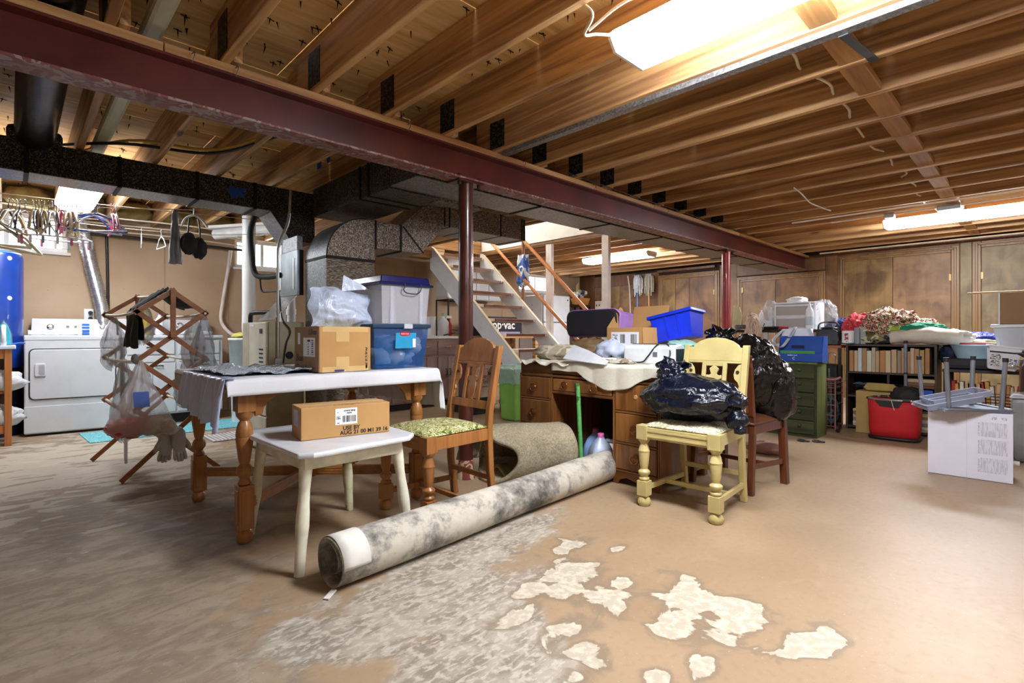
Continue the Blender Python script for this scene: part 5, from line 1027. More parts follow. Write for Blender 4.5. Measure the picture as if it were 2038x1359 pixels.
# ------------------------------------------------------------------ carved dining chairs (orange and yellow)
def carved_chair(name, lab, loc, rz, mw, mseat):
    """sits facing -x; origin on the floor below the seat centre"""
    t = thing(name, lab, 'chair', loc, rz, 'carved dining chairs'); W2, D2 = 0.205, 0.205
    def pt(mb, nm, m=mw, **k): return mb.build(nm, m, t, **k)
    seat = [(-0.235,-0.225),(-0.235,0.225),(0.205,0.19),(0.205,-0.19)]
    fl = [(0.026,0.0),(0.034,0.012),(0.036,0.028),(0.026,0.048),(0.019,0.055)]
    mid = [(0.020,0.135),(0.028,0.142),(0.028,0.150),(0.018,0.158),(0.030,0.172),(0.032,0.185),(0.018,0.198),(0.020,0.205),(0.024,0.225),(0.029,0.285),(0.029,0.292),(0.032,0.295),(0.029,0.30),(0.024,0.325),(0.019,0.338),(0.029,0.348),(0.031,0.358)]
    for sy in (-1, 1):
        lg = MB().lathe(fl, 16).lathe(mid, 16).box(-0.029,-0.029,0.055,0.029,0.029,0.135).box(-0.031,-0.031,0.358,0.031,0.031,0.435)
        lg.v = [p+V(-0.205, sy*0.195, 0) for p in lg.v]; pt(lg, 'front_leg', bevel=0.003)
        # rear leg and back post in one raked piece
        P = [(0.235,0.0),(0.205,0.20),(0.195,0.42),(0.205,0.52),(0.245,0.72),(0.275,0.86)]; hw = 0.017
        poly = [(x-hw-0.004*(i==0), z) for i, (x, z) in enumerate(P)]+[(x+hw, z) for x, z in P[::-1]]
        yy = sy*0.17; pt(MB().prism(poly, (0, yy+0.016, 0), (1,0,0), (0,0,1), 0.032), 'back_post', bevel=0.004)
    for (a, b) in (((-0.205,-0.195),(0.20,-0.17)), ((-0.205,0.195),(0.20,0.17)), ((0.20,-0.17),(0.20,0.17))):
        pt(MB().bar((a[0],a[1],0.395), (b[0],b[1],0.395), 0.022, 0.062), 'seat_rail', bevel=0.003)
    q = pt(MB().bar((-0.215,-0.195,0.395), (-0.215,0.195,0.395), 0.022, 0.062), 'seat_rail', bevel=0.003)
    for dz in (-0.016, 0.012): MB().bar((-0.227,-0.165,0.395+dz), (-0.227,0.165,0.395+dz), 0.004, 0.008).build('bead', mw, q)
    pt(MB().grid(lambda u, v: (-0.222+0.41*u, (v-0.5)*(0.405-0.045*u), 0.432+0.032*(1-abs(2*u-1)**4)*(1-abs(2*v-1)**4)), 20, 20), 'seat_pad', mseat, solid=0.006)
    for sy in (-1, 1): pt(MB().bar((-0.18, sy*0.19, 0.095), (0.21, sy*0.17, 0.095), 0.018, 0.028), 'stretcher', bevel=0.002)
    pt(MB().bar((-0.0, -0.18, 0.095), (-0.0, 0.18, 0.095), 0.018, 0.024), 'stretcher', bevel=0.002); pt(MB().bar((0.205, -0.17, 0.16), (0.205, 0.17, 0.16), 0.018, 0.026), 'stretcher', bevel=0.002)
    # back: frame along the rake from (0.208,0.50) to (0.275,0.86)
    o0 = V(0.205, 0, 0.52); ax = (V(0.275, 0, 0.86)-V(0.205, 0, 0.52)).normalized(); U = V(0, -1, 0)
    def bk(poly, nm, th=0.018, off=0.0, m=mw, bev=0.003): 
        return pt(MB().prism(poly, o0+V(-0.009+off, 0, 0), U, ax, -th), nm, m, bevel=bev)
    crest = [(-0.165,0.255),(-0.165,0.325),(-0.15,0.335),(-0.135,0.335),(-0.125,0.352),(-0.095,0.372),(-0.05,0.388),(0,0.393),(0.05,0.388),(0.095,0.372),(0.125,0.352),(0.135,0.335),(0.15,0.335),(0.165,0.325),(0.165,0.255)]
    bk(crest, 'crest_rail', 0.022); bk([(-0.155,0.243),(0.155,0.243),(0.155,0.255),(-0.155,0.255)], 'crest_bead', 0.026)
    bk([(-0.155,0.0),(0.155,0.0),(0.155,0.045),(-0.155,0.045)], 'lower_rail', 0.022)
    s = bk([(-0.072,0.045),(-0.048,0.045),(-0.048,0.245),(-0.072,0.245)], 'splat', 0.014); bk([(0.048,0.045),(0.072,0.045),(0.072,0.245),(0.048,0.245)], 'splat', 0.014)
    bk([(-0.05,0.225),(0.05,0.225),(0.05,0.245),(-0.05,0.245)], 'splat', 0.014)
    vase = [(-0.018,0.045),(0.018,0.045),(0.018,0.055),(0.030,0.085),(0.034,0.12),(0.028,0.145),(0.046,0.155),(0.044,0.175),(0.028,0.172),(0.016,0.18),(0.022,0.195),(0.028,0.21),(0.014,0.222),(0.0,0.232),(-0.014,0.222),(-0.028,0.21),(-0.022,0.195),(-0.016,0.18),(-0.028,0.172),(-0.044,0.175),(-0.046,0.155),(-0.028,0.145),(-0.034,0.12),(-0.030,0.085),(-0.018,0.055)]
    bk(vase, 'vase_splat', 0.012)
    scr = [(0.153,0.06),(0.148,0.085),(0.140,0.095),(0.146,0.115),(0.138,0.135),(0.118,0.155),(0.112,0.18),(0.118,0.21),(0.135,0.235),(0.153,0.24)]
    for sg in (-1, 1):
        bk([(u*sg, v) for u, v in scr], 'scroll', 0.012)
        mb = MB().lathe([(0.010,0),(0.009,0.003)], 12, o0+V(-0.012,0,0)+U*sg*0.135+ax*0.195, Matrix.Rotation(-PI/2, 3, 'Y')); pt(mb, 'scroll_eye', mat('scroll_shadow', '#3a2414', 0.7))
    return t
M_FLOR = patches('green_floral_fabric', ['#4d5a24', '#8a8f4a', '#d8d2a6', '#6f7a34', '#c4bd84', '#55602a'], 26, 0.9, 2, 0.2, 1.2)
M_SCROLL = patches('cream_scroll_fabric', ['#8f8e6c', '#d9d5bb', '#a8a582', '#e2dec6'], 24, 0.85, 2, 0.2, 1.2)
carved_chair('dining_chair', 'orange-brown carved dining chair with a green floral seat by the table', (1.625, 2.235, 0), math.radians(0), M_ORW, M_FLOR)
M_YCH = mat('pale_yellow_paint', '#bfb076', 0.38, var=0.06, scale=9, bump=0.04)
carved_chair('dining_chair', 'pale yellow painted carved chair holding a black rubbish bag', (2.665, 1.325, 0), math.radians(2), M_YCH, M_SCROLL)
# ------------------------------------------------------------------ staircase
M_STRW = mat('white_stair_paint', '#e2e6ea', 0.5, var=0.04, scale=4, bump=0.03); M_TREAD = mat('cream_tread', '#dcc9b4', 0.6, var=0.06); M_NOSE = mat('brown_nosing', '#6d3b2a', 0.5, var=0.1); M_STRY = mat('raw_stringer_edge', '#d9c6a2', 0.65)
M_RAIL = wood('orange_handrail', '#b56a36', '#d89058', axis=1, rough=0.4)
st = thing('open_staircase', 'open-riser staircase with white stringers and brown-edged treads', 'staircase', (4.60, 4.6, 0)); t = st
zs = lambda y: 0.89*y-3.094
def pt(mb, name, m, **k): return L(mb, t).build(name, m, t, **k)
ang = math.atan(0.89); dep = 0.25/math.cos(ang)
for x0, x1 in ((4.13, 4.17), (5.03, 5.07)):
    poly = [(3.48, 0.004), (3.48+0.28, 0.004), (5.90, zs(5.90)-dep), (5.90, 2.125), (5.865, 2.125)]
    pt(MB().prism(poly, (x0, 0, 0), (0,1,0), (0,0,1), x1-x0), 'stringer', M_STRW, bevel=0.003)
    pt(MB().bar((x0+0.02, 3.52, zs(3.52)+0.004), (x0+0.02, 5.84, zs(5.84)+0.004), 0.04, 0.008), 'stringer_edge', M_STRY)
for i in range(1, 12):
    z = 0.187*i; y = (z+3.094)/0.89+0.02
    q = pt(MB().box(4.17, y, z-0.035, 5.03, y+0.245, z), 'tread', M_TREAD, bevel=0.003)
    L(MB().box(4.30, y-0.012, z-0.036, 4.98, y+0.004, z-0.002), t).build('nosing', M_NOSE, q, bevel=0.003)
def posts(y): return zs(y)
mb = MB(); 
pt(MB().tube([(5.09, 3.92, zs(3.92)+0.80), (5.09, 5.75, zs(5.75)+0.86)], 0.024, 12), 'handrail', M_RAIL)
pt(MB().tube([(5.02, 3.98, zs(3.98)+0.36), (5.02, 5.75, zs(5.75)+0.34)], 0.022, 12), 'middle_rail', M_RAIL)
pt(MB().tube([(5.09, 5.05, zs(5.05)-0.1), (5.09, 5.05, zs(5.05)+0.84)], 0.022, 12), 'baluster_pipe', mat('brown_pipe', '#8a5a42', 0.35, 0.3))
nl = MB()
for k in range(26):
    yy = R.uniform(3.7, 5.8); nl.lathe([(0.004,0),(0.003,0.001)], 6, (4.129, yy, zs(yy)-R.uniform(0.05, 0.24)), Matrix.Rotation(-PI/2, 3, 'Y'))
pt(nl, 'nail_heads', mat('grey_nail_heads', '#7c8288', 0.5), kind='stuff')
M_POST = mat('pinkish_white_paint', '#e8dcd4', 0.55, var=0.05)
for k, (x, y, lab) in enumerate(((5.14, 4.60, 'white painted post beside the staircase handrails'), (5.14, 3.69, 'white painted post to the right of the staircase, behind the purple tote'))):
    tag(MB().box(-0.025, -0.05, 0, 0.025, 0.05, 2.125).build('wooden_post', M_POST, bevel=0.003), lab, 'post', 'white stair posts').location = (x, y, 0)
o = bag('hanging_bag', 'blue and white cloth bag hanging from the staircase handrail', 5.07, 5.02, 2.02, 0.065, 0.09, 0.42, patches('blue_white_cloth', ['#2b4fa0', '#3f68b8', '#e2e6f0', '#2b4a98'], 6, 0.6, 3), 7, 0.75, 5, 'bag', 0.9)
tag(MB().box(-0.30, -0.02, 0, 0.30, 0.02, 0.14).build('landing_board', M_LUMX, bevel=0.003), 'raw board nailed across the head of the staircase', 'board').location = (4.05, 5.88, 1.97)

# ------------------------------------------------------------------ back wall furniture beyond the stairs
M_VAN = wood('mauve_laminate', '#7d625a', '#a68a80', axis=2, rough=0.5, fine=40); M_VANX = wood('mauve_laminate_x', '#7d625a', '#a68a80', axis=0, rough=0.5, fine=40); M_COUNT = mat('white_counter', '#e6e2de', 0.4)
t = thing('vanity_cabinet', 'mauve-brown laminate base cabinet with a pale counter behind the blue tote', 'cabinet', (3.75, 5.42, 0))
def pt(mb, name, m, **k): return mb.build(name, m, t, **k)
pt(MB().box(-0.87, 0.0, 0.08, 0.49, 0.50, 0.87), 'body', M_VAN, bevel=0.003); pt(MB().box(-0.86, 0.05, 0, 0.48, 0.48, 0.08), 'toe_kick', mat('dark_kick', '#2c2020', 0.8)); pt(MB().box(-0.89, -0.025, 0.87, 0.50, 0.51, 0.905), 'counter', M_COUNT, bevel=0.004)
M_PULL = mat('steel_pull', '#c8c2b8', 0.25, 0.8)
for (a, b) in ((-0.85,-0.53), (-0.51,-0.19), (-0.17,0.14), (0.16,0.47)):
    d = pt(MB().box(a, -0.016, 0.66, b, 0.0, 0.84), 'drawer', M_VANX, bevel=0.003); mx = (a+b)/2
    MB().tube(smooth_path([(mx-0.04,-0.016,0.76),(mx-0.03,-0.035,0.762),(mx+0.03,-0.035,0.762),(mx+0.04,-0.016,0.76)], 3), 0.005, 6).build('pull', M_PULL, d)
    for (p, q_, hx_) in ((a, mx-0.003, mx-0.03), (mx+0.003, b, mx+0.03)):
        d = pt(MB().box(p, -0.016, 0.10, q_, 0.0, 0.635), 'door', M_VAN, bevel=0.003)
        MB().tube(smooth_path([(hx_,-0.016,0.40),(hx_,-0.035,0.41),(hx_,-0.035,0.47),(hx_,-0.016,0.48)], 3), 0.005, 6).build('pull', M_DARKM, d)
bottle('cleaner_jug', 'white one-gallon jug with a green cap on the mauve cabinet', 4.07, 5.52, 0.906, 0.29, 0.075, M_WP, mat('pale_green_cap', '#9fcfae', 0.4), neck=0.3)
bottle('cleaner_jug', 'smaller white jug beside the red spray bottle on the mauve cabinet', 4.19, 5.62, 0.906, 0.23, 0.055, M_WP, M_WP, neck=0.3)
t = thing('spray_bottle', 'red and white spray bottle on the mauve cabinet', 'bottle', (4.16, 5.50, 0.906))
MB().lathe([(0.035,0),(0.037,0.02),(0.035,0.14),(0.014,0.19),(0.013,0.23)], 14).build('body', mat('red_plastic', '#c53126', 0.35), t); MB().box(-0.055,-0.015,0.23,0.03,0.015,0.265).build('trigger_head', M_WP, t, bevel=0.004); MB().bar((-0.03,0,0.23),(-0.045,0,0.18),0.012,0.01).build('trigger', M_DARKM, t)
t = thing('paper_bucket', 'plain white tapered tub on the mauve cabinet', 'bucket', (3.84, 5.52, 0.906)); MB().lathe([(0.075,0),(0.095,0.24),(0.10,0.245),(0.092,0.245),(0.07,0.01)], 24, caps=False).build('body', M_WP, t); MB().lathe([(0.075,0.001),(0.001,0.0015)], 24, caps=False).build('bottom', M_WP, t)
tag(MB().bar((4.02,5.43,0.915),(4.20,5.44,0.945),0.03,0.012).build('black_tray_tool', M_BLKC, loc=(4.1,5.43,0.906), bevel=0.003), 'black flat scraper tool lying on the mauve cabinet', 'tool')
M_STAND2 = mat('black_tube_steel', '#1e1c1c', 0.4, 0.4)
t = thing('tub_stand', 'black tubular stand under two white tubs behind the stairs', 'stand', (4.92, 6.42, 0))
for sx in (-0.20, 0.03, 0.26):
    for sy in (-0.15, 0.15): pt(MB().tube([(sx,sy,0),(sx,sy,1.46)], 0.012, 8), 'leg', M_STAND2)
for z in (0.5, 1.0, 1.45):
    for sy in (-0.15, 0.15): pt(MB().tube([(-0.20,sy,z),(0.26,sy,z)], 0.010, 8), 'rail', M_STAND2)
    for sx in (-0.20, 0.26): pt(MB().tube([(sx,-0.15,z),(sx,0.15,z)], 0.010, 8), 'rail', M_STAND2)
for k, z in enumerate((1.462, 1.785)):
    o = MB().prism(rr(0.50, 0.31, 0.06), (0.03, 0.16, 0.157), (1,0,0), (0,0,1), 0.32).build('plastic_tub', M_WP, bevel=0.02); o.location = (4.92, 6.42, z); tag(o, ('lower of two rounded white tubs on the black stand behind the stairs', 'upper of two rounded white tubs on the black stand behind the stairs')[k], 'tub')
t = thing('wall_cabinet', 'white wall cabinet with paired doors seen between the stair treads', 'cabinet', (5.80, 6.82, 1.50))
pt(MB().box(-0.50,-0.16,0,0.35,0.175,0.55), 'body', M_ENAM, bevel=0.004)
for a, b in ((-0.49,-0.215),(-0.205,0.065),(0.075,0.34)): pt(MB().box(a,-0.175,0.01,b,-0.16,0.54), 'door', M_ENAM, bevel=0.004)
t = thing('work_bench', 'long wooden workbench against the wall behind the stairs', 'bench', (5.2, 6.6, 0))
pt(MB().box(0.30,-0.30,0.86,1.55,0.36,0.90), 'top', M_LUMX, bevel=0.003)
for sx in (0.34,1.50):
    for sy in (-0.26,0.32): pt(MB().box(sx-0.035,sy-0.035,0,sx+0.035,sy+0.035,0.86), 'leg', M_LUM)
bx = thing('vacuum_carton', 'dark printed vacuum carton lying behind the stair treads', 'box', (6.05, 6.38, 0.902)); t = bx
pt(MB().box(-0.55,0,0.0,0.35,0.30,0.32), 'carton_body', mat('near_black_card', '#1c1a24', 0.6), bevel=0.003)
text('shop·vac', 0.20, mat('pale_print', '#e6e2dc', 0.6), (-0.52,-0.001,0.12), (1,0,0), (0,0,1), bx, bold=0.004)
pt(MB().box(-0.50,-0.002,0.04,0.30,-0.001,0.07), 'print_line', mat('grey_print', '#8b8aa0', 0.6))
for k, (x, y, z, w, h) in enumerate(((4.55, 4.55, 0.003, 0.42, 0.36), (4.60, 4.62, 0.368, 0.36, 0.20))):
    o = MB().box(-w/2,-0.17,0,w/2,0.17,h).build('patterned_box', patches('fur_print_%d' % k, ['#4a2018', '#7c3a20', '#d8d0c4', '#2a1814', '#c9b49a', '#e4ddd2'], 9, 0.6, 3), bevel=0.003); o.location = (x, y, z); tag(o, ('brown and white patterned carton under the stairs, lower one', 'brown and white patterned carton under the stairs, upper one')[k], 'box')
bx = thing('appliance_carton', 'brown and black appliance carton standing left of the green bin', 'box', (4.02, 4.55, 0.003)); t = bx
pt(MB().box(-0.24,0,0.19,0.09,0.40,0.58), 'upper_body', card('mushroom_card', '#b79a84', ''), bevel=0.002); pt(MB().box(-0.24,0,0,0.09,0.40,0.19), 'lower_band', M_BLKC, bevel=0.002)
text('CENTURY', 0.075, M_LAB, (-0.12,-0.001,0.09), (1,0,0), (0,0,1), bx, bold=0.001); text("8' 24\nSpeaker\nSystem", 0.062, mat('navy_print', '#24405e', 0.6), (-0.10,-0.001,0.48), (1,0,0), (0,0,1), bx, bold=0.0008); text('VINYL FL', 0.034, M_INK, (-0.11,-0.001,0.30), (1,0,0), (0,0,1), bx)
# refrigerator
t = thing('refrigerator', 'white top-freezer refrigerator against the far wall', 'refrigerator', (7.30, 6.34, 0))
pt(MB().box(-0.36,0.06,0.03,0.36,0.64,1.65), 'body', M_ENAM, bevel=0.01); pt(MB().box(-0.36,0.0,0.08,0.36,0.055,1.14), 'door', M_ENAM, bevel=0.012); pt(MB().box(-0.36,0.0,1.155,0.36,0.055,1.65), 'freezer_door', M_ENAM, bevel=0.012)
for z0, z1 in ((0.80,1.12),(1.18,1.36)): pt(MB().box(-0.33,-0.03,z0,-0.30,0.0,z1), 'handle', M_ENAM, bevel=0.006)
pt(MB().box(0.28,-0.004,1.56,0.31,0.0,1.585), 'badge', M_BLKC); pt(MB().box(-0.34,0.08,0,0.34,0.6,0.03), 'base', M_GAP)
for z in (1.30,1.38,1.47): pt(MB().lathe([(0.02,0),(0.018,0.008)], 12, (-0.36,0.30,z), Matrix.Rotation(-PI/2,3,'Y')), 'magnet', mat('grey_blue_magnet', '#9aa6c0', 0.4))
t = thing('corner_shelf', 'dark shelf unit in the far corner right of the refrigerator', 'shelf', (8.15, 6.75, 0))
for z in (0.4, 0.95, 1.50): pt(MB().box(-0.40,-0.2,z,0.42,0.2,z+0.025), 'shelf_board', mat('dark_shelf', '#2a2018', 0.6))
for sx in (-0.39,0.41):
    for sy in (-0.19,0.19): pt(MB().box(sx-0.012,sy-0.012,0,sx+0.012,sy+0.012,1.50), 'upright', M_STAND2)
t = thing('flower_basket', 'wooden basket of dried blue and pale flowers on the corner shelf', 'basket', (8.38, 6.66, 1.526))
MB().frus((0,0,0), (0.24,0.2), (0.32,0.26), 0.14).build('basket', wood('basket_wood', '#a8682e', '#cf9550', axis=0), t)
for k in range(16): MB().blob((R.uniform(-.15,.15), R.uniform(-.1,.1), 0.17+R.uniform(0,.10)), (0.045,0.045,0.04), 0.3, 3, k, 10, 8).build('flower', (mat('dry_green', '#8f9a7a', 0.8), mat('dry_blue', '#3d4878', 0.8), mat('dry_cream', '#d8d2bc', 0.8), mat('dry_white', '#e6e4dc', 0.8))[k % 4], t)
for k in range(3): MB().tube([(-0.12+0.02*k,0,0.16),(-0.11+0.03*k,0.01,0.40+0.03*k)], 0.008, 6).build('stalk', mat('dry_stalk', '#b9a070', 0.8), t)
for k, (x, z, m) in enumerate(((7.95,0.976,'#7c8a4a'),(8.10,0.976,'#c8a24a'),(8.02,0.426,'#4a7d54'),(8.25,0.976,'#3f5668'))):
    o = MB().lathe([(0.05,0),(0.055,0.12),(0.04,0.17),(0.02,0.2)], 12).build('shelf_jar', mat('jar_%d' % k, m, 0.4)); o.location = (x, 6.68, z); tag(o, ('olive jar on the middle corner shelf', 'amber jar on the middle corner shelf', 'green jar on the lowest corner shelf', 'slate blue jar on the middle corner shelf')[k], 'jar')
t = thing('switch_plate', 'pale double switch plate on the panelled wall near the corner', 'switch', (XW-0.024, 6.50, 1.53)); pt(MB().box(-0.008,-0.08,-0.09,0.010,0.08,0.09), 'plate', mat('ivory_plate', '#eadcc8', 0.5), bevel=0.004)
for s in (-0.035,0.035): pt(MB().box(-0.016,s-0.008,-0.02,-0.008,s+0.008,0.02), 'toggle', M_DARKM)
def mop(x, y, lab, mh, mpole, seed):
    t = thing('string_mop', lab, 'mop', (x, y, 0.02)); MB().tube([(0,0,0.0),(0,0,2.0)], 0.013, 8).build('pole', mpole, t)
    for i in range(22):
        a = 2*PI*i/22; r_ = 0.03+0.06*R.random(); z1 = 1.62+0.22*R.random(); MB().tube(smooth_path([(0.01*math.cos(a),0.01*math.sin(a),2.02),(r_*0.9*math.cos(a),r_*1.2*math.sin(a),1.98),(r_*math.cos(a),r_*1.3*math.sin(a),z1)], 3), 0.008, 5).build('strand', mh, t)
    MB().box(-0.03,-0.06,1.98,0.03,0.06,2.04).build('clamp', mat('mop_clamp', '#9aa2a8', 0.4, 0.5), t, bevel=0.004)
mop(8.58, 5.44, 'white string mop with a blue pole hung upside down at the panelled wall', mat('mop_white', '#e0e2e4', 0.9), mat('mop_blue', '#5d86c8', 0.4), 1)
mop(8.58, 5.19, 'grey string mop with a wooden pole right of the blue one', mat('mop_grey', '#b7b3a2', 0.9), wood('mop_pole', '#b07a44', '#d8a468', axis=2), 2)
cable('extension_lead', [(8.5, 5.60, 2.05), (8.62, 5.64, 1.8), (8.66, 5.64, 1.2), (8.68, 5.62, 0.5), (8.68, 5.6, 0.03)], 0.012, M_ROM, 'pale cord hanging down beside the white mop')

# ------------------------------------------------------------------ kneehole desk
M_DESK = wood('walnut_veneer', '#553218', '#8e5c2e', axis=2, rough=0.3, fine=40, stretch=0.07); M_DESKY = wood('walnut_veneer_y', '#553218', '#855428', axis=1, rough=0.3, fine=40, stretch=0.07)
M_DRW = wood('matched_walnut', '#66401e', '#a06c38', axis=2, rough=0.28, fine=30, stretch=0.12, ring=10)
DX, DY0, DY1, DZ = 2.70, 1.555, 2.70, 0.725
t = thing('kneehole_desk', 'old walnut kneehole desk with ring pulls buried in clutter', 'desk', (DX, (DY0+DY1)/2, 0)); hw = (DY1-DY0)/2
pt(MB().box(0.0,-hw,0.05,0.60,-hw+0.325,0.655), 'right_pedestal', M_DESK, bevel=0.004); pt(MB().box(0.0,hw-0.315,0.05,0.60,hw,0.655), 'left_pedestal', M_DESK, bevel=0.004)
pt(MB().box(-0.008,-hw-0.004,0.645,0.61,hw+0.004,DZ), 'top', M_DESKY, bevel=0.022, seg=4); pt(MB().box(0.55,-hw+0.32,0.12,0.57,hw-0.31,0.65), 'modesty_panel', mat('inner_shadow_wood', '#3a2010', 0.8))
pt(MB().box(-0.012,-hw,0.625,0.0,hw,0.642), 'moulding', M_DESKY, bevel=0.005)
M_KN = mat('amber_knob', '#6d4226', 0.2, 0.35); M_KR = mat('brass_ring', '#a5673c', 0.2, 0.8)
def drawer(y0, y1, z0, z1, knobs, m=M_DRW):
    d = pt(MB().box(-0.014, y0, z0, 0.0, y1, z1), 'drawer', m, bevel=0.005)
    for y in knobs:
        z = (z0+z1)/2; rm = Matrix.Rotation(-PI/2, 3, 'Y'); MB().lathe([(0.008,0),(0.010,0.008),(0.026,0.012),(0.026,0.018),(0.018,0.022),(0.0,0.023)], 18, (-0.014,y,z), rm, caps=False).build('knob', M_KN, d)
        MB().tube([(-0.033, y+0.026*math.cos(a*PI/10), z+0.026*math.sin(a*PI/10)) for a in range(21)], 0.0035, 6).build('pull_ring', M_KR, d)
def rail(y0, y1, z): pt(MB().tube([(-0.006,y0,z),(-0.006,y1,z)], 0.008, 8), 'rail_bead', M_DESKY)
ya, yb = -hw+0.02, -hw+0.305
for z0, z1, kn in ((0.455,0.618,[]),(0.265,0.437,[-hw+0.16]),(0.095,0.247,[-hw+0.16])): drawer(ya, yb, z0, z1, kn)
for z in (0.446,0.256,0.084): rail(ya, yb, z)
MBk = MB().lathe([(0.014,0),(0.012,0.003)], 14, (-0.0145,-hw+0.16,0.545), Matrix.Rotation(-PI/2,3,'Y')); pt(MBk, 'missing_knob_plate', mat('pale_ring', '#b98a58', 0.5))
yc, yd = hw-0.295, hw-0.02
for z0, z1 in ((0.475,0.618),(0.285,0.457),(0.10,0.267)): drawer(yc, yd, z0, z1, [hw-0.15])
for z in (0.466,0.276,0.088): rail(yc, yd, z)
drawer(-hw+0.335, hw-0.325, 0.535, 0.618, [-hw+0.46, hw-0.44]); pt(MB().box(-0.012,-hw+0.325,0.515,0.0,hw-0.315,0.533), 'kneehole_lip', M_DESKY, bevel=0.004)
for y in (-hw+0.006,-hw+0.318,hw-0.308,hw-0.006): 
    for dy in (-0.006, 0.006): pt(MB().tube([(-0.004,y+dy,0.05),(-0.004,y+dy,0.625)], 0.0055, 8), 'corner_bead', M_DESK)
for (a, b) in ((-hw,-hw+0.325),(hw-0.315,hw)):
    pt(MB().prism([(a,0.0),(a+0.035,0.0),(a+0.05,0.03),(a+0.10,0.045),((a+b)/2,0.03),(b-0.10,0.045),(b-0.05,0.03),(b-0.035,0.0),(b,0.0),(b,0.05+0.03),(a,0.05+0.03)], (-0.010,0,0), (0,1,0), (0,0,1), 0.02), 'scalloped_skirt', M_DESKY, bevel=0.003)
    pt(MB().box(0.55,a,0,0.59,b,0.06), 'rear_foot', M_DESK)
o = MB().box(0,0,0,0.02,0.17,0.30).build('blue_folder', mat('petrol_blue_card', '#1d4a78', 0.6), bevel=0.002); o.location = (3.20, 1.90, 0.125); tag(o, 'dark blue folder standing inside the desk kneehole', 'folder')
# jugs and stick
def jug(x, y, rz, lab, mb_, mc, mlab):
    t = thing('milk_jug', lab, 'jug', (x, y, 0.002), rz, 'water jugs under the desk')
    pr = [(0.065,0.065)]
    def ring(k, z): return [(k*u, k*v, z) for u, v in rr(0.15, 0.15, 0.035, 4)]
    zz = [(0.92,0),(1.0,0.012),(1.0,0.13),(0.93,0.16),(0.66,0.205),(0.30,0.235),(0.26,0.245)]; m = MB(); n = len(rr(0.15,0.15,0.035,4)); vs = []
    for k, z in zz: vs += ring(k, z)
    m.add(vs, [tuple(range(n))[::-1]]+[(i*n+j, i*n+(j+1)%n, (i+1)*n+(j+1)%n, (i+1)*n+j) for i in range(len(zz)-1) for j in range(n)], True); m.build('body', mb_, t)
    MB().lathe([(0.021,0.243),(0.021,0.268),(0.018,0.27)], 14).build('cap', mc, t)
    MB().tube(smooth_path([(0.03,-0.02,0.225),(0.075,-0.05,0.215),(0.088,-0.06,0.16),(0.075,-0.052,0.10)], 5), 0.014, 10).build('handle', mb_, t)
    if mlab: MB().prism([(0.045*math.cos(a*PI/9), 0.04*math.sin(a*PI/9)) for a in range(18)], (-0.0757,0.0,0.07), (0,-1,0), (0,0,1), 0.0015).build('label', mlab, t)
M_JUG = plastic_sheet('jug_plastic', '#c3d3ee', 0.85, 0.3, 0.1, 6); M_PINK = mat('pink_cap', '#d964a6', 0.4)
jug(2.79, 2.045, math.radians(-35), 'front translucent jug with a pink cap and pink label under the desk', M_JUG, M_PINK, patches('pink_label', ['#d0288c', '#e86ab8', '#c01878', '#f0d0e4'], 40, 0.5))
jug(2.90, 2.17, math.radians(20), 'rear bluish jug with a pink cap behind the green stick', plastic_sheet('jug_plastic_blue', '#8fb0e6', 0.9, 0.3, 0.1, 6), M_PINK, None)
o = MB().tube([(2.665, 2.105, 0.003), (2.685, 2.155, 0.60)], 0.0145, 12).build('green_stick', patches('worn_green_paint', ['#2f6a34', '#5fb060', '#58a85a', '#64b466'], 12, 0.5, 3), loc=(2.67, 2.11, 0)); tag(o, 'green painted stick leaning upright against the desk front', 'stick')
# clutter on the desk
ZD = DZ+0.001
def lump(name, lab, cat, c, r, m, seed, amp=0.2, ridge=0.3, zmin=ZD, n=36, k=22, fr=2.0): return tag(MB().blob(c, r, amp, fr, seed, n, k, ridge, zmin=zmin).build(name, m, loc=(c[0], c[1], zmin)), lab, cat)
M_LINEN = mat('cream_linen', '#d9d6c6', 0.85, var=0.06, bump=0.15, bs=90); M_SHEET = mat('grey_white_sheet', '#cfd3da', 0.8, var=0.05, bump=0.1)
def clothes_front(u, v):   # cloth lying on the desk and hanging over its front and right side
    y = 1.40+0.98*v; s = u*0.52; e = 0.30
    sag = 0.06+0.10*max(0, math.sin(PI*min(1, max(0, (y-1.60)/0.55))))+0.02*noise.noise(V(y*8,0,1))
    if y < 1.552:
        dz = 1.552-y; return (2.98-(s-0.26)*0.62+0.01*math.sin(s*30), 1.545-0.012-0.02*abs(math.sin(s*26)), ZD+0.006-dz*1.5)
    if s < e: return (2.98-s*0.92, y, ZD+0.006+0.014*abs(noise.noise(V(s*8, y*8, 2))))
    k = (s-e)/(0.52-e); return (2.98-e*0.92-min(1, k*12)*0.022-0.010*abs(math.sin(y*17)), y, ZD+0.006-k*sag-0.0)
tag(MB().grid(clothes_front, 44, 70).build('cream_cloth', M_LINEN, loc=(2.85, 1.9, ZD), solid=0.003), 'cream cloth spilling over the front edge of the desk', 'cloth')
tag(MB().grid(lambda u, v: (2.66+0.24*u-0.02*(v > 0.5), 2.22+0.44*v, ZD+0.004+0.02*abs(noise.noise(V(u*5, v*7, 5)))-0.03*max(0, 0.22-u)*(1+math.sin(v*17))*2), 30, 40).build('lace_cloth', M_LINEN, loc=(2.76, 2.44, ZD), solid=0.004), 'cream ruffled cloth at the left front of the desk top', 'cloth')
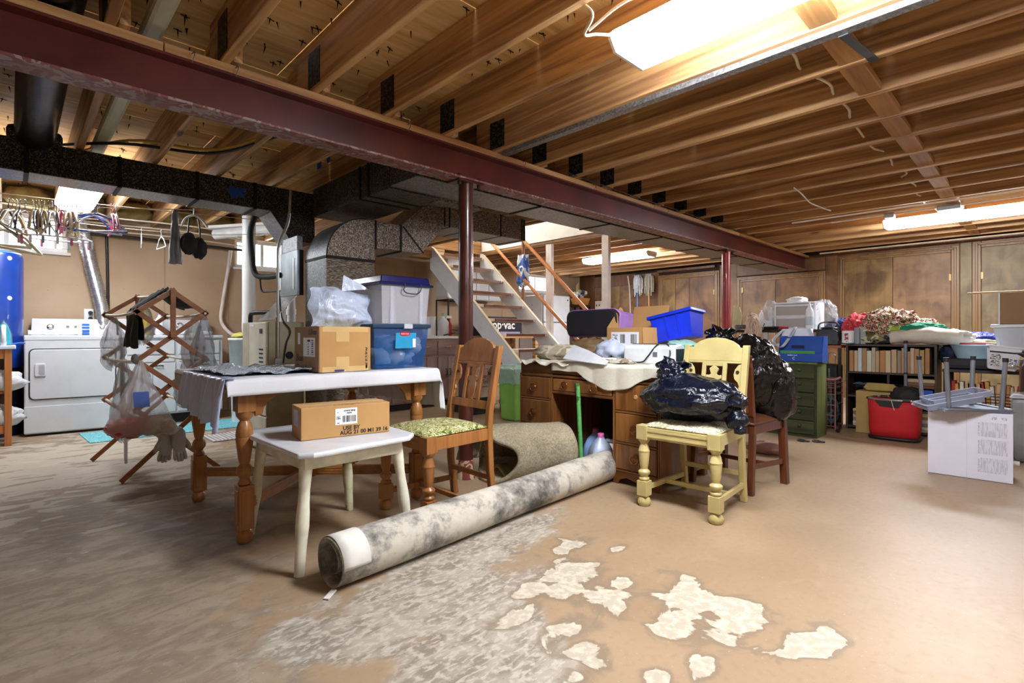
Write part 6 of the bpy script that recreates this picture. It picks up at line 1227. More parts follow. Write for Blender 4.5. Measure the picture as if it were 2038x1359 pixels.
o = MB().prism([(0,0),(0.10,-0.02),(0.34,-0.06),(0.36,-0.03),(0.18,0.06),(0.05,0.11)], (2.66, 2.26, ZD+0.03), (0.10,-1,0.06), (0.35,0.05,0.5), 0.008).build('folded_sheet', M_SHEET, loc=(2.7, 2.1, ZD), bevel=0.003); tag(o, 'folded greyish white sheet lying across the desk front', 'sheet')
lump('newspaper_bag', 'flat plastic bag of newspapers at the left of the desk', 'bag', (2.90, 2.50, ZD+0.06), (0.11, 0.20, 0.055), patches('newsprint_bag', ['#b9b09a', '#d4cdb8', '#a89c80', '#ccd0bc', '#8f8674'], 7, 0.25, 4, 0.3), 4, 0.15, 0.3)
lump('brown_paper_bag', 'crumpled brown paper bag behind the newspapers on the desk', 'bag', (3.10, 2.38, ZD+0.085), (0.09, 0.15, 0.075), mat('dark_brown_paper', '#7d6446', 0.5, var=0.15, bump=0.3), 7, 0.2, 0.35)
lump('blue_white_bundle', 'pale blue bundled cloth in the middle of the desk', 'cloth', (2.98, 2.08, ZD+0.07), (0.09, 0.11, 0.075), mat('pale_blue_cloth', '#bcc6dc', 0.7, bump=0.2), 9, 0.2, 0.35)
lump('grey_bundle', 'small grey bundle under the purple tote on the desk', 'cloth', (3.17, 2.22, ZD+0.075), (0.08, 0.13, 0.075), mat('charcoal_cloth', '#2a2826', 0.8, bump=0.2), 11, 0.15, 0.2)
t = thing('purple_tote_bag', 'purple fabric tote lying on its side showing its black base', 'tote bag', (3.165, 2.36, ZD+0.165))
MB().prism(rr(0.46, 0.185, 0.05), (-0.06, 0, 0.115), (0,-1,0), (0,0,1), 0.02).build('base', mat('black_canvas', '#16161c', 0.75, bump=0.1), t, bevel=0.01)
def toteside(u, v):
    a = rr(0.48, 0.20, 0.055, 8); n = len(a); k = u*n; i = int(k) % n; p = a[i]; q = a[(i+1) % n]; f = k-int(k); x = p[0]+(q[0]-p[0])*f; z = p[1]+(q[1]-p[1])*f
    return (-0.055+0.17*v, -x*(1+0.08*v)+0.01*noise.noise(V(u*9, v*3, 1)), 0.115+z*(1-0.25*v)+0.01*noise.noise(V(u*8, v*3, 5)))
MB().grid(toteside, 72, 8, wrap=True).build('sides', mat('lilac_canvas', '#a27cc4', 0.7, bump=0.15), t, solid=0.006)
t = thing('seed_carton', 'flat printed carton under the open cardboard box on the desk', 'box', (3.06, 1.975, ZD)); MB().box(-0.10,-0.15,0,0.16,0.15,0.095).build('carton_body', M_CARDD, t, bevel=0.003); MB().box(-0.1012,-0.14,0.01,-0.10,0.14,0.085).build('print_panel', print_mat('black_white_print', '#d9d2c4', '#2a2622', (30, 30, 45), 0.52), t)
bx = thing('open_carton', 'open brown carton with raised flaps and shipping labels on the desk', 'box', (3.10, 1.975, ZD+0.097), math.radians(-6)); t = bx
w2, d2, h = 0.13, 0.15, 0.145; th = 0.004
for q in ((-w2,-d2,0,w2,d2,th), (-w2,-d2,th,-w2+th,d2,h), (w2-th,-d2,th,w2,d2,h), (-w2+th,-d2,th,w2-th,-d2+th,h), (-w2+th,d2-th,th,w2-th,d2,h)): pt(MB().box(*q), 'carton_wall', M_CARD)
pt(MB().bar((w2,0,h),(w2+0.04,0,h+0.155),2*d2,0.004,(-1,0,0.3)), 'flap', M_CARD); pt(MB().prism([(-w2,0),(w2,0),(w2-0.06,0.15),(w2-0.08,0.155)], (0,d2,h), (1,0,0), (0,0.25,1), 0.004), 'flap', M_CARD)
pt(MB().bar((0,-d2-0.004,h),(0,-d2-0.012,h-0.12),2*w2,0.004,(0,1,0)), 'flap', M_CARD)
pt(MB().box(-w2-0.0012,-0.125,0.02,-w2,0.11,0.115), 'shipping_label', M_LAB); mb = MB(); barcode(mb, (-w2-0.0013,0.03,0.04), (0,-1,0), (0,0,1), 0.04, 0.06, 3, 0.0005); pt(mb, 'barcode', M_INK); mb = MB(); barcode(mb, (-w2-0.0013,-0.06,0.04), (0,-1,0), (0,0,1), 0.05, 0.06, 5, 0.0005); pt(mb, 'barcode', M_INK); pt(MB().box(-w2-0.0013,0.05,0.04,-w2-0.001,0.10,0.10), 'label_text', print_mat('label_lines', '#eef0f4', '#777a80', (20, 60, 130), 0.55))
t = thing('teal_bin', 'teal plastic bin at the right end of the desk', 'bin', (3.12, 1.63, ZD)); tub(t, 0.19, 0.20, 0.21, 0.22, 0.13, mat('teal_bin_plastic', '#1a9aa6', 0.35)); 
MB().blob((-0.01,0.01,0.118), (0.09,0.09,0.035), 0.25, 2.5, 4, 24, 14, 0.4).build('film_contents', plastic_sheet('mint_film', '#a6dcd0', 0.7, 0.2, 0.8, 16), t)
t = thing('blue_bin', 'bright blue plastic bin tipped on the teal bin', 'bin', (3.20, 1.70, ZD+0.158)); t.rotation_euler = (math.radians(-12), math.radians(4), 0.05)
tub(t, 0.18, 0.24, 0.21, 0.29, 0.175, mat('royal_blue_plastic', '#1634d0', 0.32))
for q in ((-0.118,-0.158,-0.103,0.158),(0.103,-0.158,0.118,0.158),(-0.105,-0.158,0.105,-0.143),(-0.105,0.143,0.105,0.158)): MB().box(q[0],q[1],0.160,q[2],q[3],0.182).build('rim', MATS['royal_blue_plastic'], t, bevel=0.004)
for y in (-0.05,0.03): MB().bar((-0.092,y,0.02),(-0.106,y,0.160),0.012,0.008,(1,0,0)).build('rib', MATS['royal_blue_plastic'], t)
t = thing('paper_shredder', 'white paper shredder head lying on the desk with its cord', 'shredder', (2.94, 1.745, ZD+0.006), math.radians(4))
MB().prism([(-0.07,0.004),(0.08,0.004),(0.08,0.115),(0.03,0.13),(-0.055,0.12),(-0.07,0.10)], (0,0.175,0), (1,0,0), (0,0,1), 0.35).build('housing', mat('pale_grey_plastic', '#d5dade', 0.35), t, bevel=0.008)
MB().box(0.0,-0.15,0.125,0.02,0.15,0.1305).build('feed_slot', M_BLKC, t); MB().box(-0.0715,-0.06,0.05,-0.0705,-0.03,0.08).build('sticker', mat('grey_sticker', '#5d6068', 0.6), t); MB().box(-0.055,-0.178,0.02,0.065,-0.175,0.10).build('end_grille', mat('dark_grille', '#2e3032', 0.5), t)
MB().tube(smooth_path([(-0.03,0.176,0.05),(-0.10,0.14,0.02),(-0.085,0.04,0.015),(-0.082,0.0,0.05),(-0.06,-0.06,0.128),(-0.05,-0.12,0.125),(-0.085,-0.15,0.06),(-0.11,-0.12,0.012)], 6), 0.0045, 6).build('cord', M_BLKC, t)
cable('loose_cord', [(2.86,2.00,ZD+0.02),(2.90,2.04,ZD+0.06),(2.96,2.06,ZD+0.15),(2.99,2.03,ZD+0.16)], 0.004, M_BLKC, 'short black cord over the pale blue bundle')
lump('magazine_pile', 'untidy pile of magazines under the shredder cord', 'magazines', (2.80, 1.98, ZD+0.022), (0.09, 0.16, 0.022), patches('magazine_edges', ['#d8cfc0', '#8a7a62', '#c9c2b2', '#5e5346'], 12, 0.6, 4), 14, 0.15, 0.2)
o = MB().tube([(2.735,1.99,ZD+0.035),(2.75,1.90,ZD+0.035)], 0.012, 10).build('paper_roll', M_LAB, loc=(2.74,1.95,ZD+0.02)); tag(o, 'small rolled paper lying at the desk front edge', 'paper roll')

# ------------------------------------------------------------------ green bin with liner
t = thing('waste_bin', 'lime green waste bin with a clear liner behind the desk corner', 'bin', (3.95, 4.02, 0.0))
MB().frus((0,0,0.002), (0.26,0.22), (0.32,0.28), 0.57).build('body', mat('lime_green_plastic', '#7aae4a', 0.4, var=0.05), t, bevel=0.02)
MB().box(-0.17,-0.15,0.545,0.17,0.15,0.565).build('rim', mat('pale_rim', '#d6e4d4', 0.4), t, bevel=0.006)
MB().grid(lambda u, v: ((0.172+0.012*noise.noise(V(u*20, v*4, 1)))*max(-1, min(1, 1.6*math.cos(2*PI*u))), (0.152+0.012*noise.noise(V(u*20, v*4, 3)))*max(-1, min(1, 1.6*math.sin(2*PI*u))), 0.60-v*(0.20+0.05*noise.noise(V(u*12, 0, 0)))), 60, 12, wrap=True).build('liner', plastic_sheet('clear_liner', '#b9d2d4', 0.45, 0.12, 0.9, 22), t)

# ------------------------------------------------------------------ carpet roll and folded rug
M_CARP = patches('x', ['#000000'], 1) if False else None
N = NT('carpet_backing'); N.b.inputs['Roughness'].default_value = 0.9; mp = N.coords((1,1,1)); n1 = N.n('ShaderNodeTexNoise'); n1.inputs['Scale'].default_value = 5; n1.inputs['Detail'].default_value = 8; n1.inputs['Roughness'].default_value = 0.7; N.l(mp, n1, 0, 'Vector')
r = N.ramp(n1, [(0.36, '#55544f'), (0.46, '#8f8c84'), (0.54, '#bdb8aa'), (0.7, '#cfc9ba')]); N.l(r, N.b, 0, 'Base Color'); N.bump(n1, 0.15, 0.01); M_BACK = N.m
ca, cb = V(0.83, 1.815, 0.0), V(2.76, 1.955, 0.0)
t = thing('carpet_roll', 'long grey-stained carpet roll lying diagonally across the floor', 'carpet roll', tuple(ca)); ax = (cb-ca).normalized(); sd = V(-ax.y, ax.x, 0); LEN = (cb-ca).length
def spiral(k):   # outer turn then two loose inner turns
    a = k*2*PI*1.75; r_ = 0.088-0.014*max(0, k*1.75-0.85)-0.075*max(0, k*1.75-1.35); return a, r_
def rollfn(u, v):
    a, r_ = spiral(u); w_ = 1+0.03*math.sin(v*9); e = -0.05*(u > 0.45)*(1-v)*0+0.02*math.sin(a*2)*max(0, 0.1-v)
    c = V(0,0,0.090); return ax*(v*LEN+e)+sd*math.cos(a-0.9)*r_*w_+c+V(0,0,math.sin(a-0.9)*r_*w_*0.98)
MB().grid(rollfn, 90, 30).build('roll', M_BACK, t, solid=0.006)
MB().grid(lambda u, v: ax*(0.004+0.11*v)+sd*math.cos(u*PI*1.25-0.7)*0.094+V(0,0,0.090+math.sin(u*PI*1.25-0.7)*0.094), 30, 4).build('overlap_edge', mat('pale_edge', '#d6d4cc', 0.85), t, solid=0.003)
MB().bar(ax*-0.01+sd*-0.05+V(0,0,0.012), ax*-0.055+sd*-0.075+V(0,0,0.004), 0.02, 0.004).build('torn_corner', mat('pale_edge', '#d6d4cc', 0.85), t)
# folded rug: thick sheet curled into a loose loop
N = NT('olive_rug'); N.b.inputs['Roughness'].default_value = 0.95; mp = N.coords((1,1,1)); n1 = N.n('ShaderNodeTexNoise'); n1.inputs['Scale'].default_value = 90; n1.inputs['Detail'].default_value = 4; N.l(mp, n1, 0, 'Vector'); n2 = N.n('ShaderNodeTexNoise'); n2.inputs['Scale'].default_value = 4; n2.inputs['Detail'].default_value = 4; N.l(mp, n2, 0, 'Vector')
ad = N.n('ShaderNodeMath', operation='MULTIPLY_ADD', i_1=0.5); N.l(n1, ad); h_ = N.n('ShaderNodeMath', operation='MULTIPLY', i_1=0.5); N.l(n2, h_); N.l(h_, ad, 0, 2); r = N.ramp(ad, [(0.36, '#7a715c'), (0.62, '#b0a68a')]); N.l(r, N.b, 0, 'Base Color'); N.bump(n1, 0.3, 0.01); M_RUG = N.m
t = thing('folded_rug', 'thick olive rug curled into a loose loop between column and desk', 'rug', (2.36, 2.38, 0))
def rugfn(u, v):
    a = -0.35*PI+u*2*PI*1.10; k = 1-0.16*max(0, u-0.80)/0.2; rx, rz_ = 0.215*k, 0.178*k
    rx *= (1-0.25*v*v); rz_ *= (1-0.12*v)
    wob = 1+0.10*noise.noise(V(math.cos(a)*1.3, math.sin(a)*1.3, v*2.2+3)); sag = 0.06*math.exp(-((u-0.46)/0.10)**2)*(1-v)
    p = V(-0.20+0.44*v+0.05*math.cos(a*2)*(1-v), 0.02+rx*math.cos(a)*wob-0.16*v, 0.178+rz_*math.sin(a)*wob-sag); p.z = max(p.z, 0.012); return p
mb = MB().grid(rugfn, 90, 22); rm = Matrix.Rotation(math.radians(-8), 3, 'Z'); mb.v = [rm @ p for p in mb.v]; mb.build('rug_loop', M_RUG, t, solid=0.022)
mb = MB().grid(lambda u, v: (-0.14+0.40*u, -0.02+0.15*v, 0.035+0.045*math.sin(PI*v)+0.012*noise.noise(V(u*4, v*3, 2))), 24, 14); mb.build('inner_fold', mat('rug_pile_inner', '#8a815e', 0.95, bump=0.3, bs=200), t, solid=0.02)
mb = MB().grid(lambda u, v: (-0.22+0.13*u-0.02*v, 0.14+0.20*v, 0.14+0.20*u*(1-u)*2+0.07*u-0.05*v), 16, 16); mb.build('upper_fold', M_RUG, t, solid=0.02)

# ------------------------------------------------------------------ bags on chairs, dark chair
M_BLKBAG = shiny('black_rubbish_bag', '#07080a', 0.10, 0.6, 10, 0.03); M_NAVBAG = shiny('navy_black_bag', '#0a1120', 0.10, 0.6, 11, 0.03)
def rubbish(name, lab, loc, r, knot, m, seed, zmin, amp=0.16, extra=None):
    t = thing(name, lab, 'rubbish bag', loc)
    MB().blob((0,0,r[2]), r, amp, 1.5, seed, 90, 60, 0.14, zmin=zmin).build('bag_body', m, t)
    k = V(*knot); MB().blob(tuple(k), (0.06,0.07,0.05), 0.25, 2.2, seed+1, 48, 30, 0.35).build('gathered_neck', m, t)
    def fan(u, v): 
        a = (u-0.5)*2.6; return k+V(math.cos(a)*0.02*v+0.02*v*math.sin(u*26), math.sin(a)*(0.02+0.09*v), 0.02+0.07*v*math.cos(a)*(1+0.25*math.sin(u*11))+0.004*math.sin(u*30)*v)
    MB().grid(fan, 40, 8).build('loose_ends', m, t, solid=0.001)
    if extra: extra(t, m)
    return t
def tail(t, m): MB().tube(smooth_path([(0.02,-0.16,0.09),(0.01,-0.225,0.045),(-0.01,-0.262,-0.01),(-0.02,-0.272,-0.045)], 5), [0.07]*5+[0.055]*5+[0.03]*5+[0.006], 16).build('drooping_corner', m, t)
rubbish('rubbish_bag', 'dark navy rubbish bag lying on the yellow chair', (2.62, 1.33, 0.468), (0.175, 0.265, 0.115), (-0.02, 0.10, 0.235), M_NAVBAG, 3, -0.002, 0.15, tail)
M_DCH = wood('dark_walnut', '#3a1c0e', '#6d3a1e', axis=2, rough=0.3); 
t = thing('side_chair', 'dark brown wooden chair with a padded back behind the yellow chair', 'chair', (3.25, 1.345, 0), math.radians(-5))
def lg(p, q, w, m=M_DCH, nm='leg', h_=None): return pt(MB().bar(p, q, w, h_ or w, (1,0,0)), nm, m, bevel=0.004)
for sy in (-1, 1):
    lg((-0.20, sy*0.185, 0.0), (-0.165, sy*0.18, 0.40), 0.034); lg((0.205, sy*0.20, 0.0), (0.19, sy*0.19, 0.40), 0.042); lg((-0.165, sy*0.18, 0.40), (-0.215, sy*0.18, 0.80), 0.030, nm='back_post')
    pt(MB().bar((-0.18, sy*0.185, 0.16), (0.20, sy*0.195, 0.14), 0.018, 0.028), 'stretcher', M_DCH, bevel=0.002); pt(MB().bar((-0.165, sy*0.18, 0.375), (0.19, sy*0.19, 0.375), 0.022, 0.06), 'seat_rail', M_DCH, bevel=0.003)
pt(MB().bar((0.0, -0.18, 0.15), (0.0, 0.18, 0.15), 0.018, 0.024), 'stretcher', M_DCH, bevel=0.002); pt(MB().bar((0.19,-0.19,0.375),(0.19,0.19,0.375),0.022,0.06), 'seat_rail', M_DCH, bevel=0.003); pt(MB().bar((-0.165,-0.18,0.375),(-0.165,0.18,0.375),0.022,0.06), 'seat_rail', M_DCH, bevel=0.003)
pt(MB().grid(lambda u, v: (-0.19+0.40*u, (v-0.5)*0.40, 0.405+0.03*(1-abs(2*u-1)**4)*(1-abs(2*v-1)**4)), 14, 14), 'seat_pad', mat('brown_leatherette', '#5a3420', 0.4), solid=0.01)
pb = [(-0.20,0.0),(-0.205,0.28),(-0.18,0.355),(-0.12,0.385),(0,0.395),(0.12,0.385),(0.18,0.355),(0.205,0.28),(0.20,0.0)]
pt(MB().prism(pb, (-0.17,0,0.45), (0,-1,0), (-0.12,0,1), 0.022), 'back_panel', M_DCH, bevel=0.006); pt(MB().prism([(u*0.85, v*0.9+0.02) for u, v in pb], (-0.192,0,0.45), (0,-1,0), (-0.12,0,1), 0.006), 'back_pad', mat('tan_leather', '#7a4a2a', 0.4), bevel=0.003)
def bag2(t, m):
    MB().blob((0.08,-0.10,0.12), (0.15,0.13,0.21), 0.12, 1.4, 21, 70, 46, 0.12, zmin=-0.085).build('side_bulge', m, t)
rubbish('rubbish_bag', 'big glossy black rubbish bag standing on the dark brown chair', (3.34, 1.30, 0.448), (0.19, 0.17, 0.235), (-0.08, 0.16, 0.44), M_BLKBAG, 5, 0.0, 0.15, bag2)
MATS['black_rubbish_bag'] = M_BLKBAG
# ------------------------------------------------------------------ green chest and what stands on it
M_GRN = wood('dark_green_stain', '#1e2410', '#46502a', axis=1, rough=0.45, fine=30); M_GRNS = wood('green_plank_side', '#34421c', '#6f7c40', axis=2, rough=0.55, fine=34)
t = thing('chest_of_drawers', 'narrow dark green chest of drawers beside the black bag', 'chest', (5.12, 1.67, 0))
pt(MB().box(0.0,-0.255,0.0,0.28,0.265,0.655), 'carcass', M_GRNS, bevel=0.003); pt(MB().box(-0.012,-0.26,0.655,0.285,0.27,0.672), 'top', M_GRNS, bevel=0.003); pt(MB().box(-0.004,-0.255,0.0,0.0,0.265,0.655), 'face_frame', M_GRN)
for i in range(5):
    z = 0.03+i*0.125; d = pt(MB().box(-0.020,-0.235,z,-0.004,0.250,z+0.115), 'drawer', M_GRN, bevel=0.004)
    MB().lathe([(0.006,0),(0.014,0.012),(0.013,0.02),(0.0,0.023)], 12, (-0.020,0.10,z+0.075), Matrix.Rotation(-PI/2,3,'Y'), caps=False).build('knob', mat('cream_knob', '#d8cf9c', 0.4), d)
    MB().lathe([(0.006,0),(0.014,0.012),(0.013,0.02),(0.0,0.023)], 12, (-0.020,-0.12,z+0.075), Matrix.Rotation(-PI/2,3,'Y'), caps=False).build('knob', M_GRN, d)
M_FB = mat('file_box_blue', '#2350a8', 0.45)
t = thing('file_box', 'blue cardboard file box with a low front on the green chest', 'box', (5.14, 1.565, 0.673))
pt(MB().box(0.0,-0.18,0.0,0.003,0.18,0.075), 'front_wall', M_FB); pt(MB().box(0.16,-0.18,0.0,0.164,0.18,0.235), 'back_wall', M_FB); pt(MB().box(0.0,-0.18,0,0.164,0.18,0.003), 'bottom', M_FB)
for sy in (-1,1): pt(MB().prism([(0.0,0),(0.164,0),(0.164,0.235),(0.05,0.235),(0.0,0.075)], (0,sy*0.18-0.0015,0), (1,0,0), (0,0,1), 0.003), 'side_wall', M_FB)
pt(MB().box(0.045,-0.175,0.004,0.05,0.175,0.225), 'folder', M_FB); pt(MB().box(0.02,-0.12,0.003,0.024,0.17,0.10), 'green_folder', mat('grass_green_card', '#4f9a4c', 0.6)); pt(MB().box(0.0435,-0.03,0.12,0.0448,0.08,0.15), 'handle_slot', mat('deep_navy', '#0c1a4a', 0.7))
text('C', 0.035, M_LAB, (-0.0006,0.06,0.02), (0,-1,0), (0,0,1), t); pt(MB().box(-0.0014,0.02,0.056,0,0.10,0.063), 'front_print', print_mat('file_print', '#2350a8', '#e8ecf4', (10, 160, 90), 0.46))
t = thing('paper_gift_bag', 'white paper bag with a grey ribbon handle behind the file box', 'bag', (5.36, 1.62, 0.674))
pt(MB().frus((0,0.03,0), (0.07,0.24), (0.08,0.25), 0.30), 'bag_body', M_LAB, bevel=0.003); pt(MB().bar((-0.045,-0.16,0.12),(-0.045,-0.08,0.30),0.003,0.03), 'side_fold', M_SHEET)
P = smooth_path([(-0.05,0.13,0.30),(-0.22,0.165,0.20),(-0.235,0.11,0.13),(-0.22,0.06,0.17),(-0.05,0.03,0.32)], 8); pt(MB().grid(lambda u, v: P[min(len(P)-1, int(u*(len(P)-1)+0.5))]+V(0, (v-0.5)*0.03, 0), 40, 3), 'ribbon_handle', mat('grey_ribbon', '#a9acb2', 0.5), solid=0.002)

# ------------------------------------------------------------------ dark sewing table behind, with plastic drawers and bags
t = thing('black_table', 'black topped table with a white frame behind the black bag', 'table', (6.15, 2.05, 0))
pt(MB().box(-0.27,-0.45,0.945,0.27,0.52,0.975), 'top', mat('black_top', '#191614', 0.5), bevel=0.004)
for sx in (-0.24,0.24):
    for sy in (-0.30,0.08,0.49): pt(MB().box(sx-0.02,sy-0.02,0,sx+0.02,sy+0.02,0.945), 'leg', M_ENAM, bevel=0.002)
for z in (0.72,0.80): pt(MB().box(-0.255,-0.30,z,-0.225,0.49,z+0.025), 'rail', M_ENAM)
pt(MB().box(-0.22,-0.28,0.60,0.22,0.48,0.62), 'lower_shelf', M_ENAM)
for k, (y, m) in enumerate(((2.28, '#5b4a42'), (2.02, '#8a8f94'), (1.80, '#4a3430'))):
    o = MB().box(-0.18,-0.10,0,0.18,0.10,0.085).build('stored_tin', mat('tin_%d' % k, m, 0.5), bevel=0.004); o.location = (6.12, y, 0.621); tag(o, ('brown tin under the black table, left one', 'grey tin under the black table, middle one', 'dark red tin under the black table, right one')[k], 'tin')
ZB = 0.976
t = thing('drawer_tower', 'small white plastic drawer unit with clear fronts on the black table', 'drawer unit', (6.10, 1.86, ZB))
M_CF = plastic_sheet('clear_front', '#d0c8c4', 0.7, 0.2, 0.05)
pt(MB().box(-0.15,-0.20,0.27,0.15,0.20,0.29), 'top', M_WP, bevel=0.006); pt(MB().box(-0.15,-0.20,0,0.15,-0.18,0.27), 'side', M_WP); pt(MB().box(-0.15,0.18,0,0.15,0.20,0.27), 'side', M_WP); pt(MB().box(0.13,-0.18,0,0.15,0.18,0.27), 'back', M_WP)
for z in (0.01,0.14):
    d = pt(MB().box(-0.155,-0.175,z,-0.14,0.175,z+0.115), 'drawer', M_CF, bevel=0.004); MB().box(-0.16,-0.18,z+0.105,-0.145,0.18,z+0.125).build('drawer_lip', M_WP, d); MB().box(-0.16,-0.18,z-0.008,-0.145,0.18,z+0.01).build('drawer_sill', M_WP, d)
for k, (y, m) in enumerate(((0.02,'#d9a6a6'),(-0.08,'#5a78b8'),(0.10,'#e4ded6'))): pt(MB().blob((-0.02,y,0.20), (0.06,0.05,0.045), 0.3, 2, k, 12, 8), 'contents', mat('contents_%d' % k, m, 0.7))
M_CRK = plastic_sheet('clear_crinkle', '#e6e8ea', 0.30, 0.1, 1.0, 34)
def lump2(name, lab, cat, c, r, m, seed, zmin, amp=0.2, ridge=0.35, n=36, k=22): return tag(MB().blob(c, r, amp, 2.0, seed, n, k, ridge, zmin=zmin).build(name, m, loc=(c[0], c[1], zmin)), lab, cat)
lump2('clear_bag', 'crinkly clear plastic bag right of the white drawer unit', 'plastic bag', (6.0, 1.60, ZB+0.13), (0.11, 0.10, 0.145), M_CRK, 5, ZB, 0.2, 0.5)
lump2('clear_bag', 'small clear bag peaked above the left of the drawer unit', 'plastic bag', (6.02, 2.12, ZB+0.20), (0.06, 0.06, 0.10), M_CRK, 8, ZB+0.10, 0.25, 0.5)
lump2('tissue_tuft', 'white tissue tuft on top of the drawer unit', 'tissue', (6.10, 1.88, ZB+0.315), (0.06, 0.08, 0.03), mat('tissue', '#eceae6', 0.9), 2, ZB+0.291, 0.3, 0.5)
t = thing('white_box', 'white printed carton left of the drawer unit on the black table', 'box', (6.05, 2.17, ZB)); pt(MB().box(-0.10,-0.09,0,0.10,0.10,0.10), 'carton_body', M_WP, bevel=0.003); pt(MB().bar((-0.1006,0.005,0.035),(-0.1006,-0.01,0.07),0.002,0.008,(0,1,0)), 'printed_mark', M_INK)
for k, (y, h, r_) in enumerate(((2.26,0.12,0.022),(2.13,0.15,0.030))): bottle('small_bottle', ('slim white bottle on the printed carton, left one', 'rounder white bottle on the printed carton, right one')[k], 6.05, y-0.03*(k==0), ZB+0.101, h, r_, M_WP, M_WP)
t = thing('white_glue_bottle', 'tall white bottle standing before the drawer unit', 'bottle', (5.90, 1.70, ZB)); MB().lathe([(0.038,0),(0.04,0.16),(0.032,0.20),(0.012,0.24),(0.006,0.28)], 16).build('body', M_WP, t); MB().lathe([(0.0402,0.04),(0.0402,0.13)], 16, caps=False).build('label', mat('pale_label', '#c9d4dc', 0.6), t)
t = thing('hot_glue_tools', 'black and red hand tools lying on the black table edge', 'tools', (5.93, 2.06, ZB)); MB().tube([(0,0.10,0.018),(0,-0.05,0.018)], 0.016, 10).build('black_tool', M_BLKC, t); MB().tube([(0,-0.06,0.018),(0.0,-0.15,0.018)], [0.016,0.008], 10).build('red_tip', mat('red_tip', '#cf2c2c', 0.4), t); MB().tube([(-0.01,0.16,0.016),(0,0.11,0.016)], 0.015, 10).build('copper_end', mat('copper_end', '#c07a50', 0.4), t)
# rope bundle
t = thing('rope_bundle', 'hank of beige rope hanging at the left of the black table', 'rope', (5.80, 2.22, 0.97))
for i in range(26):
    a = R.uniform(-0.5, 0.5); w_ = 0.05+0.05*R.random(); h_ = 0.08+0.06*R.random(); ph = R.uniform(-.03,.03)
    MB().tube([(0.03*math.sin(k*1.3+i)+ph*0.3, ph+w_*math.sin(2*PI*k/12+a)*0.7, 0.02+0.06*a+h_*math.cos(2*PI*k/12)) for k in range(13)], 0.0075, 6).build('rope_loop', mat('beige_rope', '#dcc4ae', 0.9, bump=0.3, bs=120), t)
o = MB().prism([(-0.05,0),(0.05,0),(0.06,0.16),(0.03,0.26),(-0.04,0.28)], (5.95,2.47,ZB), (0,-1,0), (0.1,0,1), 0.012).build('cream_board', mat('cream_board', '#d8cca0', 0.6), loc=(5.95,2.47,ZB), bevel=0.002); tag(o, 'cream painted board leaning left of the rope', 'board')
t = thing('grey_flashlight', 'grey flashlight leaning beside the rope hank', 'flashlight', (5.80, 2.33, ZB-0.0)); MB().tube([(0.08,0.0,0.03),(-0.05,0.06,-0.0+0.03)], 0.024, 12).build('barrel', mat('steel_grey', '#6f7680', 0.35, 0.5), t); MB().tube([(0.08,0,0.03),(0.12,-0.02,0.03)], [0.024,0.03], 12).build('head', M_DARKM, t)

# ------------------------------------------------------------------ bookcase
M_BC = wood('dark_bookcase', '#2c2018', '#56422e', axis=1, rough=0.5, fine=34)
BX, BY0, BY1 = 5.90, 0.70, 1.36
t = thing('bookcase', 'low dark bookcase filled with pale spined books', 'bookcase', (BX, (BY0+BY1)/2, 0)); hb = (BY1-BY0)/2
for z in (0.02, 0.315, 0.545, 0.81): pt(MB().box(0.0,-hb,z,0.30,hb,z+0.018), 'shelf', M_BC, bevel=0.002)
for y in (-hb-0.02, hb): pt(MB().box(0.0,y,0,0.30,y+0.02,0.828), 'side', M_BC, bevel=0.002)
pt(MB().box(0.29,-hb,0.02,0.30,hb,0.81), 'back', mat('black_back', '#0e0c0b', 0.8)); pt(MB().box(-0.004,-0.004,0.34,0.02,0.014,0.545), 'divider', M_BC)
bk_cols = ['#b98a5c','#c9b48e','#c8d0d4','#b08c60','#d4d2bc','#bdb49c','#c8a476','#bd8a58','#d2be9a','#c4a888','#a88f78','#c9a07c','#c09a78','#d2b496','#b99064','#c49a68']
y = BY1-0.005; k = 0
while y > BY0+0.035:
    w_ = R.choice((0.030,0.034,0.038,0.042)); h_ = R.choice((0.20,0.205,0.215,0.225,0.232)); 
    b = thing('book', 'upright pale spined book on the upper bookcase shelf', 'book', (BX+0.02, y-w_/2, 0.564), group='books on the upper bookcase shelf')
    m = mat('spine_%d' % (k % 16), bk_cols[k % 16], 0.8, var=0.05)
    MB().box(0,-w_/2+0.001,0,0.15,w_/2-0.001,h_).build('cover', m, b, bevel=0.002); MB().box(0.003,-w_/2+0.003,h_-0.001,0.147,w_/2-0.003,h_+0.0005).build('page_block', M_LAB, b)
    b['label'] = ['first','second','third','fourth','fifth','sixth','seventh','eighth','ninth','tenth','eleventh','twelfth','thirteenth','fourteenth','fifteenth','sixteenth','seventeenth','eighteenth','nineteenth','twentieth'][k]+' book from the left on the upper bookcase shelf'
    y -= w_+R.choice((0.0005,0.001,0.004)); k += 1
M_BLKBOX = mat('black_plastic_box', '#15171c', 0.35)
for k, y in enumerate((1.15, 0.93)):
    o = MB().box(0,-0.10,0,0.20,0.10,0.10).build('speaker_box', mat('slate_plastic', '#2b313e', 0.3), bevel=0.01); o.location = (BX+0.06, y, 0.43); 
    o.location.z = 0.334; tag(o, ('left one of two slate plastic cases on the middle bookcase shelf', 'right one of two slate plastic cases on the middle bookcase shelf')[k], 'case')
o = MB().grid(lambda u, v: (BX+0.02+0.12*u+0.0, 1.06+0.26*v, 0.440+0.03*abs(noise.noise(V(u*3,v*4,2)))+0.03*v*0), 20, 24).build('denim_cloth', mat('teal_denim', '#4a6a78', 0.8, bump=0.2), loc=(BX+0.08,1.2,0.435), solid=0.006); tag(o, 'folded blue-grey cloth on the slate cases in the bookcase', 'cloth')
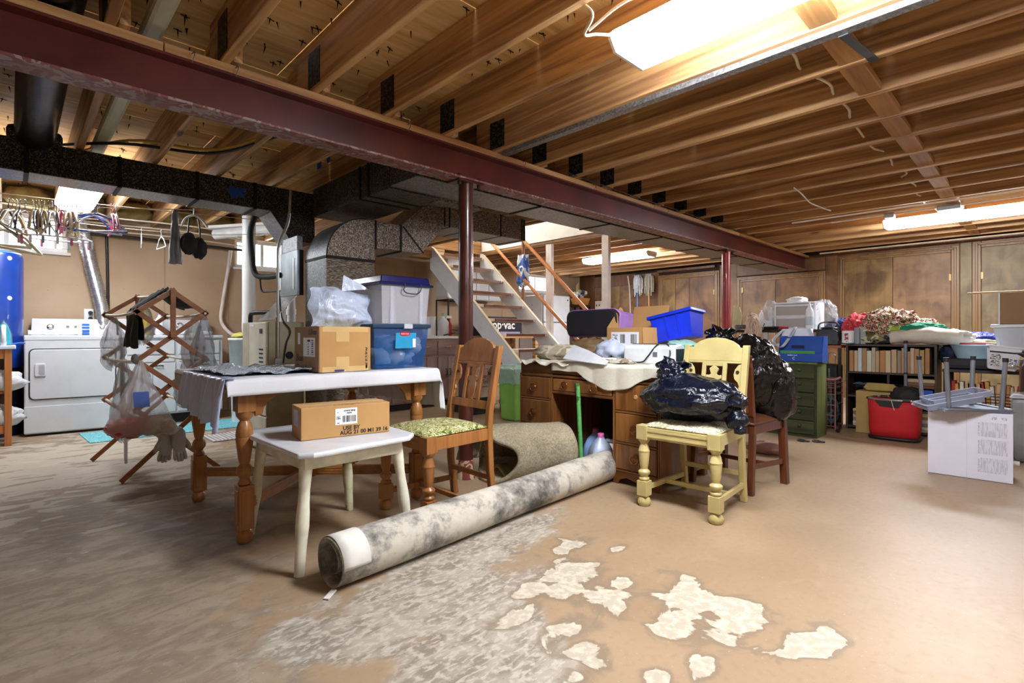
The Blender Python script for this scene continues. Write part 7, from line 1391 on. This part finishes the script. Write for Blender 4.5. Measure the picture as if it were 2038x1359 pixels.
o = MB().prism([(-0.13,0),(-0.10,-0.025),(0.10,-0.025),(0.14,0.01),(0.10,0.045),(-0.10,0.05)], (5.78,1.07,0.415), (0,-1,0), (0.3,0,1), 0.05).build('khaki_cushion', mat('khaki_fabric', '#a38c4e', 0.85), bevel=0.01); tag(o, 'khaki cushion resting in front of the bookcase', 'cushion')
o = MB().box(-0.06,-0.14,0,0.10,0.20,0.39).build('book_stack_base', card('ochre_card', '#b79a5c', ''), bevel=0.003); o.location = (5.80, 1.06, 0.002); tag(o, 'tall ochre carton standing behind the red basket', 'box')
def bookstack(x, y, z0, n, lab, grp, w=0.11, d=0.10, cols=('#c9b48e','#d8d2c4','#8f8474','#b9b6b0','#a07c52')):
    z = z0
    for i in range(n):
        h_ = R.uniform(0.02,0.035); o = MB().box(-d+R.uniform(-.01,.01),-w+R.uniform(-.01,.01),0,d,w,h_-0.001).build('flat_book', mat('flat_'+cols[i % len(cols)], cols[i % len(cols)], 0.8), bevel=0.002); o.location = (x, y, z); z += h_
        tag(o, '%s, %s from the bottom' % (lab, ('first','second','third','fourth','fifth','sixth')[i]), 'book', grp)
bookstack(BX+0.10, 1.21, 0.039, 6, 'flat book at the left of the bottom bookcase shelf', 'flat books bottom left')
bookstack(BX+0.10, 0.82, 0.039, 6, 'flat book at the right of the bottom bookcase shelf', 'flat books bottom right')
bookstack(BX+0.10, 0.80, 0.434, 3, 'flat book on the right slate case', 'flat books on the slate case', cols=('#6d4a34','#8a6a4c','#c9b08c'))
o = MB().box(0,-0.09,0,0.04,0.09,0.085).build('blue_carton', mat('vivid_blue_card', '#1d62c8', 0.5), bevel=0.002); o.location = (BX+0.012, 0.80, 0.334); tag(o, 'vivid blue small carton at the right of the middle bookcase shelf', 'box')
# top board left of the bookcase, suitcases and cart
t = thing('radio_table', 'narrow table with a red-brown top left of the bookcase', 'table', (6.0, 1.57, 0)); pt(MB().box(-0.18,-0.17,0.79,0.14,0.06,0.815), 'top', mat('red_brown_board', '#9a5030', 0.5), bevel=0.003)
for sx in (-0.165,0.125):
    for sy in (-0.155,0.045): pt(MB().box(sx-0.012,sy-0.012,0,sx+0.012,sy+0.012,0.79), 'leg', M_DARKM)
for k, (x, y, c, lab) in enumerate(((5.96,1.70,'#1a2644','dark navy suitcase standing under the red-brown table, left'),(5.97,1.515,'#14161c','black suitcase standing under the red-brown table, right'))):
    t = thing('suitcase', lab, 'suitcase', (x, y, 0.004)); MB().box(-0.10,-0.07,0,0.12,0.07,0.62).build('shell', mat('suit_%d' % k, c, 0.5), t, bevel=0.02); MB().tube(smooth_path([(-0.02,-0.03,0.62),(-0.02,-0.03,0.72),(-0.02,0.03,0.72),(-0.02,0.03,0.62)], 4), 0.006, 6).build('trolley_handle', M_CHR, t); MB().box(-0.104,-0.008,0.04,-0.10,0.008,0.58).build('zip', M_CHR, t)
t = thing('radio', 'black portable radio with a round top on the red-brown table', 'radio', (5.93, 1.53, 0.816))
MB().prism([(-0.09,0),(0.09,0),(0.10,0.05),(0.09,0.14),(0.05,0.165),(-0.05,0.165),(-0.09,0.14),(-0.10,0.05)], (-0.07,0,0), (0,-1,0), (0,0,1), -0.14).build('case', mat('dark_radio', '#2a2c2e', 0.4), t, bevel=0.01); MB().lathe([(0.08,0),(0.075,0.012),(0.06,0.014)], 24, (0,0,0.165)).build('lid', M_BLKC, t); MB().box(-0.075,-0.05,0.02,-0.071,0.05,0.06).build('display', mat('black_display', '#0a0a0c', 0.15), t); MB().tube(smooth_path([(-0.03,-0.095,0.13),(-0.03,-0.07,0.22),(-0.03,0.07,0.22),(-0.03,0.095,0.13)], 5), 0.008, 8).build('carry_handle', M_BLKC, t)
t = thing('drink_tin', 'white cylindrical tin with a red figure print on the table edge', 'tin', (5.90, 1.36, 0.829)); MB().lathe([(0.052,0),(0.052,0.13)], 24).build('body', M_WP, t); MB().lathe([(0.0525,0.02),(0.0525,0.11)], 6, caps=False, m=Matrix.Scale(1.0,3)).build('print_band', patches('tin_print', ['#e9e9ec', '#c04038', '#e9e9ec', '#5b5b60'], 14, 0.4), t) if False else MB().box(-0.0545,-0.015,0.02,-0.0515,0.018,0.105).build('print', patches('tin_print', ['#8a2a24', '#c04038', '#e9e9ec', '#5b5b60'], 40, 0.4), t)
MB().lathe([(0.054,0.0),(0.054,0.012)], 24).build('base_ring', mat('green_base', '#3a6a58', 0.5), t)
for k, (y, c) in enumerate(((1.29,'#8d9698'),(1.24,'#9aa8a0'))):
    o = MB().box(0,-0.022,0,0.20,0.022,0.16).build('binder', mat('binder_%d' % k, c, 0.5), bevel=0.003); o.location = (BX+0.02, y, 0.829); tag(o, ('grey binder standing behind the tin, left one', 'greenish grey binder standing behind the tin, right one')[k], 'binder')
t = thing('wire_cart', 'rusty pink wire shopping cart left of the bookcase', 'cart', (5.66, 1.475, 0)); M_WIRE = mat('rusty_pink_wire', '#9a6a66', 0.5, 0.4)
for sx in (-0.12,0.12):
    for sy in (-0.095,0.10): pt(MB().tube([(sx,sy,0.03),(sx,sy,0.50)], 0.007, 6), 'upright', M_WIRE)
for z in (0.06,0.16,0.26,0.36,0.42,0.46,0.50):
    pt(MB().tube([(-0.12,-0.095,z),(0.12,-0.095,z),(0.12,0.10,z),(-0.12,0.10,z),(-0.12,-0.095,z)], 0.0045, 5), 'wire_ring', M_WIRE)
for j in range(5): pt(MB().tube([(-0.12,-0.06+j*0.033,0.06),(-0.12,-0.06+j*0.033,0.50)], 0.003, 5), 'wire', M_WIRE)
pt(MB().tube(smooth_path([(-0.10,0.13,0.52),(-0.14,0.10,0.50),(-0.14,-0.09,0.50),(-0.10,-0.13,0.52)], 4), 0.012, 8), 'push_bar', M_WIRE)
for sy in (-0.11,0.115): pt(MB().lathe([(0.04,-0.008),(0.04,0.008)], 16, (-0.08,sy,0.041), Matrix.Rotation(PI/2,3,'X')), 'wheel', M_BLKC)
lump2('teal_garment', 'teal and black garments stuffed in the wire cart', 'clothes', (5.66,1.475,0.20), (0.10,0.08,0.13), patches('teal_black', ['#16181a','#3f6670','#1c2224','#8a9aa0'], 6, 0.8, 3), 6, 0.066)

# ------------------------------------------------------------------ heaps of clothes on the bookcase
ZC = 0.829
def heap(lab, c, r, m, seed, zmin=ZC, amp=0.25, ridge=0.4, cat='clothes', name='clothes_heap', n=60, k=36): return tag(MB().blob(c, r, amp, 2.4, seed, n, k, ridge, zmin=zmin).build(name, m, loc=(c[0], c[1], zmin)), lab, cat)
M_FAB = patches('tropical_print', ['#14120e','#5c4c30','#d8cc9c','#2a2a1c','#b4342e','#e4dcc4','#3c5a2c','#171410'], 22, 0.8, 4, 0.4, 0.8)
heap('big heap of black and cream floral fabric on the bookcase', (6.08, 1.08, ZC+0.17), (0.15, 0.24, 0.14), M_FAB, 3, ZC+0.06)
heap('smaller heap of floral fabric at the right of the big one', (6.08, 0.86, ZC+0.13), (0.13, 0.17, 0.10), M_FAB, 9, ZC+0.05)
heap('coral red printed garments at the left of the fabric heap', (6.05, 1.31, ZC+0.14), (0.10, 0.11, 0.13), patches('coral_print', ['#b8242c','#d8505a','#c83038','#e8b0b0'], 14, 0.8, 3), 5)
heap('navy garment with a red strap behind the radio', (6.15, 1.48, 0.815+0.17), (0.10, 0.12, 0.09), mat('navy_cloth', '#24306a', 0.8, bump=0.2), 6, 0.90)
heap('folded olive and cream fabric under the floral heap', (6.0, 1.14, ZC+0.055), (0.10, 0.12, 0.05), patches('olive_cream', ['#6b6440','#c9c2a4','#8a8258'], 10, 0.8, 3), 7)
heap('lime green printed scarf in the middle of the floral heap', (5.97, 1.02, ZC+0.17), (0.05, 0.08, 0.05), patches('lime_print', ['#a8c040','#e4e8c0','#6a8a2c','#e8e4d0'], 16, 0.8, 3), 8, ZC+0.10)
heap('emerald green folded garment on the right of the heap', (5.98, 0.80, ZC+0.145), (0.08, 0.16, 0.05), mat('emerald_cloth', '#1f8a66', 0.75, var=0.15, bump=0.2), 10, ZC+0.08, 0.15, 0.35)
heap('dark rolled mat beside the cream roll', (5.96, 1.09, ZC+0.045), (0.06, 0.11, 0.04), mat('charcoal_mat', '#2c2c2a', 0.8), 12)
def roll(u, v): 
    a = 2*PI*u; y = 1.02-0.52*v; r_ = 0.055+0.012*noise.noise(V(v*6, math.cos(a), 2))+0.02*math.sin(PI*v); return (5.93+0.02*math.sin(v*7)+r_*1.2*math.cos(a), y, ZC+0.065+0.02*math.sin(PI*v*1.1)+r_*math.sin(a))
tag(MB().grid(roll, 24, 30, wrap=True).build('cream_jacket', mat('cream_canvas', '#d6d0c0', 0.8, var=0.08, bump=0.25), loc=(5.93, 0.78, ZC), solid=0.004), 'cream rolled jacket lying along the front of the bookcase top', 'jacket')
heap('grey white sheet folded above the cream jacket', (6.02, 0.92, ZC+0.075), (0.10, 0.17, 0.05), mat('cool_grey_sheet', '#a9b0b8', 0.8, bump=0.2), 14)
heap('cream sleeve falling over the right end of the bookcase', (5.96, 0.60, ZC+0.065), (0.09, 0.14, 0.06), mat('cream_canvas', '#d6d0c0', 0.8), 15, 0.83)

# ------------------------------------------------------------------ table with basins at the right
M_LEGM = mat('grey_metal_tube', '#8d949e', 0.35, 0.6)
t = thing('black_rack_table', 'black low rack table with wire sides beyond the white carton', 'table', (5.98, 0.36, 0))
pt(MB().box(-0.22,-0.36,0.60,0.24,0.27,0.625), 'top', mat('dark_brown_top', '#2a201c', 0.5), bevel=0.003); pt(MB().box(-0.20,-0.35,0.30,0.22,0.26,0.315), 'lower_shelf', M_BLKC)
for sx in (-0.20,0.22):
    for sy in (-0.34,0.25): pt(MB().box(sx-0.014,sy-0.014,0,sx+0.014,sy+0.014,0.60), 'leg', M_BLKC)
for z in (0.335,0.36,0.385,0.41,0.435): pt(MB().tube([(-0.21,-0.34,z),(-0.21,0.25,z)], 0.003, 5), 'wire', M_BLKC)
for k in range(20):
    y = -0.33+k*0.028
    c = ('#c98a54','#b4703c','#d8b07c','#e0d8c8','#c9a04a','#b8322c','#d4c49c')[k % 7]; o = MB().box(-0.07,-0.012,0,0.07,0.012,0.17+0.04*R.random()).build('record_sleeve', mat('sleeve_'+c, c, 0.7), bevel=0.001); o.location = (5.90, 0.36+y, 0.3165); o.rotation_euler = (R.uniform(-.10,.10), 0, 0); 
    tag(o, ('orange-tan','rust brown','pale tan','off-white','mustard','red','straw coloured')[k % 7]+' paper sleeve in the wire rack, '+('first','second','third')[k//7]+' of that colour from the right', 'sleeve', 'sleeves in the wire rack')
ZR = 0.626
t = thing('printer', 'flat black printer under the pale blue basin', 'printer', (5.98, 0.46, ZR)); MB().box(-0.17,-0.17,0,0.15,0.16,0.09).build('case', M_BLKBOX, t, bevel=0.012); MB().box(-0.175,-0.13,0.02,-0.165,0.12,0.035).build('paper_slot', M_GAP, t)
t = thing('blue_basin', 'pale blue plastic basin on the black printer', 'basin', (5.94, 0.43, ZR+0.092)); MB().lathe([(0.12,0),(0.165,0.11),(0.172,0.112),(0.160,0.108),(0.115,0.008),(0.0,0.008)], 32, caps=False).build('bowl', mat('pale_blue_plastic', '#b4d6e8', 0.3), t)
t = thing('red_rim_bowl', 'white bowl with a red striped rim nested in the basin', 'bowl', (5.97, 0.45, ZR+0.125)); MB().lathe([(0.06,0),(0.115,0.10),(0.108,0.10),(0.055,0.006),(0,0.006)], 28, caps=False).build('bowl', M_WP, t); MB().lathe([(0.112,0.085),(0.1165,0.1)], 28, caps=False).build('red_rim', mat('red_stripe', '#b83a3c', 0.4), t)
lump2('cream_pot_holder', 'cream striped quilted pad piled behind the basin', 'pad', (6.13, 0.45, ZR+0.22), (0.09,0.14,0.035), mat('cream_quilt', '#d9cfae', 0.8), 5, ZR+0.17)
lump2('royal_blue_bag', 'royal blue shiny bag heaped behind the basin', 'bag', (6.22, 0.47, ZR+0.24), (0.10,0.20,0.07), shiny('royal_film', '#1a2f9a', 0.3, 0.8, 14), 8, ZR+0.16)
o = MB().box(-0.12,-0.19,0,0.08,0.19,0.165).build('black_crate', M_BLKBOX, bevel=0.006); o.location = (6.22, 0.45, ZR+0.001); tag(o, 'plain black crate at the back of the rack table', 'crate')
lump2('navy_bundle', 'dark navy bundle between bookcase and basin', 'clothes', (6.06, 0.60, 0.75), (0.09,0.07,0.10), mat('navy_bundle', '#1c2442', 0.7, bump=0.2), 3, 0.628)
t = thing('bulk_tub', 'white square tub with printed panels tilted before the grey bin', 'tub', (5.70, 0.26, ZR+0.012), math.radians(8)); t.rotation_euler[0] = math.radians(7)
MB().frus((0,0,0), (0.13,0.16), (0.16,0.20), 0.19).build('body', M_WP, t, bevel=0.01); MB().box(-0.086,-0.106,0.178,0.086,0.106,0.195).build('rim', M_WP, t, bevel=0.004)
for y, z in ((0.05,0.10),(0.05,0.05),(-0.045,0.07)): MB().prism([(-0.03,-0.02),(0.03,-0.02),(0.03,0.025),(-0.03,0.025)], (-0.0672-z*0.08,y,z), (0,-1,0), (-0.08,0,1), 0.001).build('print_panel', print_mat('fact_panel', '#e9e9e6', '#555a60', (30, 70, 160), 0.5), t)
# stacked tub, carton with fragile sticker
t = thing('grey_bin', 'tall grey plastic bin at the right edge', 'bin', (5.34, -0.03, 0)); MB().frus((0,0,0.002), (0.28,0.40), (0.30,0.43), 0.46).build('body', mat('grey_bin_plastic', '#8e9294', 0.4), t, bevel=0.03); MB().frus((0,0,0.462), (0.32,0.45), (0.28,0.41), 0.025).build('lid', mat('pale_grey_lid', '#b9bcbc', 0.4), t, bevel=0.008)
t = thing('stock_pot', 'dented stainless stock pot on the grey bin', 'pot', (5.33, -0.02, 0.489)); MB().lathe([(0.16,0),(0.165,0.01),(0.165,0.24),(0.175,0.245),(0.16,0.245),(0.155,0.02),(0,0.02)], 36, caps=False).build('pot', mat('brushed_steel', '#a49c94', 0.25, 0.9, var=0.1, bump=0.05), t); MB().tube(smooth_path([(-0.06,0.16,0.19),(-0.04,0.20,0.20),(0.04,0.20,0.20),(0.06,0.16,0.19)], 4), 0.006, 6).build('handle', M_CHR, t)
t = thing('frying_pan', 'black frying pan resting on the stock pot', 'pan', (5.35, 0.0, 0.736)); MB().lathe([(0.10,0),(0.17,0.05),(0.175,0.05),(0.105,0.006),(0,0.006)], 32, caps=False).build('pan', M_BLKC, t); MB().bar((-0.05,0.16,0.045),(-0.07,0.30,0.06),0.02,0.012).build('handle', M_BLKC, t)
t = thing('side_shelf', 'plain brown shelf unit at the right edge behind the pot', 'shelf', (5.95, -0.02, 0)); pt(MB().box(-0.18,-0.42,0.755,0.25,0.32,0.78), 'top', M_BC, bevel=0.003)
for sx in (-0.165,0.235):
    for sy in (-0.40,0.0): pt(MB().box(sx-0.012,sy-0.012,0.0,sx+0.012,sy+0.012,0.755), 'leg', M_BC)
t = thing('white_tote', 'large white translucent tote at the right edge under a carton', 'storage box', (5.93, 0.10, 0.782)); MB().frus((0,0,0), (0.30,0.36), (0.33,0.42), 0.20).build('tub', plastic_sheet('frosted_tote', '#ccd3dc', 0.9, 0.3, 0.05), t, bevel=0.02); MB().box(-0.18,-0.225,0.195,0.18,0.225,0.222).build('lid', M_WP, t, bevel=0.008)
bx = thing('fragile_carton', 'brown carton with a red and white fragile sticker at the right edge', 'box', (5.93, 0.06, 1.006)); t = bx
pt(MB().box(-0.16,-0.24,0,0.18,0.215,0.255), 'carton_body', M_CARDD, bevel=0.004); pt(MB().box(-0.162,0.208,0,-0.158,0.217,0.255), 'torn_edge', M_LAB)
pt(MB().prism([(0,0),(0.20,0.035),(0.185,0.12),(-0.015,0.085)], (-0.1602,0.05,0.10), (0,-1,0), (0,0,1), 0.001), 'fragile_sticker', mat('sticker_red', '#c0242e', 0.5)); pt(MB().prism([(0.0,0.028),(0.19,0.062),(0.183,0.098),(-0.007,0.064)], (-0.1613,0.05,0.10), (0,-1,0), (0,0,1), 0.0006), 'sticker_band', M_LAB)
text('FRAGILE', 0.036, M_INK, (-0.1622,0.045,0.137), (0,-1,0.18), (0,0,1), bx, squash=0.95, bold=0.0006)
tag(MB().box(-0.10,-0.14,0,0.10,0.10,0.035).build('pale_packet', M_LAB, bevel=0.006), 'pale flat packet on top of the fragile carton', 'packet').location = (5.9, 0.0, 1.263)
tag(MB().tube([(5.80,0.47,1.268),(5.80,-0.25,1.268)], 0.008, 8).build('wooden_dowel', wood('pale_dowel_wood', '#b89454', '#d8b878', axis=1), loc=(5.8,0.1,1.268)), 'thin wooden dowel lying across the fragile carton', 'stick')

# ------------------------------------------------------------------ red basket, white carton, upturned tray table
t = thing('laundry_basket', 'red fabric laundry basket with black trim before the bookcase', 'basket', (5.60, 0.935, 0))
M_REDF = mat('red_canvas', '#c01820', 0.7, var=0.06, bump=0.08)
def bas(k, z): return [(0.5*k*u, k*v, z) for u, v in rr(0.52, 0.34, 0.10, 6)]
zz = [(0.98,0.03),(1.02,0.10),(1.04,0.25),(1.07,0.35)]; n = len(bas(1,0)); vs = sum((bas(k, z) for k, z in zz), []); mb = MB(); mb.add(vs, [tuple(range(n))[::-1]]+[(i*n+j, i*n+(j+1)%n, (i+1)*n+(j+1)%n, (i+1)*n+j) for i in range(len(zz)-1) for j in range(n)], True); mb.build('body', M_REDF, t, solid=0.006)
b0 = bas(1.0, 0.02); MB().tube(b0+[b0[0]], 0.014, 8).build('base_trim', M_BLKC, t); b1 = bas(1.075, 0.355); MB().tube(b1+[b1[0]], 0.010, 8).build('rim', M_CHR, t)
for s in (0.0, 0.25, 0.5, 0.72, 0.86): i = int(s*n) % n; p = V(*b1[i]); q = V(*b1[(i+2) % n]); MB().tube([p, q], 0.013, 8).build('rim_sleeve', M_BLKC, t)
MB().prism([(-0.10,0),(0.10,0),(0.07,-0.055),(-0.06,-0.05)], (-0.142,0.02,0.345), (0,-1,0), (0,0,1), 0.004).build('handle_flap', M_BLKC, t); MB().bar((-0.146,0.0,0.35),(-0.148,-0.02,0.27),0.01,0.002).build('tag', M_LAB, t)
lump2('black_garment', 'black garment poking out of the red basket', 'clothes', (5.63, 0.86, 0.37), (0.07,0.10,0.08), mat('black_cloth', '#1b1a1b', 0.75), 4, 0.30)
bx = thing('white_carton', 'large white carton with faint grey print on the floor at right', 'box', (4.405, 0.35, 0.002), math.radians(2.5)); t = bx
pt(MB().box(0.0,-0.205,0,0.25,0.205,0.425), 'carton_body', mat('lilac_white_card', '#dcdcea', 0.55, var=0.02), bevel=0.003)
for z0 in (0.05,0.165,0.275): 
    pt(MB().box(-0.001,-0.18,z0,0,-0.055,z0+0.092), 'print_block', print_mat('faint_print', '#d6d6e4', '#bcbccd', (10, 190, 16), 0.5)); pt(MB().box(-0.001,-0.052,z0,0,-0.044,z0+0.085), 'print_heading', print_mat('faint_head', '#d6d6e4', '#b4b4c6', (10, 200, 90), 0.45))
for y in (-0.12,-0.165): pt(MB().box(-0.001,y-0.012,0.385,0,y+0.012,0.405), 'care_symbols', print_mat('symbol_print', '#d6d6e4', '#a8a8ba', (10, 160, 60), 0.48))
pt(MB().box(-0.0012,0.18,0.405,0,0.20,0.412), 'pink_mark', mat('pink_mark', '#c84cc0', 0.5)); pt(MB().box(-0.0006,0.008,0.0,0,0.0095,0.425), 'centre_crease', mat('crease_line', '#b9b9cc', 0.6)); pt(MB().lathe([(0.014,0),(0.014,0.03)], 12, (0.12,-0.205,0.11), Matrix.Rotation(PI/2,3,'X')), 'foam_plug', M_WP)
t = thing('tray_table', 'small grey folding table upside down on the white carton', 'table', (4.50, 0.40, 0.429), math.radians(38))
pt(MB().box(-0.17,-0.20,0,0.17,0.20,0.014), 'tabletop', mat('steel_blue_top', '#8a92a8', 0.3, 0.4), bevel=0.006); pt(MB().tube([(u, v, 0.018) for u, v in rr(0.34,0.40,0.04,4)]+[(0.17,0.16,0.018)], 0.008, 8), 'rim', M_LEGM)
for k, (x, y) in enumerate(((-0.13,-0.15),(0.13,-0.15),(-0.13,0.15),(0.13,0.15))):
    l = pt(MB().tube([(x,y,0.014),(x*1.05,y*1.12,0.32)], 0.013, 10), 'leg', M_LEGM); MB().tube([(x*1.05,y*1.12,0.318),(x*1.05,y*1.12,0.345)], 0.0155, 10).build('foot_cap', M_BLKC, l)
for k in range(2):
    t = thing('letter_tray', ('lower one of two clear letter trays slanted between the upturned legs', 'upper one of two clear letter trays slanted between the upturned legs')[k], 'tray', (4.42+0.02*k, 0.45-0.03*k, 0.462+0.035*k), math.radians(-62)); t.rotation_euler = (0, math.radians(-14), math.radians(-64))
    tub(t, 0.30, 0.22, 0.31, 0.23, 0.035, MATS.get('clear_grey') or plastic_sheet('clear_grey', '#9aa2b8', 0.5, 0.1, 0.02)); MB().tube([(u*1.0, v*1.0, 0.036) for u, v in rr(0.31,0.23,0.02,3)]+[(0.155,0.095,0.036)], 0.003, 6).build('rim', mat('bright_rim', '#c3c9d8', 0.2), t)
t = thing('folded_table_leg', 'tall thin grey metal pole with a collar standing before the bookcase', 'pole', (5.45, 0.955, 0)); t.location = (5.86, 0.885, 0); MB().tube([(0,0,0.0),(0,0,0.84)], 0.014, 10).build('tube', M_LEGM, t); MB().tube([(0,0,0.56),(0,0,0.575)], 0.016, 10).build('collar', M_BLKC, t); MB().tube([(0,0,0.84),(0,0,0.865)], 0.016, 10).build('cap', M_BLKC, t)
t.location = (5.70, 1.125, 0); t.location = (5.87, 0.90, 0)
for k, (x, y) in enumerate(((4.90,1.46),(4.96,1.36))):
    o = MB().tube([(0.028*math.cos(2*PI*i/12), 0.045*math.sin(2*PI*i/12), 0.007+0.004*math.sin(i)) for i in range(13)], 0.0065, 6).build('black_ring', M_BLKC); o.location = (x, y, 0.001); tag(o, ('left one of two small black rings on the floor by the chest', 'right one of two small black rings on the floor by the chest')[k], 'ring')
lump2('pink_slippers', 'brownish pink slipper on the floor under the dark chair', 'slipper', (4.20, 1.52, 0.045), (0.06,0.13,0.045), mat('dusty_pink', '#a8827a', 0.8, bump=0.2), 6, 0.001)
